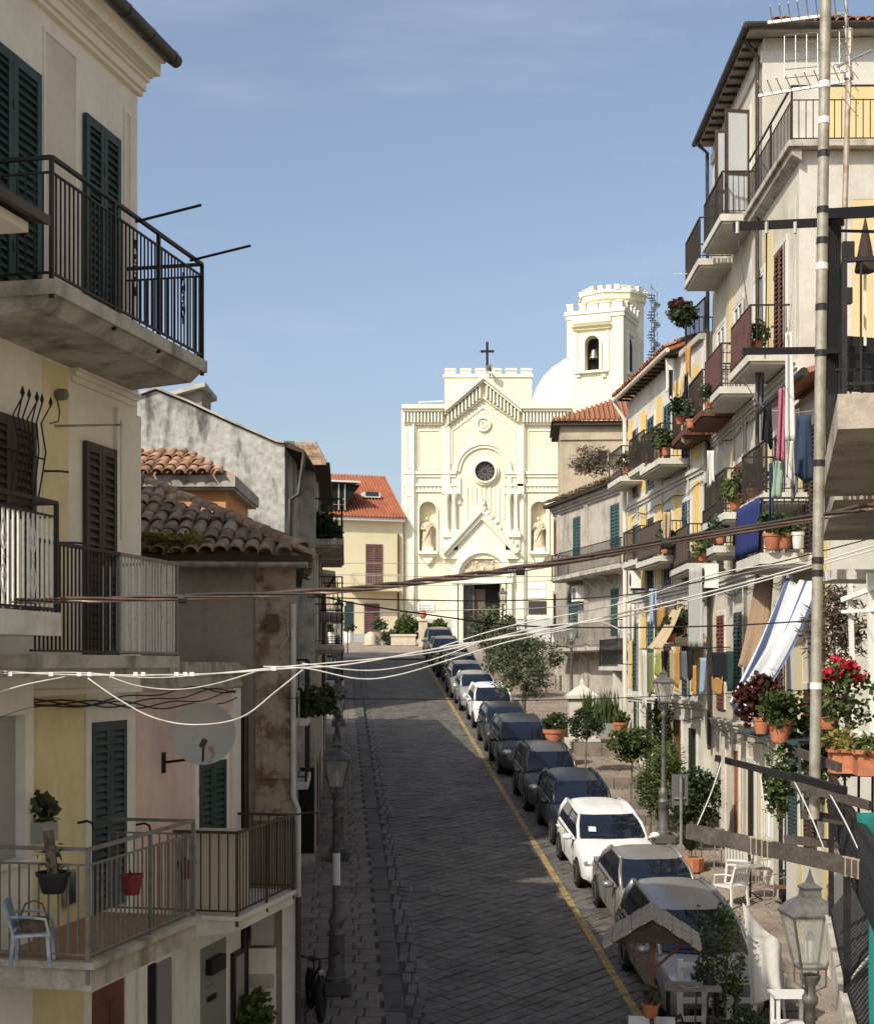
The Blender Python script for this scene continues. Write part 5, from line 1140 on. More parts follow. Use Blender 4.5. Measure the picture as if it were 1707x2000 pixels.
c = at(1160, 915, 71); t = thing('roof_bush', 'dry leafless bush growing on the palazzo roof', 'bush', c - Vector((0,0,.3))); 
DRY = leafmat('dry_bush', (.16,.12,.085), (.09,.07,.05)); leaves('twigs', DRY, t, (0,0,.7), (1.0,.7,.65), 1600, .22, 18, .3, 8, .12)

# near house on the right: only its balconies reach into the picture
FN = Fac(1.60 + .23*6, 6, .23, 1, 1.0); NH = FN.root('near_house', 'near house with deep concrete balconies and black frames', 'house')
MB().box(-3, 15.2, -6, -.1, -1, 16).build('wall', RC, NH)
SOFF = M('stained_soffit', (.42,.37,.31), .95, col2=(.27,.23,.19), scale=1.6, streaks=((.2,.17,.13), .4), fine=.15, bump=.3)
def slabpix(xn, yn, Yn, xf, yf, Yf, th, name='balcony_slab', mat=None):
    a = at(xn, yn, Yn); b = at(xf, yf, Yf); z = (a.z + b.z)/2 - FN.zb
    la = Vector((a.x, a.y)) - FN.p; lb = Vector((b.x, b.y)) - FN.p
    s0, o0 = la.dot(FN.u), la.dot(FN.n); s1, o1 = lb.dot(FN.u), lb.dot(FN.n)
    MB().prism([(s0,-.1,z),(s0,o0,z),(s1,o1,z),(s1,-.1,z)], (0,0,th)).build(name, mat or SOFF, NH); return s0, o0, s1, o1, z + th
n1 = slabpix(1636, 838, 11, 1606, 970, 15.4, .26); n2 = slabpix(1629, 975, 15.7, 1606, 1057, 20.8, .2)
railing(NH, [(n1[0]+.04, -.1), (n1[0]+.04, n1[1]-.05), (n1[2]-.04, n1[3]-.05), (n1[2]-.04, -.1)], n1[4], 1.0, IRON, .12, True, .016, .04)
railing(NH, [(n2[0]+.04, -.1), (n2[0]+.04, n2[1]-.05), (n2[2]-.04, n2[3]-.05), (n2[2]-.04, -.1)], n2[4], 1.0, IRON, .12, True, .016, .04)
# ------------------------------------------------------------------ parked cars
def paint(name, c, metal=.35, rough=.32): return M(name, c, rough, metal, col2=tuple(x*.86 for x in c), scale=1.2, fine=.05, fscale=5, spec=.5)
CGLASS = M('car_glass', (.008,.012,.022), .05, spec=.5, fine=0)
TYRE = M('tyre_rubber', (.018,.018,.018), .85, fine=.2)
RIMM = M('alloy_rim', (.42,.42,.43), .35, .8, fine=.1)
BLKP = M('black_trim', (.02,.02,.021), .55, fine=.1)
LAMPG = M('headlamp_glass', (.55,.57,.58), .12, .35, col2=(.25,.26,.27), scale=9, spec=.8, fine=.1)
PLATE = M('number_plate', (.72,.72,.70), .5, fine=.05); PBLUE = M('plate_blue', (.03,.07,.32), .5)
ORANGE = M('indicator_orange', (.55,.20,.03), .3); REDL = M('tail_lamp_red', (.32,.02,.02), .25)
WHEEL = {}
def wheel_parts(r):
    if r in WHEEL: return WHEEL[r]
    t = MB().lathe([(r*.66,-.095),(r*.9,-.1),(r*.985,-.075),(r,-.03),(r,.03),(r*.985,.075),(r*.9,.1),(r*.66,.095)], 22).mesh('tyre', TYRE, smooth=True)
    m = MB(); m.lathe([(.02,.05),(r*.16,.062),(r*.2,.05)], 12); 
    for k in range(5):
        a = 2*math.pi*k/5; m.bar((r*.14*math.cos(a), r*.14*math.sin(a), .05), (r*.62*math.cos(a), r*.62*math.sin(a), .075), r*.2, .03)
    m.band([(r*.6*math.cos(2*math.pi*k/20), r*.6*math.sin(2*math.pi*k/20), .055) for k in range(21)], [(r*.69*math.cos(2*math.pi*k/20), r*.69*math.sin(2*math.pi*k/20), .055) for k in range(21)], (0,0,.045))
    WHEEL[r] = (t, m.mesh('rim', RIMM, smooth=True), MB().lathe([(r*.66,0),(r*.66,.02)], 18).mesh('wheel_hub', BLKP)); return WHEEL[r]
def lerp(a, b, t): return a + (b - a) * t
def make_car(label, L, W, H, pm, hood=.9, belt=.92, cowl=.30, rf=.50, rr=.93, tail='hatch', Y=30, off=1.0, roofrail=False, rear=False, lamp='wedge', glass=None, lampz=.66, group='cars parked along the yellow line', X=None, yaw=0.0):
    Yc = Y; Xc = (YEL + rx(Y) + off) if X is None else X
    t = thing('parked_car', label, 'car', (0,0,0), 0, group); sgn = -1 if not rear else 1
    fwd = Vector((-sgn*-.067*1.0 if False else (.067 if not rear else -.067), -1 if not rear else 1, -.1007 if not rear else .1007)); fwd = (Matrix.Rotation(yaw, 3, 'Z') @ fwd).normalized()
    up = Vector((0, -.1007, 1)).normalized(); up = (up - fwd*up.dot(fwd)).normalized(); lf = up.cross(fwd)
    t.matrix_world = Matrix.Translation((Xc, Yc, zr(Yc) + .012)) @ Matrix((fwd, lf, up)).transposed().to_4x4()
    h = L/2; w = W/2; gl = glass or CGLASS
    # lower body loft: (x, half width, bottom, shoulder, centre)
    cx = h - L*cowl; fx = lambda f: h - L*f
    deck = belt if tail == 'hatch' else belt - .02
    S = [(h+.0, w*.60, .34, .52, .56), (h-.03, w*.78, .24, .60, .64), (h-.10, w*.88, .19, hood-.20, hood-.15), (h-.26, w*.955, .18, hood-.10, hood-.05), (h-.55, w*.985, .18, hood-.035, hood+.0), (lerp(h-.55, cx, .6), w, .18, hood+.01, hood+.055), (cx, w, .18, belt-.0, hood+.11),
         (lerp(cx, fx(rr), .35), w, .18, belt, belt+.03), (lerp(cx, fx(rr), .7), w, .18, belt+.015, belt+.04), (fx(.93), w*.985, .20, belt+.02, belt+.04 if tail == 'hatch' else deck+.03), (-h+.14, w*.94, .22, deck+.0, deck+.02), (-h+.04, w*.87, .26, deck-.10, deck-.06), (-h, w*.72, .32, deck-.25, deck-.2)]
    D = []
    for i in range(len(S)-1):
        for k in range(3): D.append(tuple(lerp(a, b, k/3) for a, b in zip(S[i], S[i+1])))
    D.append(S[-1]); rows = []
    for x, ww, zb, zs, zc in D:
        half = [(0, zb), (ww*.80, zb), (ww*.965, zb+.10), (ww*.995, lerp(zb, zs, .42)), (ww, lerp(zb, zs, .62)), (ww*.975, zs-.07), (ww*.92, zs-.012), (ww*.80, zs+(zc-zs)*.35), (ww*.45, lerp(zs, zc, .85)), (0, zc)]
        rows.append([(x, y, z) for y, z in half] + [(x, -y, z) for y, z in half[-2:0:-1]] + [(x, half[0][0], half[0][1])])
    mb = MB(); mb.grid(rows); n = len(rows[0])-1
    mb.f.append(tuple(range(n))); mb.f.append(tuple((len(rows)-1)*(n+1)+k for k in range(n)))
    body = mb.build('body', pm, t, smooth=True)
    # greenhouse: arcs in plan at base and roof
    def arcrow(xc, halfw, bulge, z, m=8): return [(xc + bulge*(1-(2*k/m-1)**2), halfw*(2*k/m-1), z) for k in range(m+1)]
    xb, xt, yb_, yt = cx+.02, fx(rf), w*.86, w*.70; zt = H-.075; zb = belt-.02
    ws = MB().grid([arcrow(lerp(xb, xt, s)+.0, lerp(yb_, yt, s), .20-.06*s, lerp(hood+.075, zt, s) + .045*math.sin(math.pi*s)) for s in (0,.2,.4,.6,.8,1)])
    ws.build('windscreen', gl, t, smooth='all')
    rb, rt = fx(rr)-.04 if tail == 'hatch' else fx(.84), fx(rr)+.30 if tail == 'hatch' else fx(.70)
    if tail == 'hatch': rb = -h + .12; rt = -h + .42
    MB().grid([arcrow(lerp(rb, rt, s), lerp(yb_*.95, yt, s), -.10, lerp(belt+.02, zt, s)) for s in (0,.35,.7,1)]).build('rear_window', gl, t, smooth='all')
    # roof
    m = 8; rrw = []
    for s in [k/7 for k in range(8)]:
        x = lerp(xt+.14, rt-.10, s); zc = H - .055*(2*s-1)**2*(1.2 if s < .5 else .9)
        rrw.append([(x + (0.0 if 0 < s < 1 else 0) - (.14*(2*k/m-1)**2 if s < .2 else 0)*(1-s*5) , (yt+.035)*(2*k/m-1), zc - .075*abs(2*k/m-1)**3) for k in range(m+1)])
    rm = MB().grid(rrw); rm.grid([[(a, b, c-.05) for a, b, c in r] for r in rrw]); rm.build('roof', pm, t, smooth='all')
    for sg in (-1, 1):
        A0 = Vector((xb-.01, sg*yb_*1.01, hood+.06)); A1 = Vector((xt, sg*yt*1.02, zt)); C1 = Vector((rt, sg*yt*1.02, zt)); C0 = Vector((rb+.02, sg*yb_*1.0, belt))
        # side glass in two panes
        def P2(f, s): 
            lo = Vector((lerp(A0.x, C0.x, f), sg*(w*.915), lerp(belt, belt+.03, f))); hi = Vector((lerp(A1.x, C1.x, f), sg*(yt+.02), zt-.01)); q = lo.lerp(hi, s); q.y += sg*.035*math.sin(math.pi*s); return q
        for f0, f1 in ((.06, .47), (.51, .93)):
            MB().grid([[P2(lerp(f0, f1, k/6), s) for k in range(7)] for s in (0,.33,.66,1)]).build('side_window', gl, t, smooth='all')
        pl = MB(); pl.tube([A0 + Vector((.05,0,-.06)), A0.lerp(A1,.5) + Vector((.0,sg*.03,.03)), A1], [.05,.042,.04], 6); pl.tube([A1, A1.lerp(C1,.5)+Vector((0,sg*.02,.035)), C1], .045, 6); pl.tube([C1, C1.lerp(C0,.5)+Vector((0,sg*.02,.02)), C0], [.06,.075,.08], 6)
        fr = MB(); pl.build('pillar', pm, t, smooth='all')
        MB().grid([[P2(f, s) + Vector((0, sg*.004, 0)) for f in (.465,.515)] for s in (0,.33,.66,1)]).build('door_pillar', BLKP, t)
        # belt strip, sill, door seams
        MB().bar((cx-.1, sg*w*.985, belt-.035), (fx(.88), sg*w*.985, belt-.02), .02, .02).build('belt_trim', BLKP, t)
        xm = lerp(A0.x, C0.x, .49)
        for xs in (cx - .05, xm, lerp(A0.x, C0.x, .9)): MB().box(xs-.006, xs+.006, sg*w*.992, sg*(w*.992+.012), .34, belt-.06).build('door_seam', BLKP, t)
        for xs in (xm+.16, lerp(A0.x, C0.x, .86)): MB().cbox(xs-.08, xs+.08, 0, .035, 0, .03).build('door_handle', pm, t, loc=(0, sg*(w-.005), belt-.17), rot=(0,0,0) if sg > 0 else (0,0,math.pi)) if False else MB().box(xs-.08, xs+.08, sg*(w*.985), sg*(w+.028), belt-.18, belt-.15).build('door_handle', pm, t)
        # mirror
        mm = MB(); mm.ico((cx-.16, sg*(w+.12), belt+.06), .12, 2, (.75,1.0,.62)); mm.tube([(cx-.14, sg*w*.93, belt-.0), (cx-.15, sg*(w+.06), belt+.03)], .03, 5); mm.build('mirror', pm, t, smooth='all')
        if roofrail: MB().tube([(xt-.1, sg*(yt-.02), H-.09), (xt-.25, sg*(yt-.02), H+.03), (rt+.2, sg*(yt-.02), H+.03), (rt+.02, sg*(yt-.02), H-.09)], .022, 6).build('roof_rail', BLKP, t)
        # lamps
        if lamp == 'round': MB().ico((h-.20, sg*w*.72, lampz+.03), .16, 2, (.7,.9,1.0)).build('headlight', LAMPG, t, smooth='all')
        else:
            lp = MB(); lp.ico((h-.185, sg*w*.72, lampz), .2, 2, (.75,.98,.52)); lp.build('headlight', LAMPG, t, smooth='all')
        MB().ico((h-.16, sg*w*.74, .36), .075, 1, (.5,1,.9)).build('fog_lamp', LAMPG if not rear else BLKP, t)
        MB().box(-h+.02, -h+.2, sg*w*.68, sg*w*.9, belt-.28, belt-.05).build('tail_lamp', REDL, t)
        # wheels
        r = .305 if H < 1.55 else .325
        for x in (h - L*.185, -h + L*.185):
            MB().lathe([(.001,-.02),(r+.045,-.02),(r+.045,.012),(r+.02,.014)], 24).build('wheel_arch', BLKP, t, loc=(x, sg*(w-.006), r), rot=(R(-90*sg),0,0))
            ty, rm_, hb = wheel_parts(r); wh = inst(hb, 'wheel', t, (x, sg*(w-.06), r), (R(-90*sg),0,0)); inst(ty, 'tyre', wh); inst(rm_, 'rim', wh)
    # front face
    mb = MB(); mb.box(h-.06, h-.03+.03, -w*.44, w*.44, lampz-.07, lampz+.05); g = mb.build('grille', BLKP, t)
    for k in range(3): MB().box(h-.0, h+.008, -w*.43, w*.43, lampz-.055+.04*k, lampz-.043+.04*k).build('grille_bar', RIMM, g)
    MB().lathe([(.001,0),(.055,0),(.06,.012),(.04,.02),(.001,.02)], 14).build('badge', RIMM, g, loc=(h+.0, 0, lampz+.0), rot=(0,R(90),0))
    MB().box(h-.12, h+.012, -w*.55, w*.55, .27, .40).build('air_intake', BLKP, t)
    MB().box(h-.02, h+.03, -.26, .26, .44, .55).build('number_plate', PLATE, t)
    for s in (-1, 1): MB().box(h+.03, h+.033, s*.26 - (.04 if s > 0 else 0), s*.26 + (.04 if s < 0 else 0), .44, .55).build('plate_band', PBLUE, t)
    MB().box(-h-.03, -h+.05, -.26, .26, .55, .66).build('number_plate', PLATE, t)
    for s in (-1, 1): MB().tube([(xb+.13, s*.12, hood+.12), (lerp(xb,xt,.12)+.17, s*.12-.4, hood+.14)], .01, 4).build('wiper', BLKP, t)
    return t
SILV = paint('silver_paint', (.31,.31,.308), .45); SILVW = paint('warm_silver_paint', (.30,.29,.27), .45)
cars = [
 ('silver grey people carrier behind the wooden wishing well', 4.25,1.74,1.63, SILV, dict(hood=1.0,belt=.98,cowl=.235,rf=.43,rr=.97,Y=25.9,off=1.12,lampz=.74)),
 ('pale silver saloon between people carrier and white hatchback', 4.30,1.72,1.45, SILVW, dict(hood=.90,belt=.93,cowl=.29,rf=.45,rr=.8,tail='saloon',Y=30.3,off=1.36)),
 ('white hatchback with a paper on its windscreen', 4.20,1.78,1.46, paint('white_paint', (.76,.76,.74), .0, .28), dict(hood=.93,belt=.93,cowl=.29,rf=.47,rr=.95,Y=34.65,off=1.26,lampz=.64)),
 ('dark blue hatchback behind the white hatchback', 4.0,1.69,1.49, paint('dark_blue_paint', (.022,.026,.04), .3), dict(hood=.93,belt=.93,cowl=.27,rf=.45,rr=.95,Y=38.9,off=1.28)),
 ('grey small crossover with black roof rails', 3.8,1.62,1.60, paint('olive_grey_paint', (.11,.108,.10), .4), dict(hood=1.0,belt=.98,cowl=.27,rf=.42,rr=.97,Y=43.1,off=1.1,roofrail=True,lampz=.74)),
 ('charcoal crossover with large headlights beside terracotta planter', 4.1,1.73,1.60, paint('charcoal_paint', (.075,.075,.075), .45), dict(hood=1.0,belt=.98,cowl=.26,rf=.42,rr=.96,Y=49.2,off=1.06,lampz=.76)),
 ('dark grey hatchback with light reflections on its windscreen', 3.9,1.66,1.46, paint('dark_grey_paint', (.06,.062,.065), .4), dict(Y=53.7,off=1.05)),
 ('small round white city car with round headlights', 3.7,1.66,1.54, paint('white_paint', (.8,.8,.8)), dict(hood=.95,belt=.95,cowl=.25,rf=.42,rr=.96,Y=59.5,off=1.15,lamp='round',lampz=.72)),
 ('silver compact parked behind the small white city car', 3.8,1.66,1.49, paint('bright_silver_paint', (.44,.44,.44), .5), dict(Y=64.6,off=1.05,hood=.95)),
 ('silver hatchback second behind the small white city car', 3.9,1.68,1.5, SILV, dict(Y=69.0,off=1.0)),
 ('dark green hatchback parked between silver hatchback and navy estate', 3.9,1.66,1.46, paint('dark_green_paint', (.02,.03,.026), .3), dict(Y=73.4,off=1.12)),
 ('navy estate car seen from behind near the top', 4.3,1.74,1.5, paint('navy_paint', (.014,.018,.032), .3), dict(Y=78.0,off=1.0,rear=True)),
 ('grey hatchback parked beyond the navy estate', 3.9,1.68,1.55, paint('olive_grey_paint', (.1,.1,.1)), dict(Y=82.6,off=1.0)),
 ('grey green van like car last in the line', 4.1,1.72,1.75, paint('grey_green_paint', (.14,.15,.14), .3), dict(hood=1.05,belt=1.02,Y=87.2,off=1.0)),
]
for lab, L, W, H, pm, kw in cars:
    last = make_car(lab, L, W, H, pm, **kw)
    if 'paper' in lab:                                   # parking note behind the screen
        wsm = [c for c in last.children if c.name.startswith('windscreen')][0].data; v = [wsm.vertices[i].co for i in (10, 11, 20, 19)]; nn = Vector((.006, 0, .006))
        a_, b_, c_, d_ = v; MB().add([a_.lerp(c_,.06)+nn*2.5, b_.lerp(d_,.06)+nn*2.5, c_.lerp(a_,.06)+nn*2.5, d_.lerp(b_,.06)+nn*2.5], [(0,1,2,3)]).build('windscreen_paper', PLATE, last, fix=False)
make_car('brownish grey car whose roof shows below the wishing well', 4.0, 1.68, 1.48, paint('bronze_paint', (.13,.115,.10), .4), Y=18.3, X=2.28)
# sticker on the white hatchback's windscreen
def on_screen(): pass
# ------------------------------------------------------------------ street lamps
LAMPI = M('grey_cast_iron', (.15,.15,.145), .55, .35, col2=(.09,.085,.08), scale=7, fine=.2)
LGLASS = M('lamp_glass', (.42,.43,.40), .15, spec=.6, fine=.1); LGLASS.node_tree.nodes['Principled BSDF'].inputs['Alpha'].default_value = .45
lamp_me = {}
def street_lamp(label, X, Y, z, group=None, stone=True, mat=LAMPI):
    t = thing('street_lamp', label, 'street lamp', (X, Y, z), .06, group)
    if not lamp_me:
        lamp_me['stone'] = MB().prism([(-.26,-.26,0),(.26,-.26,0),(.26,.26,0),(-.26,.26,0)], (0,0,.2)).mesh('plinth_stone', KERB)
        lamp_me['base'] = MB().lathe([(.20,.2),(.20,.27),(.17,.3),(.165,.36),(.145,.42),(.13,.95),(.15,.98),(.155,1.02),(.12,1.06),(.11,1.12),(.135,1.2),(.135,1.26),(.10,1.34),(.085,1.38)], 14).mesh('base', mat, smooth=True)
        lamp_me['post'] = MB().lathe([(.075,1.38),(.065,1.5),(.05,3.15),(.07,3.18),(.075,3.24),(.055,3.27),(.05,3.34),(.09,3.4),(.1,3.44),(.04,3.46)], 12).mesh('post', mat, smooth=True)
        fr = MB(); zb, zt, wb, wt = 3.52, 4.0, .115, .215
        for sx in (-1, 1):
            for sy in (-1, 1): fr.bar((sx*wb, sy*wb, zb), (sx*wt, sy*wt, zt), .018)
        for z0, w0 in ((zb, wb), (zt, wt)):
            for a, b in (((-1,-1),(1,-1)), ((1,-1),(1,1)), ((1,1),(-1,1)), ((-1,1),(-1,-1))): fr.bar((a[0]*w0, a[1]*w0, z0), (b[0]*w0, b[1]*w0, z0), .024)
        for k in range(4):
            a = math.pi/4 + k*math.pi/2; fr.tube([(.05*math.cos(a), .05*math.sin(a), 3.30), (.16*math.cos(a), .16*math.sin(a), 3.36), (.16*math.cos(a), .16*math.sin(a), 3.52)], .01, 5)
        lamp_me['lantern_frame'] = fr.mesh('lantern_frame', mat)
        lamp_me['roof'] = MB().lathe([(.33,4.0),(.335,4.02),(.24,4.1),(.12,4.16),(.11,4.22),(.13,4.25),(.05,4.29),(.02,4.36),(.005,4.42)], 4, a0=math.pi/4).mesh('lantern_roof', mat)
        pn = MB(); pn.add([(-wb*.95,-wb,zb+.01),(wb*.95,-wb,zb+.01),(wt*.95,-wt,zt-.01),(-wt*.95,-wt,zt-.01)], [(0,1,2,3)]); lamp_me['pane'] = pn.mesh('lantern_pane', LGLASS)
        lamp_me['bulb'] = MB().lathe([(.03,3.56),(.05,3.66),(.045,3.78),(.02,3.84)], 8).mesh('bulb', WHITEP, smooth=True)
    if stone: inst(lamp_me['stone'], 'plinth_stone', t)
    for k in ('base', 'post', 'lantern_frame'): inst(lamp_me[k], k, t)
    inst(lamp_me['roof'], 'lantern_roof', t); inst(lamp_me['bulb'], 'bulb', t)
    for k in range(4): inst(lamp_me['pane'], 'lantern_pane', t, None, (0,0,k*math.pi/2))
    return t
def lampx(Y): return -1.72 - .064*(Y-25.4)
l1 = street_lamp('iron street lamp with white paper taped to its post', lampx(25.5), 25.5, zr(25.5)+.11)
mb = MB(); mb.lathe([(.068,1.85),(.066,2.4)], 12); mb.build('taped_paper', M('white_paper', (.72,.72,.70), .8, fine=.05), l1, smooth=True)
street_lamp('iron street lamp on the shaded pavement beside the wall recess', lampx(35.4), 35.4, zr(35.4)+.11)
for Y, lb in ((46.5,'iron street lamp in front of the low pale house'), (58,'iron street lamp beside the gap between houses'), (70,'iron street lamp in front of the tall white house')): street_lamp(lb, lampx(Y)-.05, Y, zr(Y)+.11, 'lamps up the shaded pavement')
street_lamp('iron street lamp rising from the bushes on the sunny terrace', at(1296,0,37.2).x, 37.2, zr(37.2)+.12)
street_lamp('iron street lamp beside the white shrine on the terrace', at(1116,0,56).x, 56, zr(56)+.12)
street_lamp('iron street lamp between olive trees near the church door', at(982,0,80).x, 80, zr(80)+.12)
nl = street_lamp('weathered white lamp close to the black balcony fence', at(1582,0,13.6).x, 13.6, 2.02, None, True); MB().box(-.3,.3,-.3,.3,-.75,-.002).build('tall_plinth', KERB, nl)

# ------------------------------------------------------------------ trees and shrubs
BARK = M('grey_bark', (.17,.14,.11), .95, col2=(.09,.075,.06), scale=8, fine=.3, bump=.6)
OLIVE = leafmat('olive_leaf', (.165,.19,.105), (.07,.09,.045)); DKLEAF = leafmat('dark_leaf', (.055,.085,.032), (.03,.05,.02)); MIDLEAF = leafmat('mid_leaf', (.085,.12,.035), (.045,.07,.02)); YLEAF = leafmat('fresh_leaf', (.13,.17,.05), (.07,.10,.03)); REDLEAF = leafmat('dark_red_leaf', (.10,.022,.02), (.05,.018,.016)); REDFL = leafmat('red_flower', (.62,.04,.07), (.45,.02,.05)); GREYL = leafmat('grey_green_leaf', (.10,.12,.08), (.06,.075,.045))
def tree(name, label, X, Y, z, h, crown, n, size, lm, seed, cat='tree', group=None, lean=.05, asp=.3, clumps=22, spread=.26, trunk=.06, stems=1):
    t = thing(name, label, cat, (X, Y, z), 0, group); rg = random.Random(seed); mb = MB(); cz = h - crown[2]
    for s in range(stems):
        ox = (s - (stems-1)/2)*.18
        mb.tube([(ox,0,-.05),(ox+lean*.3,.02,cz*.35),(ox+lean,.0,cz*.75),(ox*.5+lean*.8,.03,cz)], [trunk*1.25,trunk,trunk*.85,trunk*.6], 7)
    for k in range(9):
        a = rg.uniform(0,6.28); e = rg.uniform(.2,1.1); q = (lean + crown[0]*.75*math.cos(a)*math.cos(e), crown[1]*.75*math.sin(a)*math.cos(e), cz + crown[2]*.7*math.sin(e)); s = (lean*.9, .02, cz*rg.uniform(.72,1)); m = tuple((s[i]+q[i])/2 + rg.uniform(-.05,.05)*h*.3 for i in range(3)); mb.tube([s, m, q], [trunk*.45, trunk*.3, trunk*.12], 5)
    mb.build('trunk', BARK, t, smooth=True)
    leaves('crown', lm, t, (lean, 0, cz), crown, n, size, clumps, spread, seed, asp); return t
tx = lambda px, Y: at(px, 0, Y).x
tree('olive_tree', 'large grey green olive tree beside the parked silver cars', tx(1022,57), 57, zr(57)+.1, 3.75, (1.3,1.25,1.3), 7000, .12, OLIVE, 11, trunk=.09, clumps=30, spread=.17)
tree('olive_tree', 'olive tree growing in front of the church door', tx(960,74), 74, zr(74)+.1, 3.6, (1.0,1.0,1.0), 4000, .15, OLIVE, 12, trunk=.08, clumps=26)
tree('olive_tree', 'slim olive tree between the big olive and the church', tx(985,66), 66, zr(66)+.1, 3.5, (.9,.85,1.05), 3600, .14, OLIVE, 13, trunk=.07, clumps=22)
tree('young_tree', 'small round topped tree with thin trunk beside the shrine', tx(1143,47), 47, zr(47)+.2, 1.95, (.52,.5,.46), 2600, .075, DKLEAF, 14, trunk=.03, clumps=20, asp=.4, spread=.2)
tree('young_tree', 'thin young tree with open crown on the terrace steps', tx(1232,41.5), 41.5, zr(41.5)+.35, 2.05, (.62,.55,.45), 1900, .10, MIDLEAF, 15, trunk=.028, clumps=18, asp=.45, spread=.2)
tree('shrub', 'feathery green shrub against the terrace lamp post', tx(1283,38.2), 38.2, zr(38.2)+.15, 2.5, (.62,.6,1.0), 4200, .10, YLEAF, 16, 'shrub', trunk=.03, stems=3, clumps=26, asp=.22)
tree('shrub', 'dark green bush behind the back of the road sign', tx(1352,36.4), 36.4, zr(36.4)+.15, 1.9, (.6,.55,.75), 3200, .10, DKLEAF, 17, 'shrub', trunk=.03, stems=3, clumps=22, asp=.45)
tree('shrub', 'climbing shrub beside the dark green door', tx(1298,44.5), 44.5, zr(44.5)+.1, 2.9, (.45,.4,1.2), 2400, .11, MIDLEAF, 18, 'shrub', trunk=.03, stems=2, clumps=18, asp=.45)
for i, (px, w, hgt, lab) in enumerate(((805, 1.0, 1.5, 'bright green bush in the stone planter by the church'), (846, .8, 1.2, 'yellow green bush beside the pale pillar by the church'), (770, .6, .8, 'small grey green bush beside the residence downpipe'))):
    Y = 100; t = thing('bush', lab, 'bush', (tx(px,Y), Y, zr(Y)+.55 if i < 2 else zr(Y)+.1)); leaves('foliage', (MIDLEAF, YLEAF, GREYL)[i], t, (0,0,hgt*.5), (w,w*.8,hgt*.55), 1800, .2, 16, .3, 20+i, .5); MB().tube([(0,0,-.1),(0,0,hgt*.6)], [.06,.02], 5).build('stem', BARK, t)
LST = M('pale_planter_stone', (.58,.50,.38), .9, col2=(.45,.38,.28), scale=2, fine=.12)
for px0, px1, h, lab in ((764,812,.75,'long pale stone planter holding the green bush'), (826,862,.7,'short pale stone planter beside the pillar')):
    a = tx(px0,99.5); b = tx(px1,99.5); t = thing('stone_planter', lab, 'planter', ((a+b)/2, 99.5, zr(99.5)+.06)); hw = (b-a)/2; mb = MB(); mb.box(-hw,hw,-.5,.7,0,h*.8); mb.build('trough', LST, t); MB().box(-hw-.06,hw+.06,-.56,.76,h*.8,h).build('rim', LST, t)
t = thing('stone_pillar', 'pale stone pillar with dark finial beside the parked cars', 'pillar', (tx(826,97), 97, zr(97)+.06)); MB().box(-.28,.28,-.28,.28,0,1.7).build('shaft', LST, t); MB().box(-.36,.36,-.36,.36,1.7,1.85).build('cap', LST, t); MB().lathe([(.12,1.85),(.25,2.05),(.2,2.3),(.04,2.45)], 10).build('finial', TERRA, t, smooth=True)
for px, r, lab in ((724,.42,'round topped pale stone bollard by the residence'),):
    t = thing('stone_bollard', lab, 'bollard', (tx(px,100), 100, zr(100)+.06)); MB().lathe([(r,0),(r,.5),(r*.8,.75),(r*.3,.9),(.01,.92)], 12).build('stone', LST, t, smooth=True); MB().lathe([(r*1.15,0),(r*1.15,.1)], 12).build('foot', LST, t)
t = thing('stone_urn', 'pale stone urn with a dry plant outside the residence', 'urn', (tx(742,100.5), 100.5, zr(100.5)+.06)); MB().lathe([(.35,0),(.3,.15),(.15,.3),(.3,.5),(.45,.85),(.5,.9),(.4,.88)], 14).build('vase', LST, t, smooth=True); leaves('foliage', GREYL, t, (0,0,1.3), (.5,.4,.5), 500, .2, 8, .3, 31, .25)
for px in (681, 649):
    t = thing('white_pot', 'white pot with a small green plant against the residence wall', 'potted plant', (tx(px,106), 106, zr(106)+.06), 0, 'white pots by the residence'); MB().lathe([(.3,0),(.38,.75),(.42,.78),(.34,.75)], 10).build('pot', WFRAME, t); leaves('foliage', DKLEAF, t, (0,0,1.0), (.4,.4,.3), 300, .18, 6, .3, px, .5)
t = thing('sign_post', 'thin dark post with green panel in front of the residence', 'post', (tx(679,90), 90, zr(90)+.05)); MB().tube([(0,0,0),(0,0,2.9)], .035, 6).build('pole', IRON, t); MB().box(-.2,.2,-.05,-.02,1.6,2.9).build('panel', GREENS, t)

# ------------------------------------------------------------------ terrace furniture in the sun
# shrine
Y = 52.5; t = thing('shrine', 'small white shrine pillar with pointed top on the terrace', 'shrine', (tx(1136,Y), Y, zr(Y)+.1)); MB().box(-.62,.62,-.55,.55,0,.35).build('step', RWH, t); MB().box(-.45,.45,-.42,.42,.35,1.75).build('body', RWH, t); MB().box(-.56,.56,-.53,.53,1.75,1.87).build('cornice', RWH, t)
MB().lathe([(.72,1.87),(.3,2.12),(.12,2.2),(.1,2.35),(.01,2.45)], 4, a0=math.pi/4).build('cap', RWH, t); MB().box(-.22,.22,-.44,-.42,.8,1.5).build('picture_panel', M('faded_panel', (.5,.45,.36), .8), t)
t = thing('white_urn', 'white pedestal with urn of green leaves beside the shrine', 'urn', (tx(1095,51), 51, zr(51)+.1)); MB().lathe([(.22,0),(.22,.12),(.13,.2),(.12,.75),(.2,.85),(.24,1.05),(.22,1.08)], 12).build('pedestal', RWH, t, smooth=True); leaves('foliage', GREYL, t, (0,0,1.2), (.28,.28,.2), 300, .12, 8, .3, 40, .4)
RIBP = TERRA
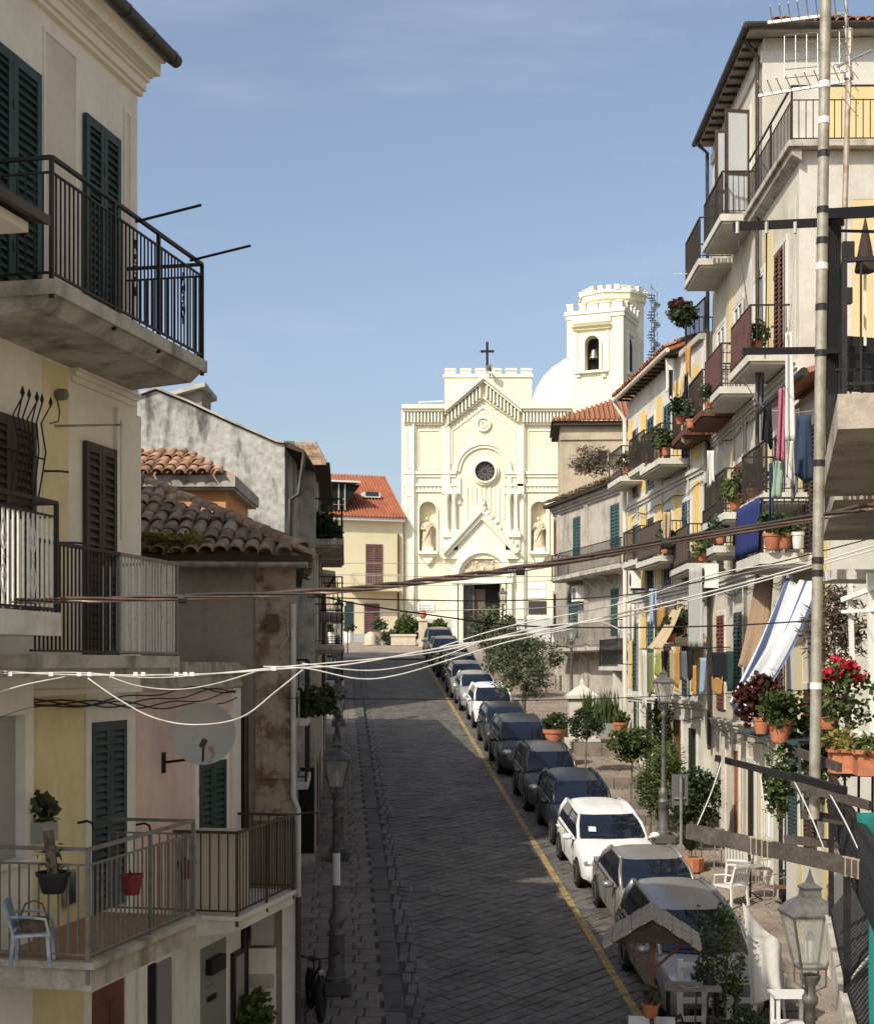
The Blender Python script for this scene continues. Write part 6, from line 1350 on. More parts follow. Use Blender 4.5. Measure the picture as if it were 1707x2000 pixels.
for px, py, Y, r, h, lab, lm in ((1082,1462,48.3,.36,.62,'large ribbed terracotta planter beside the charcoal crossover',DKLEAF),(1213,1437,50.3,.26,.45,'terracotta pot on the stone step below the porch',MIDLEAF)):
    potted('terracotta_planter', lab, (tx(px,Y), Y, at(px,py,Y).z), r, h, TERRA, lm, (r*.9,r*.9,r*.7), 500, .10, seed=int(px))
t = thing('reed_planter', 'long planter of tall green reeds beside the porch', 'planter', (tx(1178,51), 51, at(1178,1437,51).z)); MB().box(-.75,.6,-.2,.2,0,.42).build('trough', M('grey_render', (.24,.23,.22)), t)
mb = MB(); rg = random.Random(6)
for k in range(120):
    x, y = rg.uniform(-.7,.55), rg.uniform(-.15,.15); hh = rg.uniform(.6,1.35); dx, dy = rg.gauss(0,.12), rg.gauss(0,.12)
    mb.add([(x-.02,y,.35),(x+.02,y,.35),(x+dx*.5+.025,y+dy*.5,.35+hh*.6),(x+dx,y+dy,.35+hh),(x+dx*.5-.025,y+dy*.5,.35+hh*.6)], [(0,1,2,3,4)])
mb.build('reeds', MIDLEAF, t, fix=False)
# scooter by the shrine
t = thing('parked_scooter', 'black scooter parked behind the white urn', 'scooter', (tx(1090,53.5), 53.5, zr(53.5)+.1), .4)
for y in (-.55, .6):
    w_ = inst(wheel_parts(.305)[0], 'wheel', t, (0, y, .24), (0,R(90),0), (.78,.78,.6))
mb = MB(); mb.prism([(-.13,-.45,.35),(-.13,-.5,.8),(-.13,-.38,.85),(-.13,-.25,.45),(-.13,.1,.4),(-.13,.25,.72),(-.13,.8,.78),(-.13,.75,.5),(-.13,.3,.3)], (.26,0,0)); mb.build('body', BLKP, t); MB().box(-.15,.15,.2,.8,.78,.86).build('seat', BLKP, t); mb = MB(); mb.tube([(0,-.48,.8),(0,-.42,1.05)], .04, 6); mb.tube([(-.3,-.36,1.1),(0,-.44,1.04),(.3,-.36,1.1)], .018, 6); mb.build('handlebar', BLKP, t)

def mono_chair(label, X, Y, z, rot, high=False, mat=WHITEP, group=None):
    t = thing('plastic_chair', label, 'chair', (X, Y, z), rot, group); s = .22
    for i, (sx, sy) in enumerate(((-1,-1),(1,-1),(1,1),(-1,1))):
        MB().bar((sx*s*1.15, sy*s*1.15, 0), (sx*s, sy*s, .42), .045).build('leg', mat, t)
    MB().prism([(-.25,-.25,.40),(.25,-.25,.40),(.23,.24,.38),(-.23,.24,.38)], (0,0,.035)).build('seat', mat, t)
    bh = .62 if high else .42; b0 = MB(); 
    bk = MB(); bk.bar((-.235,.22,.42), (-.22,.33+.08*high,.42+bh), .035); bk.bar((.235,.22,.42), (.22,.33+.08*high,.42+bh), .035); bk.bar((-.235,.33+.08*high,.42+bh), (.235,.33+.08*high,.42+bh), .05); bk.bar((-.23,.24,.50), (.23,.24,.50), .04); f = bk.build('backrest', mat, t)
    for k in range(6): x = -.17+.068*k; MB().bar((x,.24,.5), (x,.33+.08*high,.41+bh), .042, .012).build('back_slat', mat, f)
    for sx in (-1, 1):
        a = MB(); a.tube([(sx*.24,.26,.66),(sx*.28,.0,.66),(sx*.28,-.2,.63),(sx*.25,-.25,.4)], .022, 6); a.build('armrest', mat, t, smooth=True)
    return t
zz = lambda px, py, Y: at(px, py, Y)
g0 = lambda Y: zr(Y) + .12
mono_chair('white high backed plastic garden chair on the terrace', tx(1442,33.2), 33.2, g0(33.2), R(160), True)
mono_chair('white plastic armchair in front of the high backed one', tx(1428,31.2), 31.2, g0(31.2), R(215))
ALU = M('bare_aluminium', (.55,.54,.51), .35, .8, fine=.1); SLATW = M('brown_slat_wood', (.16,.085,.055), .7, fine=.2)
def tube_chair(label, X, Y, z, rot, slat=None):
    t = thing('metal_chair', label, 'chair', (X, Y, z), rot)
    for sx in (-1, 1):
        mb = MB(); mb.tube([(sx*.24,-.24,0),(sx*.24,-.22,.62),(sx*.25,.0,.66),(sx*.24,.2,.66),(sx*.22,.24,.0)], .014, 6); mb.build('side_frame', ALU, t, smooth=True)
    mb = MB(); mb.tube([(-.24,.2,.66),(-.2,.3,.85),(0,.34,.88),(.2,.3,.85),(.24,.2,.66)], .014, 6); mb.tube([(-.24,-.22,.42),(.24,-.22,.42)], .012, 6); mb.build('back_frame', ALU, t, smooth=True)
    for k in range(5): MB().box(-.23,.23,-.22+.09*k,-.145+.09*k,.42,.435).build('seat_slat', slat or ALU, t)
    for k in range(3): MB().box(-.2,.2,.26+.015*k,.272+.015*k,.58+.09*k,.65+.09*k).build('back_slat', slat or ALU, t)
    return t
tube_chair('aluminium tube chair beside the spiky plant', tx(1383,34.5), 34.5, g0(34.5), R(150)); tube_chair('metal chair with brown wooden slats on the terrace', tx(1500,32.6), 32.6, g0(32.6), R(250), SLATW); tube_chair('second slatted metal chair tucked beside the fence', tx(1522,31.0), 31.0, g0(31.0), R(280), SLATW)
t = thing('bistro_table', 'small metal bistro table between the chairs', 'table', (tx(1465,31.6), 31.6, g0(31.6))); MB().lathe([(.3,.70),(.31,.72),(.3,.735)], 20).build('top', ALU, t, smooth=True); mb = MB(); mb.tube([(0,0,.05),(0,0,.7)], .025, 6); mb.build('column', IRON, t)
for k in range(3): a = 2.1*k; MB().tube([(0,0,.18),(.25*math.cos(a),.25*math.sin(a),0)], .015, 5).build('foot', IRON, t)
# spiky plant by the sign, brick edged
t = thing('spiky_plant', 'dark spiky yucca beside the sign post', 'plant', (tx(1348,34.2), 34.2, g0(34.2))); MB().lathe([(.3,0),(.32,.3),(.26,.3)], 12).build('tub', TERRA, t); mb = MB(); rg = random.Random(3)
for k in range(70):
    a = rg.uniform(0,6.28); e = rg.uniform(.5,1.5); l = rg.uniform(.4,.75); d = Vector((math.cos(a)*math.cos(e), math.sin(a)*math.cos(e), math.sin(e))); s = Vector((-math.sin(a), math.cos(a), 0))*.025; b = Vector((0,0,.45))
    mb.add([b-s, b+s, b+d*l*.6+s, b+d*l, b+d*l*.6-s], [(0,1,2,3,4)])
mb.build('blades', DKLEAF, t, fix=False); MB().tube([(0,0,.28),(0,0,.5)], .05, 6).build('stem', BARK, t)
# road sign seen from behind
Y = 31.8; b = at(1330, 1690, Y); t = thing('road_sign', 'back of a grey rectangular road sign on a post', 'road sign', (b.x, Y, zr(Y)+.1)); hh = at(0,1516,Y).z - (zr(Y)+.1)
MB().tube([(0,0,0),(0,0,hh)], .03, 8).build('post', STEEL, t, smooth=True); mb = MB(); mb.cbox(-.19,.16,-.04,-.02,hh-.64,hh+.03); mb.build('sign_panel', M('grey_sign_back', (.14,.14,.14), .5, .3), t, loc=(0,.1,0)); MB().box(-.15,.1,.02,.05,hh-.5,hh-.46).build('clamp', STEEL, t)
# ------------------------------------------------------------------ overhead cables
def spline(pts, n=6):
    out = []; P_ = [Vector(p) for p in pts]
    for i in range(len(P_)-1):
        p0, p1, p2, p3 = P_[max(i-1,0)], P_[i], P_[i+1], P_[min(i+2,len(P_)-1)]
        for k in range(n):
            t = k/n; out.append(.5*((2*p1)+(p2-p0)*t+(2*p0-5*p1+4*p2-p3)*t*t+(3*p1-p0-3*p2+p3)*t**3))
    out.append(P_[-1]); return out
def cable(name, label, pts, r, mat, n=6, group=None):
    return tag(MB().tube(spline(pts, n), r, 6).build(name, mat, None, smooth='all'), label, 'cable', group)
dC = lambda px: 12.2 - 3.4*(px+80)/1907
main = [at(px, py, dC(px)) for px, py in ((-90,1184),(0,1178),(200,1174),(400,1168),(650,1157),(850,1136),(1060,1107),(1300,1062),(1500,1030),(1707,992),(1800,972))]
cm = spline(main, 10)
tw_ = thing('twisted_cable', 'thick twisted brown and tan cable strung across the street', 'cable', main[5])
def rel(pts, o): return [p - o for p in pts]
MB().tube(rel(cm, main[5]), .0125, 7).build('tan_core', CABLET, tw_, smooth='all')
for ph, r, m in ((0, .0145, CABLEB), (2.6, .012, CABLEK), (4.4, .009, CABLEB)):
    hp = []
    for i, p in enumerate(cm):
        a = i*.42*(1 + .12*math.sin(i*.13)) + ph; hp.append(p + Vector((0, math.cos(a)*.022, math.sin(a)*.016 + .012)) - main[5])
    MB().tube(hp, r, 6).build('wrapped_strand', m, tw_, smooth='all')
for px in (352, 1010, 1300): 
    k = min(range(len(cm)), key=lambda i: abs(CX + cm[i].x/cm[i].y*FPX - px)); MB().tube([cm[k]-main[5]-Vector((.03,0,0)), cm[k]-main[5]+Vector((.03,0,0))], .036, 8).build('cable_tie', CABLEK, tw_)
dW = lambda px: 11.2 - 1.2*px/1707
W_ = lambda L: [at(px, py, dW(px)) for px, py in L]
cable('white_cable', 'main white cable of the bundle with plastic clips', W_([(-60,1306),(0,1311),(120,1318),(280,1319),(420,1316),(560,1306),(680,1298),(860,1266),(1050,1234),(1180,1206),(1330,1170),(1500,1126),(1720,1062)]), .0068, CABLEW)
cable('white_cable', 'second white cable twisted along the main bundle', W_([(-60,1312),(0,1316),(150,1314),(300,1324),(450,1313),(560,1302),(700,1290),(860,1272),(1050,1226),(1180,1212),(1330,1178),(1500,1132),(1720,1070)]), .0055, CABLEW)
cable('white_cable', 'white cable hanging in a deep loop below the satellite dish level', W_([(172,1325),(230,1365),(300,1402),(380,1416),(470,1402),(540,1350),(592,1308)]), .0062, CABLEW)
cable('white_cable', 'white cable sagging in a shallow loop over the pink house', W_([(215,1322),(270,1340),(345,1347),(420,1336),(500,1312)]), .005, CABLEW)
cable('white_cable', 'pair of white cables dropping towards the yellow wall', W_([(-40,1366),(40,1340),(128,1322)]), .0062, CABLEW)
cable('white_cable', 'white cable crossing low above the cobbled road', W_([(515,1302),(600,1306),(700,1326),(780,1318),(900,1282),(1000,1252),(1120,1228)]), .0055, CABLEW)
cable('white_cable', 'upper white cable looping above the dark road', W_([(590,1296),(720,1310),(840,1290),(960,1248),(1080,1232),(1160,1212),(1230,1240)]), .005, CABLEW)
cable('white_cable', 'thin white cable rising to the awning', W_([(860,1264),(1000,1222),(1200,1182),(1400,1120),(1560,1098)]), .005, CABLEW)
dB = lambda px: 20.0
B_ = lambda L, Y=20.0: [at(px, py, Y) for px, py in L]
cable('dark_cable', 'dark cable drooping in front of the church base', B_([(560,1150),(700,1180),(860,1204),(1010,1222),(1200,1226),(1420,1222),(1590,1212)], 22), .013, CABLEK)
cable('dark_cable', 'dark cable stretched below the church portal', B_([(600,1166),(800,1172),(1000,1173),(1240,1160),(1480,1108),(1700,1052)], 21), .010, CABLEK)
cable('dark_cable', 'thin straight cable across the road at car level', B_([(560,1364),(800,1366),(1050,1368),(1300,1360),(1590,1348)], 20), .007, CABLEK)
cable('dark_cable', 'grey cable running behind the laundry', B_([(620,1198),(900,1192),(1100,1184),(1300,1150),(1600,1090)], 24), .009, STEEL)
for i, (y0, y1, y2, lab) in enumerate(((1100,1092,1098,'uppermost thin grey wire in front of the church portal'),(1122,1118,1126,'thin grey wire between the uppermost wire and the portal lintel'),(1138,1136,1134,'thin grey wire level with the portal lintel'))): cable('thin_wire', lab, B_([(630,y0),(850,y1+8),(1080,y2)], 56), .014, STEEL, group='thin wires before the church')
for x in (20, 100, 155, 175, 220, 265, 280, 345, 362, 375, 535):
    k = W_([(x, 1317 if x < 450 else 1306)])[0]; tag(MB().cbox(-.016,.016,-.009,.011,-.015,.015,.004).build('cable_clip', WHITEP, None, loc=k), 'small white plastic clip holding the white cables together', 'cable clip', 'clips on the white cables')

# ------------------------------------------------------------------ satellite dish
a_, z_ = FA.pix(398, 1436, .55); c = FA.w(a_, .55, z_); DISHM = M('rust_stained_dish', (.44,.43,.39), .5, .1, col2=(.30,.15,.06), scale=4.5, lo=.60, hi=.72, fine=.08)
t = thing('satellite_dish', 'grey rust stained satellite dish on the pink wall', 'satellite dish', c, 0)
dirv = Vector((.10, -1, .30)).normalized(); q = dirv.to_track_quat('Z', 'Y'); rD = .37
d = MB().lathe([(.001,0),(rD*.3,.008),(rD*.6,.03),(rD*.85,.062),(rD,.09),(rD*1.02,.088),(rD*.86,.05),(rD*.6,.015),(.001,-.02)], 36).build('dish', DISHM, t, smooth=True); d.rotation_euler = q.to_euler()
mb = MB(); mb.tube([(0,-rD*.9,.1),(.02,-rD*.55,.38)], .016, 6); mb.tube([(.0,-rD*.62,.36),(.04,-rD*.42,.41)], .035, 8); f = mb.build('feed_arm', M('rusty_box', (.1,.06,.04)), t); f.rotation_euler = q.to_euler()
wp = FA.w(FA.pix(320,1490)[0], -.01, FA.pix(320,1490)[1]) - c
mb = MB(); mb.tube([Vector((0,.05,-.12)), Vector((wp.x*.5, wp.y*.4+.1, wp.z*.9)), wp], .018, 6); mb.box(wp.x-.03,wp.x+.03,wp.y-.04,wp.y+.04,wp.z-.12,wp.z+.12); mb.build('wall_bracket', IRON, t)

# ------------------------------------------------------------------ things on the lower left balconies
REDPL = M('red_plastic', (.16,.022,.022), .45, fine=.08); BLUEPL = M('faded_blue_plastic', (.20,.27,.36), .5, col2=(.45,.48,.50), scale=5, fine=.08)
def hang_pot(px, py, o, lab, mat=REDPL, r=.105):
    a, z = FA.pix(px, py, o); w_ = FA.w(a, o, z); t = thing('flower_pot', lab, 'flower pot', w_, 0); pot(t, (0,0,0), r, .19, mat); MB().tube([(0,-.02,.19),(0,-.11,.24),(0,-.12,.17)], .006, 4).build('hanger', IRON, t); return t
hang_pot(258, 1748, 1.18, 'red flower pot hung on the grey balcony rail beside the shutters'); hang_pot(364, 1717, .95, 'red flower pot hung at the far end of the balcony rail')
a, z = FA.pix(100, 1745, .72); t = hang_pot(104, 1745, .75, 'black hanging planter with a bare stem by the yellow wall', M('black_plastic', (.02,.02,.02)), .15); leaves('twigs', GREYL, t, (0,0,.3), (.12,.12,.12), 60, .09, 5, .3, 3, .12); MB().tube([(0,0,.15),(-.06,.05,.55)], .05, 6).build('stump', BARK, t)
a, z = FA.pix(78, 1645, .12); t = thing('wall_planter', 'grey plastic wall planter with grey leaves on yellow wall', 'planter', FA.w(a, .13, z), FA.ang); MB().prism([(-.15,-.1,0),(.15,-.1,0),(.16,.1,0),(-.16,.1,0)], (0,0,.2)).build('box', M('grey_plastic', (.30,.31,.30), .6), t); leaves('foliage', GREYL, t, (0,.0,.3), (.18,.1,.12), 130, .1, 6, .3, 5, .45)
a, z = FA.pix(80, 1880, .70); mono_chair('small faded blue plastic chair on the lower balcony', FA.w(a,.62,0).x, FA.w(a,.62,0).y, FA.zb + zfl1 + .01, FA.ang + R(200), False, BLUEPL).scale = (.66,.66,.66)
w_ = FA.w(a-.02,.62,0); t = thing('wicker_basket', 'wicker basket standing on the blue chair', 'basket', (w_.x, w_.y, FA.zb+zfl1+.29)); t.scale = (.75,.75,.75); WICK = M('wicker', (.14,.11,.08), .9, col2=(.07,.055,.04), scale=14, fine=.4); MB().lathe([(.14,0),(.18,.14),(.19,.15),(.16,.14),(.13,.02)], 12).build('bowl', WICK, t); MB().tube([(-.17,0,.14),(-.1,0,.32),(0,0,.36),(.1,0,.32),(.17,0,.14)], .012, 5).build('handle', WICK, t)
q = FA.w(FA.pix(130,1735)[0], .02, FA.pix(130,1735)[1]); t = thing('wall_picture', 'small dark framed mirror leaning on the yellow wall', 'mirror', q, FA.ang); MB().box(-.12,.12,0,.03,-.18,.18).build('frame', STEEL, t); MB().box(-.10,.10,.03,.034,-.16,.16).build('glass', GLASS, t)
for px, py in ((152,1608),(265,1612)):
    a, z = FA.pix(px, py); w_ = FA.w(a, .0, z); t = tag(MB().tube([(0,0,0),(.10,-.0,.02),(.16,-.04,.0),(.18,-.06,-.07)], .014, 5).build('shutter_hook', IRON, None, loc=w_), 'black iron shutter hook on the white door surround', 'hook', 'shutter hooks beside the tall green door')
# plant beside the wall at street level, oleander on balcony, planters on the left
def plant(label, px, py, Y, lr, n, size, lm, seed, asp=.4, name='plant'):
    c = at(px, py, Y); t = thing(name, label, 'plant', c); leaves('foliage', lm, t, (0,0,lr[2]), lr, n, size, 12, .32, seed, asp); MB().tube([(0,0,-.05),(0,0,lr[2])], [.025,.01], 5).build('stem', BARK, t); return t
plant('yellow green leafy shrub at the foot of the brown house', 500, 2030, 19.8, (.2,.16,.3), 700, .08, YLEAF, 51, .5)
plant('dark oleander spilling over the veranda balcony', 628, 1062, 36.5, (.42,.4,.36), 700, .2, DKLEAF, 52, .25)
FLP = leafmat('pink_flower', (.5,.2,.22), (.35,.10,.14))
for i, (px, py, Y) in enumerate(((592,1398,24.6),(612,1396,25.4),(632,1394,26.2))):
    t = plant(['leafy plant at the downhill end of the narrow shaded balcony', 'flowering plant in the middle of the narrow shaded balcony', 'green plant at the uphill end of the narrow shaded balcony'][i], px, py, Y, (.28,.25,.22), 420, .1, DKLEAF, 60+i)
    leaves('flowers', FLP, t, (0,0,.4), (.22,.2,.15), 30, .05, 5, .3, 70+i, .6)
# bicycle
Yb = 24.3; zb_ = zr(Yb)+.12; t = thing('electric_bicycle', 'black fat tyre electric bicycle parked beside the lamp post', 'bicycle', (at(617,0,Yb).x, Yb, zb_), R(14))
FT = MB(); 
def wheel_at(y, turn=0):
    mb = MB(); n = 26; pts = [(0, .29*math.cos(2*math.pi*k/n), .29*math.sin(2*math.pi*k/n)) for k in range(n+1)]; mb.tube(pts, .05, 8); w_ = mb.build('tyre', TYRE, t, smooth='all', loc=(0,y,.34), rot=(0,0,turn))
    mb = MB(); pts = [(0, .235*math.cos(2*math.pi*k/n), .235*math.sin(2*math.pi*k/n)) for k in range(n+1)]; mb.tube(pts, .018, 5); mb.build('rim', BLKP, w_)
    mb = MB()
    for k in range(12): a = 2*math.pi*k/12; mb.bar((0,0,0),(0,.23*math.cos(a),.23*math.sin(a)),.006)
    mb.build('spokes', STEEL, w_, kind='stuff'); return w_
wheel_at(-.52, R(-18)); wheel_at(.52)
mb = MB(); mb.tube([(0,-.42,.82),(0,-.05,.36),(0,.52,.34)], .03, 7); mb.tube([(0,-.40,.86),(0,.18,.62),(0,.05,.34)], .028, 7); mb.tube([(0,.18,.62),(0,.22,.86)], .016, 6); mb.tube([(0,.18,.62),(.06,.52,.34)], .014, 6); mb.build('frame', BLKP, t, smooth=True)
mb = MB(); mb.tube([(0,-.42,.82),(.07,-.47,.6),(.07,-.52,.34)], .02, 6); mb.tube([(0,-.42,.82),(-.07,-.47,.6),(-.07,-.52,.34)], .02, 6); mb.tube([(0,-.42,.80),(0,-.38,1.0)], .02, 6); mb.build('fork', BLKP, t, smooth=True)
mb = MB(); mb.tube([(-.33,-.28,1.06),(-.12,-.38,1.0),(.12,-.38,1.0),(.33,-.28,1.06)], .014, 6); mb.build('handlebar', BLKP, t, smooth=True)
for s in (-1, 1): MB().tube([(s*.24,-.32,1.035),(s*.34,-.275,1.062)], .02, 7).build('grip', TYRE, t)
MB().ico((0,.26,.89), .13, 2, (.65,1.1,.35)).build('saddle', BLKP, t, smooth='all'); MB().box(-.05,.05,-.2,.05,.42,.58).build('battery', BLKP, t, rot=(R(-38),0,0), loc=(0,.2,.0)); MB().ico((0,-.52,.80), .06, 1).build('headlamp', LAMPG, t)
MB().tube([(0,.0,.3),(-.2,.0,.0)], .012, 5).build('kickstand', BLKP, t)
MB().ico((0,.76,.62), .04, 1).build('rear_reflector', REDL, t)

# ------------------------------------------------------------------ cloth
def cloth(name, label, corners, mat, cat, nx=10, ny=14, fold=.03, freq=3.0, sag=0.0, group=None, seed=0, thick=.006, rag=0.0):
    """corners: top-left, top-right, bottom-right, bottom-left (world); folds run from top to bottom"""
    a, b, c, d = [Vector(p) for p in corners]; nrm = (b-a).cross(d-a).normalized(); o = a.lerp(b, .5); rg = random.Random(seed); ph = rg.uniform(0, 6)
    V = []; uv = []
    for j in range(ny+1):
        v = j/ny
        for i in range(nx+1):
            u = i/nx; p = a.lerp(b, u).lerp(d.lerp(c, u), v); p = p + nrm*(fold*(.25+.75*v)*math.sin(freq*2*math.pi*u + ph + .8*math.sin(2.2*v)) + fold*.5*math.sin(freq*4.7*u+ph*2+v*2)) + Vector((0,0,-sag*math.sin(math.pi*v)-.5*sag*math.sin(math.pi*u)*(1-v)))
            p = p + Vector((0,0,-rag*v*(.5+.5*math.sin(5*u+ph*3)))) + (b-a)*(rag*.9*(u-.5)*math.sin(2.4*v+ph)); V.append(p - o); uv.append((u, v))
    n = nx+1; fs = [(j*n+i, j*n+i+1, (j+1)*n+i+1, (j+1)*n+i) for j in range(ny) for i in range(nx)]
    me = bpy.data.meshes.new(name); me.from_pydata(V, [], fs); me.materials.append(mat); ul = me.uv_layers.new(name='UVMap')
    for lp in me.loops: ul.data[lp.index].uv = uv[lp.vertex_index]
    me.polygons.foreach_set('use_smooth', [True]*len(me.polygons)); ob = inst(me, name, None, o); md = ob.modifiers.new('thickness', 'SOLIDIFY'); md.thickness = thick
    return tag(ob, label, cat, group)
CW = clothmat('white_cloth', (.74,.73,.70)); CST = clothmat('blue_striped_cloth', (.70,.71,.72), (.10,.14,.27), 0, 5.0, .72); CTAN = clothmat('tan_cloth', (.34,.24,.16)); CBLUE = clothmat('blue_tarp', (.035,.05,.19)); CGREEN = clothmat('pale_green_cloth', (.30,.42,.33)); CPINK = clothmat('pink_cloth', (.50,.16,.25)); CJEAN = clothmat('denim', (.045,.07,.13)); CBLACK = clothmat('black_cloth', (.016,.016,.02)); CGREY = clothmat('grey_cloth', (.16,.17,.18)); CTEAL = clothmat('teal_net', (.02,.20,.17)); CORAN = clothmat('orange_cloth', (.52,.29,.09)); CBEIG = clothmat('beige_cloth', (.50,.40,.25)); CLBL = clothmat('light_blue_cloth', (.35,.45,.60)); COLIV = clothmat('olive_cloth', (.22,.24,.08)); CDGR = clothmat('dark_green_cloth', (.03,.075,.06)); CSHEET = clothmat('pale_sheet', (.66,.64,.59)); CCURT = clothmat('grey_curtain', (.48,.47,.45))
# great striped awning curtain
cloth('striped_awning', 'long blue and white striped awning cloth hung out from a balcony', [at(1532,1132,27.4), at(1606,1122,26.6), at(1462,1376,24.6), at(1428,1376,25.0)], CST, 'awning', 40, 28, .10, 4, .16, seed=1, rag=.08)
cloth('tan_awning', 'tan woven blind hanging behind the striped awning', [at(1478,1122,29.6), at(1512,1118,29.2), at(1486,1300,28.4), at(1440,1300,28.8)], CTAN, 'blind', 20, 18, .06, 3, .14, seed=2, rag=.08)
cloth('grey_curtain', 'grey curtain hanging from the long screened balcony', [at(1346,1108,35.5), at(1372,1104,34.6), at(1370,1264,34.6), at(1345,1264,35.5)], CCURT, 'curtain', 8, 12, .05, 3, seed=3)
cloth('ochre_awning', 'small ochre awning slanting from the yellow striped house', [at(1312,1190,40), at(1332,1185,39.4), at(1290,1265,39), at(1262,1268,39.6)], CBEIG, 'awning', 8, 10, .03, 2, .1, seed=4)
cloth('yellow_blind', 'strong yellow blind hanging at a window above the laundry', [at(1283,1188,42.5), at(1306,1184,41.5), at(1306,1245,41.5), at(1283,1245,42.5)], CORAN, 'blind', 6, 8, .02, 2, seed=5)
cloth('blue_tarp', 'dark blue tarpaulin tied along the balcony rail', [F0.w(sB0r+2.25,1.10,zB0+1.02), F0.w(sB0r+.0,1.10,zB0+1.02), F0.w(sB0r+.0,1.10,zB0+.05), F0.w(sB0r+2.25,1.10,zB0+.05)], CBLUE, 'tarpaulin', 16, 6, .03, 5, seed=6)
# tall hangings at the near line
cloth('long_sheet', 'long narrow white sheet hanging from the black bracket', [at(1534,650,16.2), at(1546,648,16.2), at(1552,860,16.2), at(1534,862,16.2)], CW, 'laundry', 6, 16, .03, 1.4, seed=7)
cloth('striped_towel', 'long pink cloth hanging in front of the white sheet', [at(1522,760,16.5), at(1532,756,16.5), at(1530,900,16.5), at(1516,900,16.5)], CPINK, 'laundry', 6, 12, .03, 1.5, seed=8)
cloth('green_cloth', 'pale green cloth hanging below the pink one', [at(1514,898,16.6), at(1532,896,16.6), at(1526,972,16.6), at(1506,972,16.6)], CGREEN, 'laundry', 6, 10, .03, 1.5, seed=9)
for i, (x0, x1, y0, y1, m, lab, Y) in enumerate(((1488,1509,795,858,CBLACK,'black bag shaped garment hanging from the line',17),(1548,1562,800,905,CGREY,'dark grey garment beside the blue jeans',17.5),(1552,1586,812,925,CJEAN,'blue jeans hanging over the near balcony rail',17.2),(1536,1552,858,930,CSHEET,'pale grey cloth hanging beside the green cloth',17),(1500,1512,905,1000,CJEAN,'dark narrow trousers beside the green cloth',17.4),(1545,1560,900,960,CGREY,'grey shirt hanging below the jeans',17.4))):
    cloth('hanging_laundry', lab, [at(x0+2,y0,Y), at(x1-2,y0-2,Y), at(x1,y1,Y), at(x0,y1,Y)], m, 'laundry', 6, 10, .03, 1.6, group='laundry over the near balcony', seed=20+i, rag=.12)
cable('clothes_line', 'thin clothes line stretched above the near laundry', [at(1452,742,12), at(1490,794,17), at(1545,806,17.2), at(1600,800,17.6)], .005, CABLEW)
# the washing line along the row
wash = [(1254,1262,1270,1380,CSHEET,'pale sheet at the uphill end of the washing line'),(1266,1276,1275,1355,COLIV,'olive cloth on the long washing line'),(1281,1290,1274,1316,clothmat('lime_cloth',(.36,.42,.10)),'lime green shirt on the washing line'),(1291,1303,1272,1335,CBLACK,'black garment between lime shirt and beige trousers'),(1308,1318,1270,1330,CBEIG,'beige trousers next to the tan pair'),(1318,1328,1270,1336,CORAN,'tan trousers on the washing line'),(1331,1342,1272,1325,CGREY,'grey shirt beside the tan trousers'),(1344,1356,1272,1320,CBLACK,'black shirt before the pale blue one'),(1350,1358,1300,1350,CORAN,'small ochre garment below the black shirt'),(1366,1378,1285,1352,CLBL,'pale blue striped shirt on the washing line'),(1391,1418,1274,1322,CBLACK,'wide black cloth on the washing line'),(1390,1412,1322,1350,CORAN,'ochre trousers below the wide black cloth'),(1419,1432,1272,1340,CDGR,'dark green garment at the downhill end of the washing line')]
wx = lambda px: 6.15*FPX/(px-CX)
for i, (x0, x1, y0, y1, m, lab) in enumerate(wash):
    Ya, Yb_ = wx(x0), wx(x1); cloth('hanging_laundry', lab, [at(x0,y0,Ya), at(x1,y0,Yb_), at(x1-.5,y1,Yb_), at(x0-.5,y1,Ya)], m, 'laundry', 6, 9, .03, 1.6, group='laundry on the long line', seed=40+i, rag=.12)
cable('clothes_line', 'long washing line in front of the row houses', [at(1240,1268,wx(1240)), at(1300,1270,wx(1300)), at(1380,1271,wx(1380)), at(1445,1266,wx(1445))], .006, CABLEK)
for px in (1250, 1340, 1436):
    Y = wx(px); q = at(px, 1268, Y); tag(MB().tube([(0,0,0),(1.1,.02,.05)], .015, 5).build('line_bracket', IRON, None, loc=q), 'iron bracket carrying the long washing line', 'bracket', 'washing line brackets')
for i, (x0, x1, y0, y1, m, lab, Y) in enumerate(((1330,1352,735,860,CBEIG,'beige sheet hanging high beside the rust coloured balcony',40.2),(1338,1350,676,730,CORAN,'orange cloth on the highest washing line',39.5),(1336,1344,730,790,CBLACK,'black cloth below the orange one',39.6),(1300,1318,700,760,CW,'white sheet hanging under the tiled eave',43.5),(1306,1314,722,772,CBLACK,'small black garment beside the white sheet',43))):
    cloth('hanging_laundry', lab, [at(x0,y0,Y), at(x1,y0,Y), at(x1,y1,Y), at(x0,y1,Y)], m, 'laundry', 6, 9, .04, 1.6, group='laundry high on the row', seed=60+i, rag=.12)
# draped white sheet over stacked furniture
Yd = 23.4
cloth('draped_sheet', 'white sheet draped like a tent over stacked furniture', [at(1446,1760,Yd), at(1530,1848,Yd-.1), at(1532,1945,Yd-.3), at(1466,1955,Yd-.5)], clothmat('grey_white_sheet', (.60,.585,.55)), 'sheet', 30, 26, .075, 2.2, .10, seed=95, rag=.10)
mono_chair('white plastic chair half hidden by the draped sheet', tx(1500,24.4), 24.4, zr(24.4)+.1, R(170))

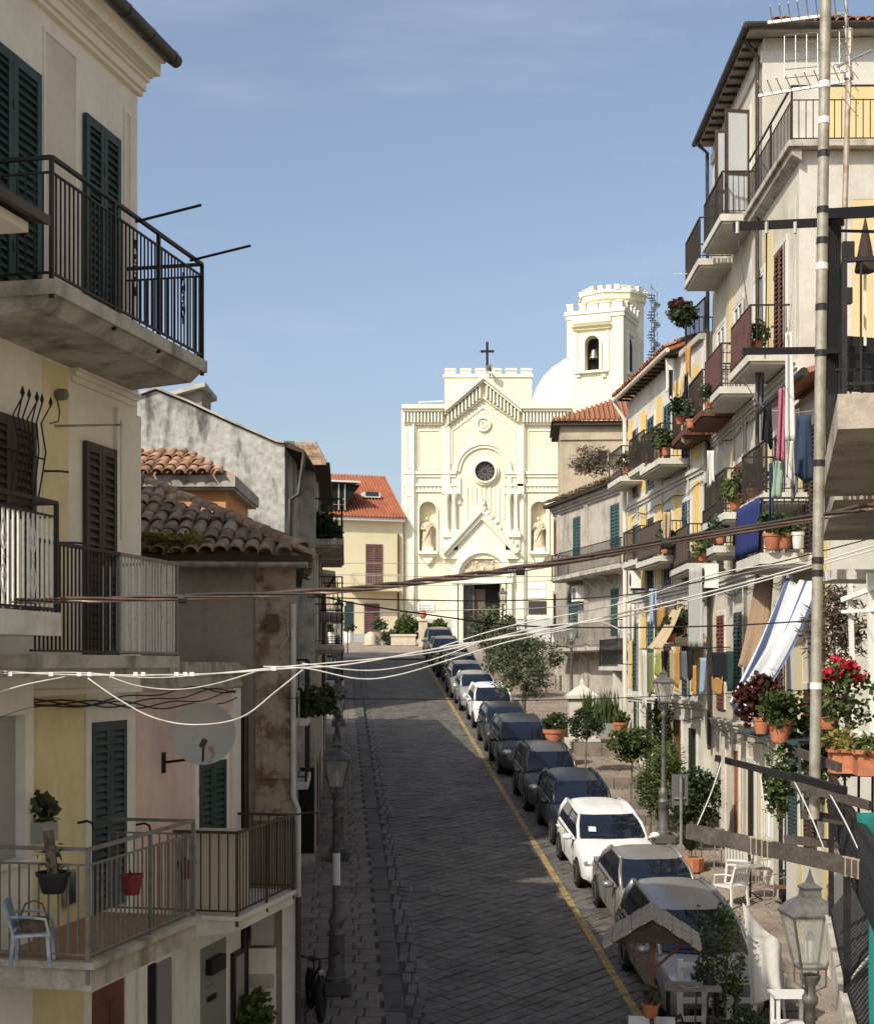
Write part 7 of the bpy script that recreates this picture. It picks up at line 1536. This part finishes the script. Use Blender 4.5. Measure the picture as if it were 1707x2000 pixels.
# ------------------------------------------------------------------ cafe corner: wishing well, tables, planters
Yw = 21.6; xw_ = at(1273,0,Yw).x; zw = zr(Yw)+.02; t = thing('wishing_well', 'wooden wishing well planter with pitched plank roof', 'wishing well', (xw_, Yw, zw), R(-8))
zr_ = at(0,1842,Yw).z - zw; zR_ = at(0,1783,Yw).z - zw; hw = .68
for sg in (-1, 1):
    for k in range(5):
        f0, f1 = k/5, (k+1)/5 - .012; p0 = Vector((sg*hw*f0, 0, lerp(zR_, zr_, f0))); p1 = Vector((sg*hw*f1, 0, lerp(zR_, zr_, f1))); nrm = Vector((sg*(zR_-zr_), 0, hw)).normalized()*.05
        MB().prism([p0+Vector((0,-.62+U(-.015,.015),.01*(k%2))), p1+Vector((0,-.62,.01*(k%2))), p1+Vector((0,-.62,.01*(k%2)))+nrm, p0+Vector((0,-.62,.01*(k%2)))+nrm], (0,1.24,0)).build('roof_plank', OLDWOOD, t)
MB().bar((0,-.63,zR_+.03),(0,.63,zR_+.03),.05).build('ridge', OLDWOOD, t)
for y in (-.3, .3): MB().box(-.035,.035,y-.035,y+.035,.5,zR_-.02).build('post', REDBR, t)
for y in (-.5, .5):                                   # closed gable ends and struts under the roof
    MB().prism([(-hw*.8,y,lerp(zR_,zr_,.8)-.01),(0,y,zR_-.02),(hw*.8,y,lerp(zR_,zr_,.8)-.01)], (0,.03,0)).build('gable_board', DKWOOD, t)
for sg in (-1, 1): MB().bar((0,-.3,zr_-.35),(sg*.42,-.3,zr_+.03),.04).build('strut', REDBR, t)
mb = MB(); mb.box(-.3,.3,-.36,.36,0,.85); mb.build('planter_box', WHITEP, t)
for k in range(5): MB().box(-.3+.122*k,-.19+.122*k,-.375,-.36,.03,.82).build('board', WFRAME, t)
MB().box(-.34,.34,-.4,.4,.85,.9).build('rim', WFRAME, t); pot(t, (-.02,-.3,1.05), .13, .2, TERRA, 'hanging_pot'); leaves('foliage', GREYL, t, (0,-.28,1.36), (.14,.13,.14), 160, .09, 6, .3, 80, .4)
def table(label, px, py, Y, w=.7, d=.6, h=.72, mat=OLDWOOD):
    q = at(px, py, Y); t = thing('cafe_table', label, 'table', (q.x, Y, zr(Y)+.02), R(-6)); hh = q.z - zr(Y) - .02 if py else h
    for k in range(5): MB().box(-w/2, w/2, -d/2+d/5*k, -d/2+d/5*(k+1)-.012, hh-.03, hh).build('top_plank', mat, t)
    for sx in (-1,1):
        for sy in (-1,1): MB().box(sx*(w/2-.06)-.02, sx*(w/2-.06)+.02, sy*(d/2-.06)-.02, sy*(d/2-.06)+.02, 0, hh-.03).build('leg', IRON, t)
    return t, hh
t, hh = table('grey plank cafe table beside the wishing well', 1352, 1926, 22.6, .85, .6); q = t.location
t2 = thing('napkin_holder', 'small dark lamp shaped holder on the plank table', 'table lamp', (q.x+.28, q.y+.1, q.z+hh)); MB().lathe([(.1,0),(.09,.03),(.05,.16),(.04,.17)], 12).build('shade', BLKP, t2, smooth=True); MB().lathe([(.11,0),(.11,.01)], 12).build('foot', BLKP, t2)
t2 = thing('menu_card', 'white menu card lying on the plank table', 'card', (q.x-.05, q.y-.08, q.z+hh+.001), .3); MB().box(-.12,.12,-.08,.08,0,.006).build('card', CW, t2); MB().box(-.1,.1,-.06,.06,.006,.007).build('print', CGREY, t2)
for px, py, Y, rt, lab in ((1325,2010,22.0,30,'dark folding cafe chair beside the wishing well'),(1395,2020,21.9,-40,'dark folding cafe chair behind the bushy plant'),(1348,2060,21.2,10,'dark folding cafe chair in front of the plank table')):
    q = at(px, 0, Y); t = thing('folding_chair', lab, 'chair', (q.x, Y, zr(Y)+.02), R(rt))
    for sx in (-1,1): mb = MB(); mb.tube([(sx*.2,-.2,0),(sx*.2,.2,.84)], .013, 5); mb.tube([(sx*.18,.22,0),(sx*.18,-.18,.46)], .013, 5); mb.build('side_frame', IRON, t)
    for k in range(4): MB().box(-.2,.2,-.18+.09*k,-.11+.09*k,.45,.465).build('seat_slat', DKWOOD, t)
    for k in range(2): MB().box(-.2,.2,.14+.035*k,.155+.035*k,.66+.1*k,.73+.1*k).build('back_slat', DKWOOD, t)
# white barrier and bushy plants in front of the people carrier
Yf = 23.6; q0 = at(1328,0,Yf).x; q1 = at(1472,0,Yf).x; t = thing('white_fence', 'low white wooden barrier around the cafe tables', 'fence', (q0, Yf, zr(Yf)+.02)); hf = at(0,1880,Yf).z - zr(Yf) - .02
for k in range(4): x = (q1-q0)*k/3; MB().box(x-.045,x+.045,-.04,.04,0,hf+.04).build('post', WFRAME, t)
for z in (.25,.5,.75,.97): MB().box(0,q1-q0,-.062,-.04,hf*z-.05,hf*z+.04).build('rail', WFRAME, t)
tree('bush', 'tall leafy shrub rising in front of the car grille', tx(1412,22.9), 22.9, zr(22.9), 2.2, (.26,.26,.8), 1100, .075, MIDLEAF, 90, 'bush', trunk=.02, stems=3, clumps=24, asp=.3)
tree('bush', 'dark low bush beside the cafe tables', tx(1440,21.6), 21.6, zr(21.6), 1.05, (.42,.4,.42), 2000, .07, DKLEAF, 91, 'bush', trunk=.02, stems=3, clumps=20, asp=.4)
tree('bush', 'thin young shrub between table and car', tx(1368,23.1), 23.1, zr(23.1), 2.1, (.2,.2,.55), 700, .07, GREYL, 92, 'bush', trunk=.015, stems=2, clumps=12, asp=.3)
q = at(1542,1945,20.5); t = thing('white_stools', 'white slatted plastic side table beside the fence', 'side table', (q.x, 20.5, zr(20.5)+.05)); hq = q.z - zr(20.5) - .05
for sx in (-1,1):
    for sy in (-1,1): MB().box(sx*.2-.025,sx*.2+.025,sy*.18-.025,sy*.18+.025,0,hq).build('leg', WHITEP, t)
for z in (.25,.5,.75): MB().box(-.2,.2,-.2,.2,hq*z,hq*z+.03).build('shelf', WHITEP, t)
MB().box(-.25,.25,-.23,.23,hq,hq+.035).build('top', WHITEP, t)

# ------------------------------------------------------------------ near right: masts, frames, railing, pots
GALV = M('old_grey_mast', (.33,.31,.26), .6, .35, col2=(.22,.20,.16), scale=9, fine=.15)
Ym = 8.6; p0 = at(1590,1600,Ym); p1 = at(1613,-30,Ym); t = thing('antenna_mast', 'thick grey aerial mast with black and white tape bands', 'mast', p0)
V_ = p1 - p0; MB().tube([(0,0,0), V_], .032, 10).build('pole', GALV, t, smooth=True)
for py, m in ((410,BLKP),(470,BLKP),(520,WHITEP),(600,BLKP),(690,BLKP),(165,WHITEP),(235,WHITEP),(300,BLKP),(1095,BLKP),(1120,BLKP),(905,BLKP),(1340,WHITEP)):
    f = (1600-py)/1630; MB().tube([V_*(f-.004), V_*(f+.004)], .0345, 10).build('tape_band', m, t)
def yagi(name, label, c, d, n, l, mat=M('pale_aerial', (.55,.54,.48), .4, .5)):
    d = Vector(d).normalized(); t = thing(name, label, 'aerial', c); MB().bar((0,0,0), d*l, .016).build('boom', mat, t); s = d.cross(Vector((0,0,1))).normalized()
    for k in range(n): q = d*l*(k+.5)/n; w = .16-.05*k/n; MB().tube([q-s*w+Vector((0,0,.05)), q, q+s*w+Vector((0,0,.05))], .004, 4).build('element', mat, t)
    mb = MB(); 
    for k in range(5): mb.tube([Vector((0,0,-.16+.08*k))-s*.2-d*.03, Vector((0,0,-.16+.08*k))+s*.2-d*.03], .003, 4)
    mb.tube([Vector((0,0,-.17))-d*.03, Vector((0,0,.17))-d*.03], .006, 4); mb.build('reflector', mat, t); return t
yagi('tv_aerial', 'pale directional television aerial halfway up the masts', at(1650,158,9.2), (-1,.6,.04), 9, .55); yagi('tv_aerial', 'pale television aerial at the top of the thick mast', at(1642,26,8.7), (-1,.35,.02), 8, .42)
t = thing('panel_aerial', 'tilted wire grid aerial behind the masts', 'aerial', at(1610,125,9.6), R(20)); mb = MB()
for k in range(6): mb.tube([(-.3,0,-.13+.055*k+.0),(.2,0,-.02+.055*k)], .003, 4)
for k in range(7): mb.tube([(-.3+.083*k,0,-.13+.018*k),(-.3+.083*k,0,.14+.018*k)], .003, 4)
mb.build('grid', STEEL, t); MB().bar((.1,0,0),(.15,-.3,0),.012).build('arm', STEEL, t)
p0 = at(1640,760,13.5); p1 = at(1660,55,13.5); t = thing('antenna_mast', 'thinner rusty mast standing behind the black frame', 'mast', p0); V_ = p1-p0; MB().tube([(0,0,0),V_], .027, 8).build('pole', M('rusty_mast', (.34,.30,.25), .6, .3, col2=(.25,.13,.08), scale=7), t, smooth=True); MB().tube([V_*.86,V_*.875], .045, 8).build('clamp', STEEL, t)
yagi('tv_aerial', 'white television aerial on the tall row roof', at(1352,535,39.6), (-1,.2,.1), 5, .5)
# black frame on the near balcony
BLKS = M('black_steel', (.014,.014,.015), .45, .2, fine=.15); Yn = 11.4
t = thing('awning_frame', 'black steel frame with drying arms on the near balcony', 'frame', at(1622,770,Yn)); o = t.location.copy()
def fb(a, b, w, name, h=None): MB().bar(at(*a)-o, at(*b)-o, w, h).build(name, BLKS, t)
fb((1624,770,Yn),(1630,415,Yn),.085,'upright'); fb((1605,418,Yn),(1800,408,Yn-1),.075,'top_beam'); fb((1432,442,Yn),(1648,432,Yn),.035,'drying_arm',.062); fb((1450,686,Yn),(1600,684,Yn),.035,'drying_arm',.05); fb((1602,685,Yn),(1760,680,Yn-.6),.05,'middle_beam'); fb((1608,760,Yn),(1612,450,Yn),.04,'side_upright'); fb((1630,450,Yn),(1720,452,Yn-.3),.02,'thin_rail'); fb((1620,722,Yn),(1720,722,Yn-.3),.02,'thin_rail')
for px in (1440, 1497, 1553): MB().tube([at(px,433,Yn-.03)-o, at(px,455,Yn-.03)-o], .014, 6).build('rope_loop', CABLEW, t)
cable('hanging_rope', 'white rope knotted under the upper drying arm', [at(1553,452,Yn), at(1548,540,Yn), at(1544,600,Yn), at(1538,660,Yn)], .005, CABLEW); cable('hanging_rope', 'dark rope falling from the middle of the drying arm', [at(1497,452,Yn), at(1496,600,Yn+3), at(1494,700,Yn+5)], .006, IRONB); cable('hanging_rope', 'thin grey rope hanging from the arm tip', [at(1440,452,Yn), at(1455,560,Yn+2), at(1470,660,Yn+3)], .004, STEEL)
for px, py in ((1656,488),(1652,578)): tag(MB().cbox(-.05,.05,-.04,.04,-.07,.07,.01).build('wall_lamp', BLKP, None, loc=at(px,py,13.3)), 'small black box lamp fixed on the rusty mast', 'lamp', 'box lamps on the rusty mast')
t = thing('parasol', 'folded dark brown parasol leaning in the near balcony corner', 'parasol', at(1690,530,11.6)); MB().lathe([(.005,.42),(.05,.2),(.085,-.0),(.02,-.02)], 8).build('canopy', M('dark_brown_cloth', (.05,.035,.03), .9), t); MB().tube([(0,0,-.6),(0,0,.1)], .012, 5).build('pole', WFRAME, t)
t = thing('rattan_chair', 'black woven rattan seat behind the near balcony rail', 'chair', at(1688,765,12.2), .3); RAT = M('black_rattan', (.02,.02,.024), .6, fine=.5, fscale=60, bump=.6, bscale=120); MB().cbox(-.22,.3,-.04,.04,0,.44).build('back', RAT, t); MB().box(-.22,.3,.04,.4,.1,.2).build('seat', RAT, t)
# near lower balcony: bellied railing, planks, poles
z0n = 6.45 - FN.zb
def fnl(px, Y): a = at(px,0,Y); d = Vector((a.x,a.y)) - FN.p; return d.dot(FN.u), d.dot(FN.n)
sA, oA = fnl(1730, 5.6); sB_, oB = fnl(1640, 8.4); sC, oC = fnl(1612, 11.0)
MB().prism([(sA,-.1,z0n-.2),(sA,oA,z0n-.2),(sB_,oB,z0n-.2),(sC,oC,z0n-.2),(sC,-.1,z0n-.2)], (0,0,.2)).build('balcony_slab', SLABC, NH)
railing(NH, [(sC-.05,-.1),(sC-.05,oC-.04),(sB_,oB-.04),(sA,oA-.04)], z0n, 1.05, IRON, .10, True, .018, .04, .05, belly=-.2, posts=(1,2))
t = thing('timber_beam', 'weathered timber beam with wound rope sticking out over the street', 'beam', at(1520,1655,7.6)); o = t.location.copy(); MB().bar(at(1346,1624,8.1)-o, at(1720,1706,7.0)-o, .05, .078).build('beam', DKWOOD, t)
for f in (.36, .39, .42, .45, .84, .87, .9): a = at(1346,1624,8.1).lerp(at(1720,1706,7.0), f)-o; MB().bar(a-Vector((.014,0,.003)), a+Vector((.014,0,-.003)), .062, .09).build('rope_winding', M('old_rope', (.35,.29,.2), .95), t)
t = thing('metal_pole', 'black metal drying pole above the timber beam', 'pole', at(1520,1510,7.9)); o = t.location.copy(); MB().bar(at(1398,1481,8.3)-o, at(1560,1522,7.9)-o, .022, .035).build('arm', BLKS, t); MB().bar(at(1550,1516,7.9)-o, at(1650,1545,7.4)-o, .03, .04).build('sleeve', BLKS, t); MB().bar(at(1412,1440,8.2)-o, at(1412,1620,8.0)-o, .018).build('stake', OLDWOOD, t)
for i, (a, b) in enumerate((((1410,1486,8.2),(1362,1612,8.0)),((1484,1506,8.1),(1494,1640,7.8)),((1548,1520,7.9),(1612,1665,7.6)),((1612,1535,7.6),(1690,1690,7.2)))): cable('tie_cord', ['white cord tied at the tip of the timber beam', 'white cord falling to the rope winding', 'white cord between the pole sleeve and the beam', 'white cord tied beside the teal net'][i], [at(*a), at((a[0]+b[0])/2+3,(a[1]+b[1])/2,(a[2]+b[2])/2), at(*b)], .004, CABLEW, group='cords between pole and beam')
cloth('teal_net', 'teal green net tied over the near balcony rail', [at(1668,1590,7.6), at(1730,1585,7.0), at(1730,1730,6.9), at(1700,1720,7.2)], CTEAL, 'net', 8, 10, .02, 2, seed=90)
cloth('teal_net', 'strip of teal green net behind the bellied railing', [at(1690,1760,7.2), at(1740,1760,7.0), at(1745,2020,7.0), at(1698,2020,7.2)], CTEAL, 'net', 8, 10, .02, 2, seed=91)
for i, (x0, y0, x1, y1, Y) in enumerate(((1548,1530,1700,1575,8.6),(1535,1640,1640,1650,9.2),(1560,1470,1640,1500,9.0),(1568,1590,1690,1610,8.8))):
    t = tag(MB().bar((0,0,0), at(x1,y1,Y-.5)-at(x0,y0,Y), .03, .05).build('wooden_batten', DKWOOD, None, loc=at(x0,y0,Y)), ['dark batten under the terracotta troughs', 'dark batten low beside the white lamp', 'short dark batten behind the grey mast', 'dark batten crossing below the troughs'][i], 'batten', 'battens at the near balcony')
# flowers and pots of the near balconies
Yp = 15.5
t = thing('flower_shelf', 'wire shelf carrying the big terracotta pots', 'shelf', at(1530,1452,Yp)); o = t.location.copy()
MB().prism([at(1440,1428,Yp+1)-o, at(1560,1452,Yp-.5)-o, at(1600,1440,Yp)-o, at(1480,1416,Yp+1.4)-o], (0,0,-.02)).build('board', GREYGS, t); MB().bar(at(1560,1450,Yp-.5)-o, at(1640,1452,Yp-.3)-o, .03).build('bracket', IRON, t); MB().bar(at(1560,1453,Yp-.5)-o, at(1566,1600,Yp-.5)-o, .025).build('leg', GREYGS, t)
def npot(lab, px, py, Y, r, h, lm, lr, n, ls, seed, asp=.45, mat=TERRA): return potted('flower_pot', lab, at(px, py, Y), r, h, mat, lm, lr, n, ls, None, None, seed, asp)
plants_ = [plant(l_, px_, py_, Y_, (.35,.3,.3), 500, .13, lm_, sd_) for l_, px_, py_, Y_, lm_, sd_ in (('green plants crowding the small roof terrace', 1338, 640, 41.5, DKLEAF, 151), ('reddish plant on the small roof terrace corner', 1330, 628, 42.6, REDLEAF, 152))]
npot('large terracotta pot with green and dark red leaves on the shelf', 1523, 1450, 15.4, .13, .23, MIDLEAF, (.25,.22,.2), 800, .06, 101); npot('terracotta pot of dark red coleus beside the striped awning', 1488, 1434, 15.9, .10, .18, REDLEAF, (.24,.2,.24), 900, .065, 102)
npot('small terracotta pot with tangled stems behind the mast', 1618, 1425, 15.0, .12, .14, REDLEAF, (.2,.18,.16), 260, .08, 103, .25)
for i, (px, py, Y, lab) in enumerate(((1650,1510,10.6,'long terracotta trough with dry yellow grass'),(1700,1515,10.2,'terracotta trough at the frame edge with trailing plant'))):
    c = at(px, py, Y); t = thing('trough', lab, 'planter', c, R(-10)); MB().prism([(-.09,-.07,0),(.09,-.07,0),(.11,.08,0),(-.11,.08,0)], (0,0,.15)).build('box', TERRA, t); MB().box(-.125,.125,-.095,.1,.15,.175).build('rim', TERRA, t); leaves('foliage', WEED if i == 0 else YLEAF, t, (0,0,.21), (.14,.1,.08), 420, .05, 9, .3, 110+i, .25)
plant('red bougainvillea flowering over a green stem', 1655, 1420, 14.0, (.24,.17,.32), 420, .07, MIDLEAF, 120, .4, 'bougainvillea'); c = at(1652,1312,14.0); t = thing('bougainvillea', 'bright red bougainvillea blossoms beside the mast', 'flowers', c); leaves('blossoms', REDFL, t, (0,0,0), (.18,.12,.13), 420, .042, 9, .28, 121, .6); MB().tube([(.05,.0,-.5),(0,0,0)], .012, 5).build('stem', BARK, t)
plant('dry brown bush hanging against the whitewashed wall', 1630, 1300, 22.5, (.42,.3,.55), 1300, .16, DRY, 122, .1, 'dry_bush'); plant('green vine climbing the near downpipe', 1520, 1600, 24.5, (.2,.2,.75), 700, .09, MIDLEAF, 123, .4, 'vine'); plant('green leafy plant spilling below the terracotta pots', 1600, 1560, 15.6, (.3,.25,.5), 800, .08, MIDLEAF, 124, .45)
for i, (px, py, r, h, lab, lm) in enumerate(((1508,1074,.17,.3,'terracotta pot on the balcony with the blue tarpaulin',DKLEAF),(1530,1072,.15,.28,'second terracotta pot on the blue draped balcony',MIDLEAF))): npot(lab, px, py, 26.9, r, h, lm, (.22,.2,.2), 260, .1, 130+i)
npot('white ceramic jar beside the terracotta pots on the balcony', 1558, 1072, 26.8, .12, .3, GREYL, (.15,.12,.1), 60, .08, 133, .3, WHITEP)
for i, (px, py, Y, lab) in enumerate(((1292,890,42.5,'potted plant with red flowers on a high balcony'),(1240,925,47.5,'leafy plant on the bellied iron balcony'),(1330,835,39,'terracotta pot on the rust red balcony'),(1310,1262,40,'potted plant on the balcony above the laundry'),(1470,985,31,'dark potted plant on the balcony below the jeans'))): npot(lab, px, py-6, Y-.1, .16, .26, DKLEAF, (.3,.25,.28), 300, .12, 140+i)
# white timber frame at the right edge, small canopy slab
t = thing('veranda', 'white painted timber veranda posts at the near house', 'veranda', at(1690,1420,16.5)); o = t.location.copy()
for a, b, w in (((1660,1140,16.5),(1668,1430,16.5),.05),((1700,1120,16.2),(1704,1440,16.2),.07),((1645,1172,16.5),(1730,1140,16.0),.05),((1645,1195,16.5),(1730,1190,16.0),.035),((1668,1430,16.5),(1730,1440,16.0),.04)): MB().bar(at(*a)-o, at(*b)-o, w).build('frame_bar', WFRAME, t)
mb = MB(); a = at(1628,1112,18.0); mb.box(0,1.6,0,1.0,-.12,0); tag(mb.build('door_canopy', SLABW, None, loc=a), 'small white concrete canopy above the veranda frame', 'canopy')

# ------------------------------------------------------------------ clutter on the sunny row: drying racks, wall cables, plants
rgc = random.Random(77)
for F_, root_, Lr, levels in ((F1, R1, 10.0, fl[1:]), (F2, R2, 10.2, fl2)):
    for z in levels:
        for k in range(3):
            a = rgc.uniform(.5, Lr - 1.4); zz_ = z + rgc.uniform(.9, 1.3); d = rgc.uniform(.5, .8); mb = MB()
            for s_ in (0, .9): mb.bar((a+s_, 0, zz_), (a+s_, d, zz_+.04), .02)
            for j in range(3): mb.bar((a, d*(.4+.3*j), zz_+.03), (a+.9, d*(.4+.3*j), zz_+.03), .009)
            mb.build('drying_rack', IRONB, root_)
        pts = [(a_, .03, z - .55 + .05*math.sin(a_*2.3) - .09*abs(math.sin(a_*.7))) for a_ in [i*.35 for i in range(int(Lr/.35))]]
        MB().tube(pts, .012, 4).build('wall_cable', CABLEK, root_); MB().tube([(x, y+.02, zz2-.05+.04*math.sin(x*3)) for x, y, zz2 in pts], .009, 4).build('wall_cable', CABLEW, root_)
    for k in range(4):
        a = rgc.uniform(.6, Lr-.5); MB().tube([(a, .04, 1), (a, .04, levels[0]+2.5)], .022, 5).build('conduit', rgc.choice([IRONB, STEEL, CABLEW]), root_)
for i, (px, py, Y) in enumerate(((1476,690,31.2),(1385,800,35.6),(1350,838,38.2),(1435,998,32.6),(1300,892,42.2),(1262,903,45.6),(1222,928,49.2),(1372,1098,36.4),(1300,1083,42.0),(1330,1243,40.2),(1408,1064,34.6))):
    c = at(px, py-2, Y); t = thing('balcony_plant', 'bushy potted plant on a balcony of the sunny row', 'potted plant', c, 0, 'plants on the balconies of the sunny row'); pot(t, (0,0,0), .14, .22, TERRA); leaves('foliage', (MIDLEAF, DKLEAF, GREYL, YLEAF)[i % 4], t, (0,0,.42), (.26,.24,.26), 260, .11, 8, .34, 200+i, .35)
for i, (x0, x1, y0, y1, m, lab, Y) in enumerate(((1476,1492,720,790,CGREY,'grey trousers drying below the rust red balcony',31.5),(1446,1458,1020,1085,CBLACK,'black trousers hanging beside the blue tarpaulin',30.6),(1226,1240,1180,1250,CSHEET,'pale sheet hanging beside the white downpipe',49.5),(1268,1282,1150,1215,CLBL,'light blue sheet hanging from the yellow striped house',43.8),(1380,1396,880,940,CW,'white towel on a drying rack of the tall house',35),(1296,1310,1000,1060,CBEIG,'beige cloth drying above the screened balcony',41.5))):
    cloth('hanging_laundry', lab, [at(x0,y0,Y), at(x1,y0,Y), at(x1,y1,Y), at(x0,y1,Y)], m, 'laundry', 8, 10, .05, 2.2, group='laundry scattered on the sunny row', seed=80+i, rag=.16)
for i, (px, py, Y, lab) in enumerate(((1240,1150,47.5,'white air conditioner unit on the yellow striped house'),(1385,1150,34.8,'white air conditioner unit beside the grey curtain'))):
    c = at(px, py, Y); t = thing('air_conditioner', lab, 'air conditioner', c, F1.ang); MB().cbox(-.4,.4,-.15,.15,0,.55).build('case', WFRAME, t); MB().lathe([(.2,0),(.2,.02)], 16).build('fan_grille', BLKP, t, loc=(-.1,.15,.28), rot=(R(-90),0,0)); MB().box(-.3,.3,-.3,.1,-.05,-.001).build('bracket', IRON, t)
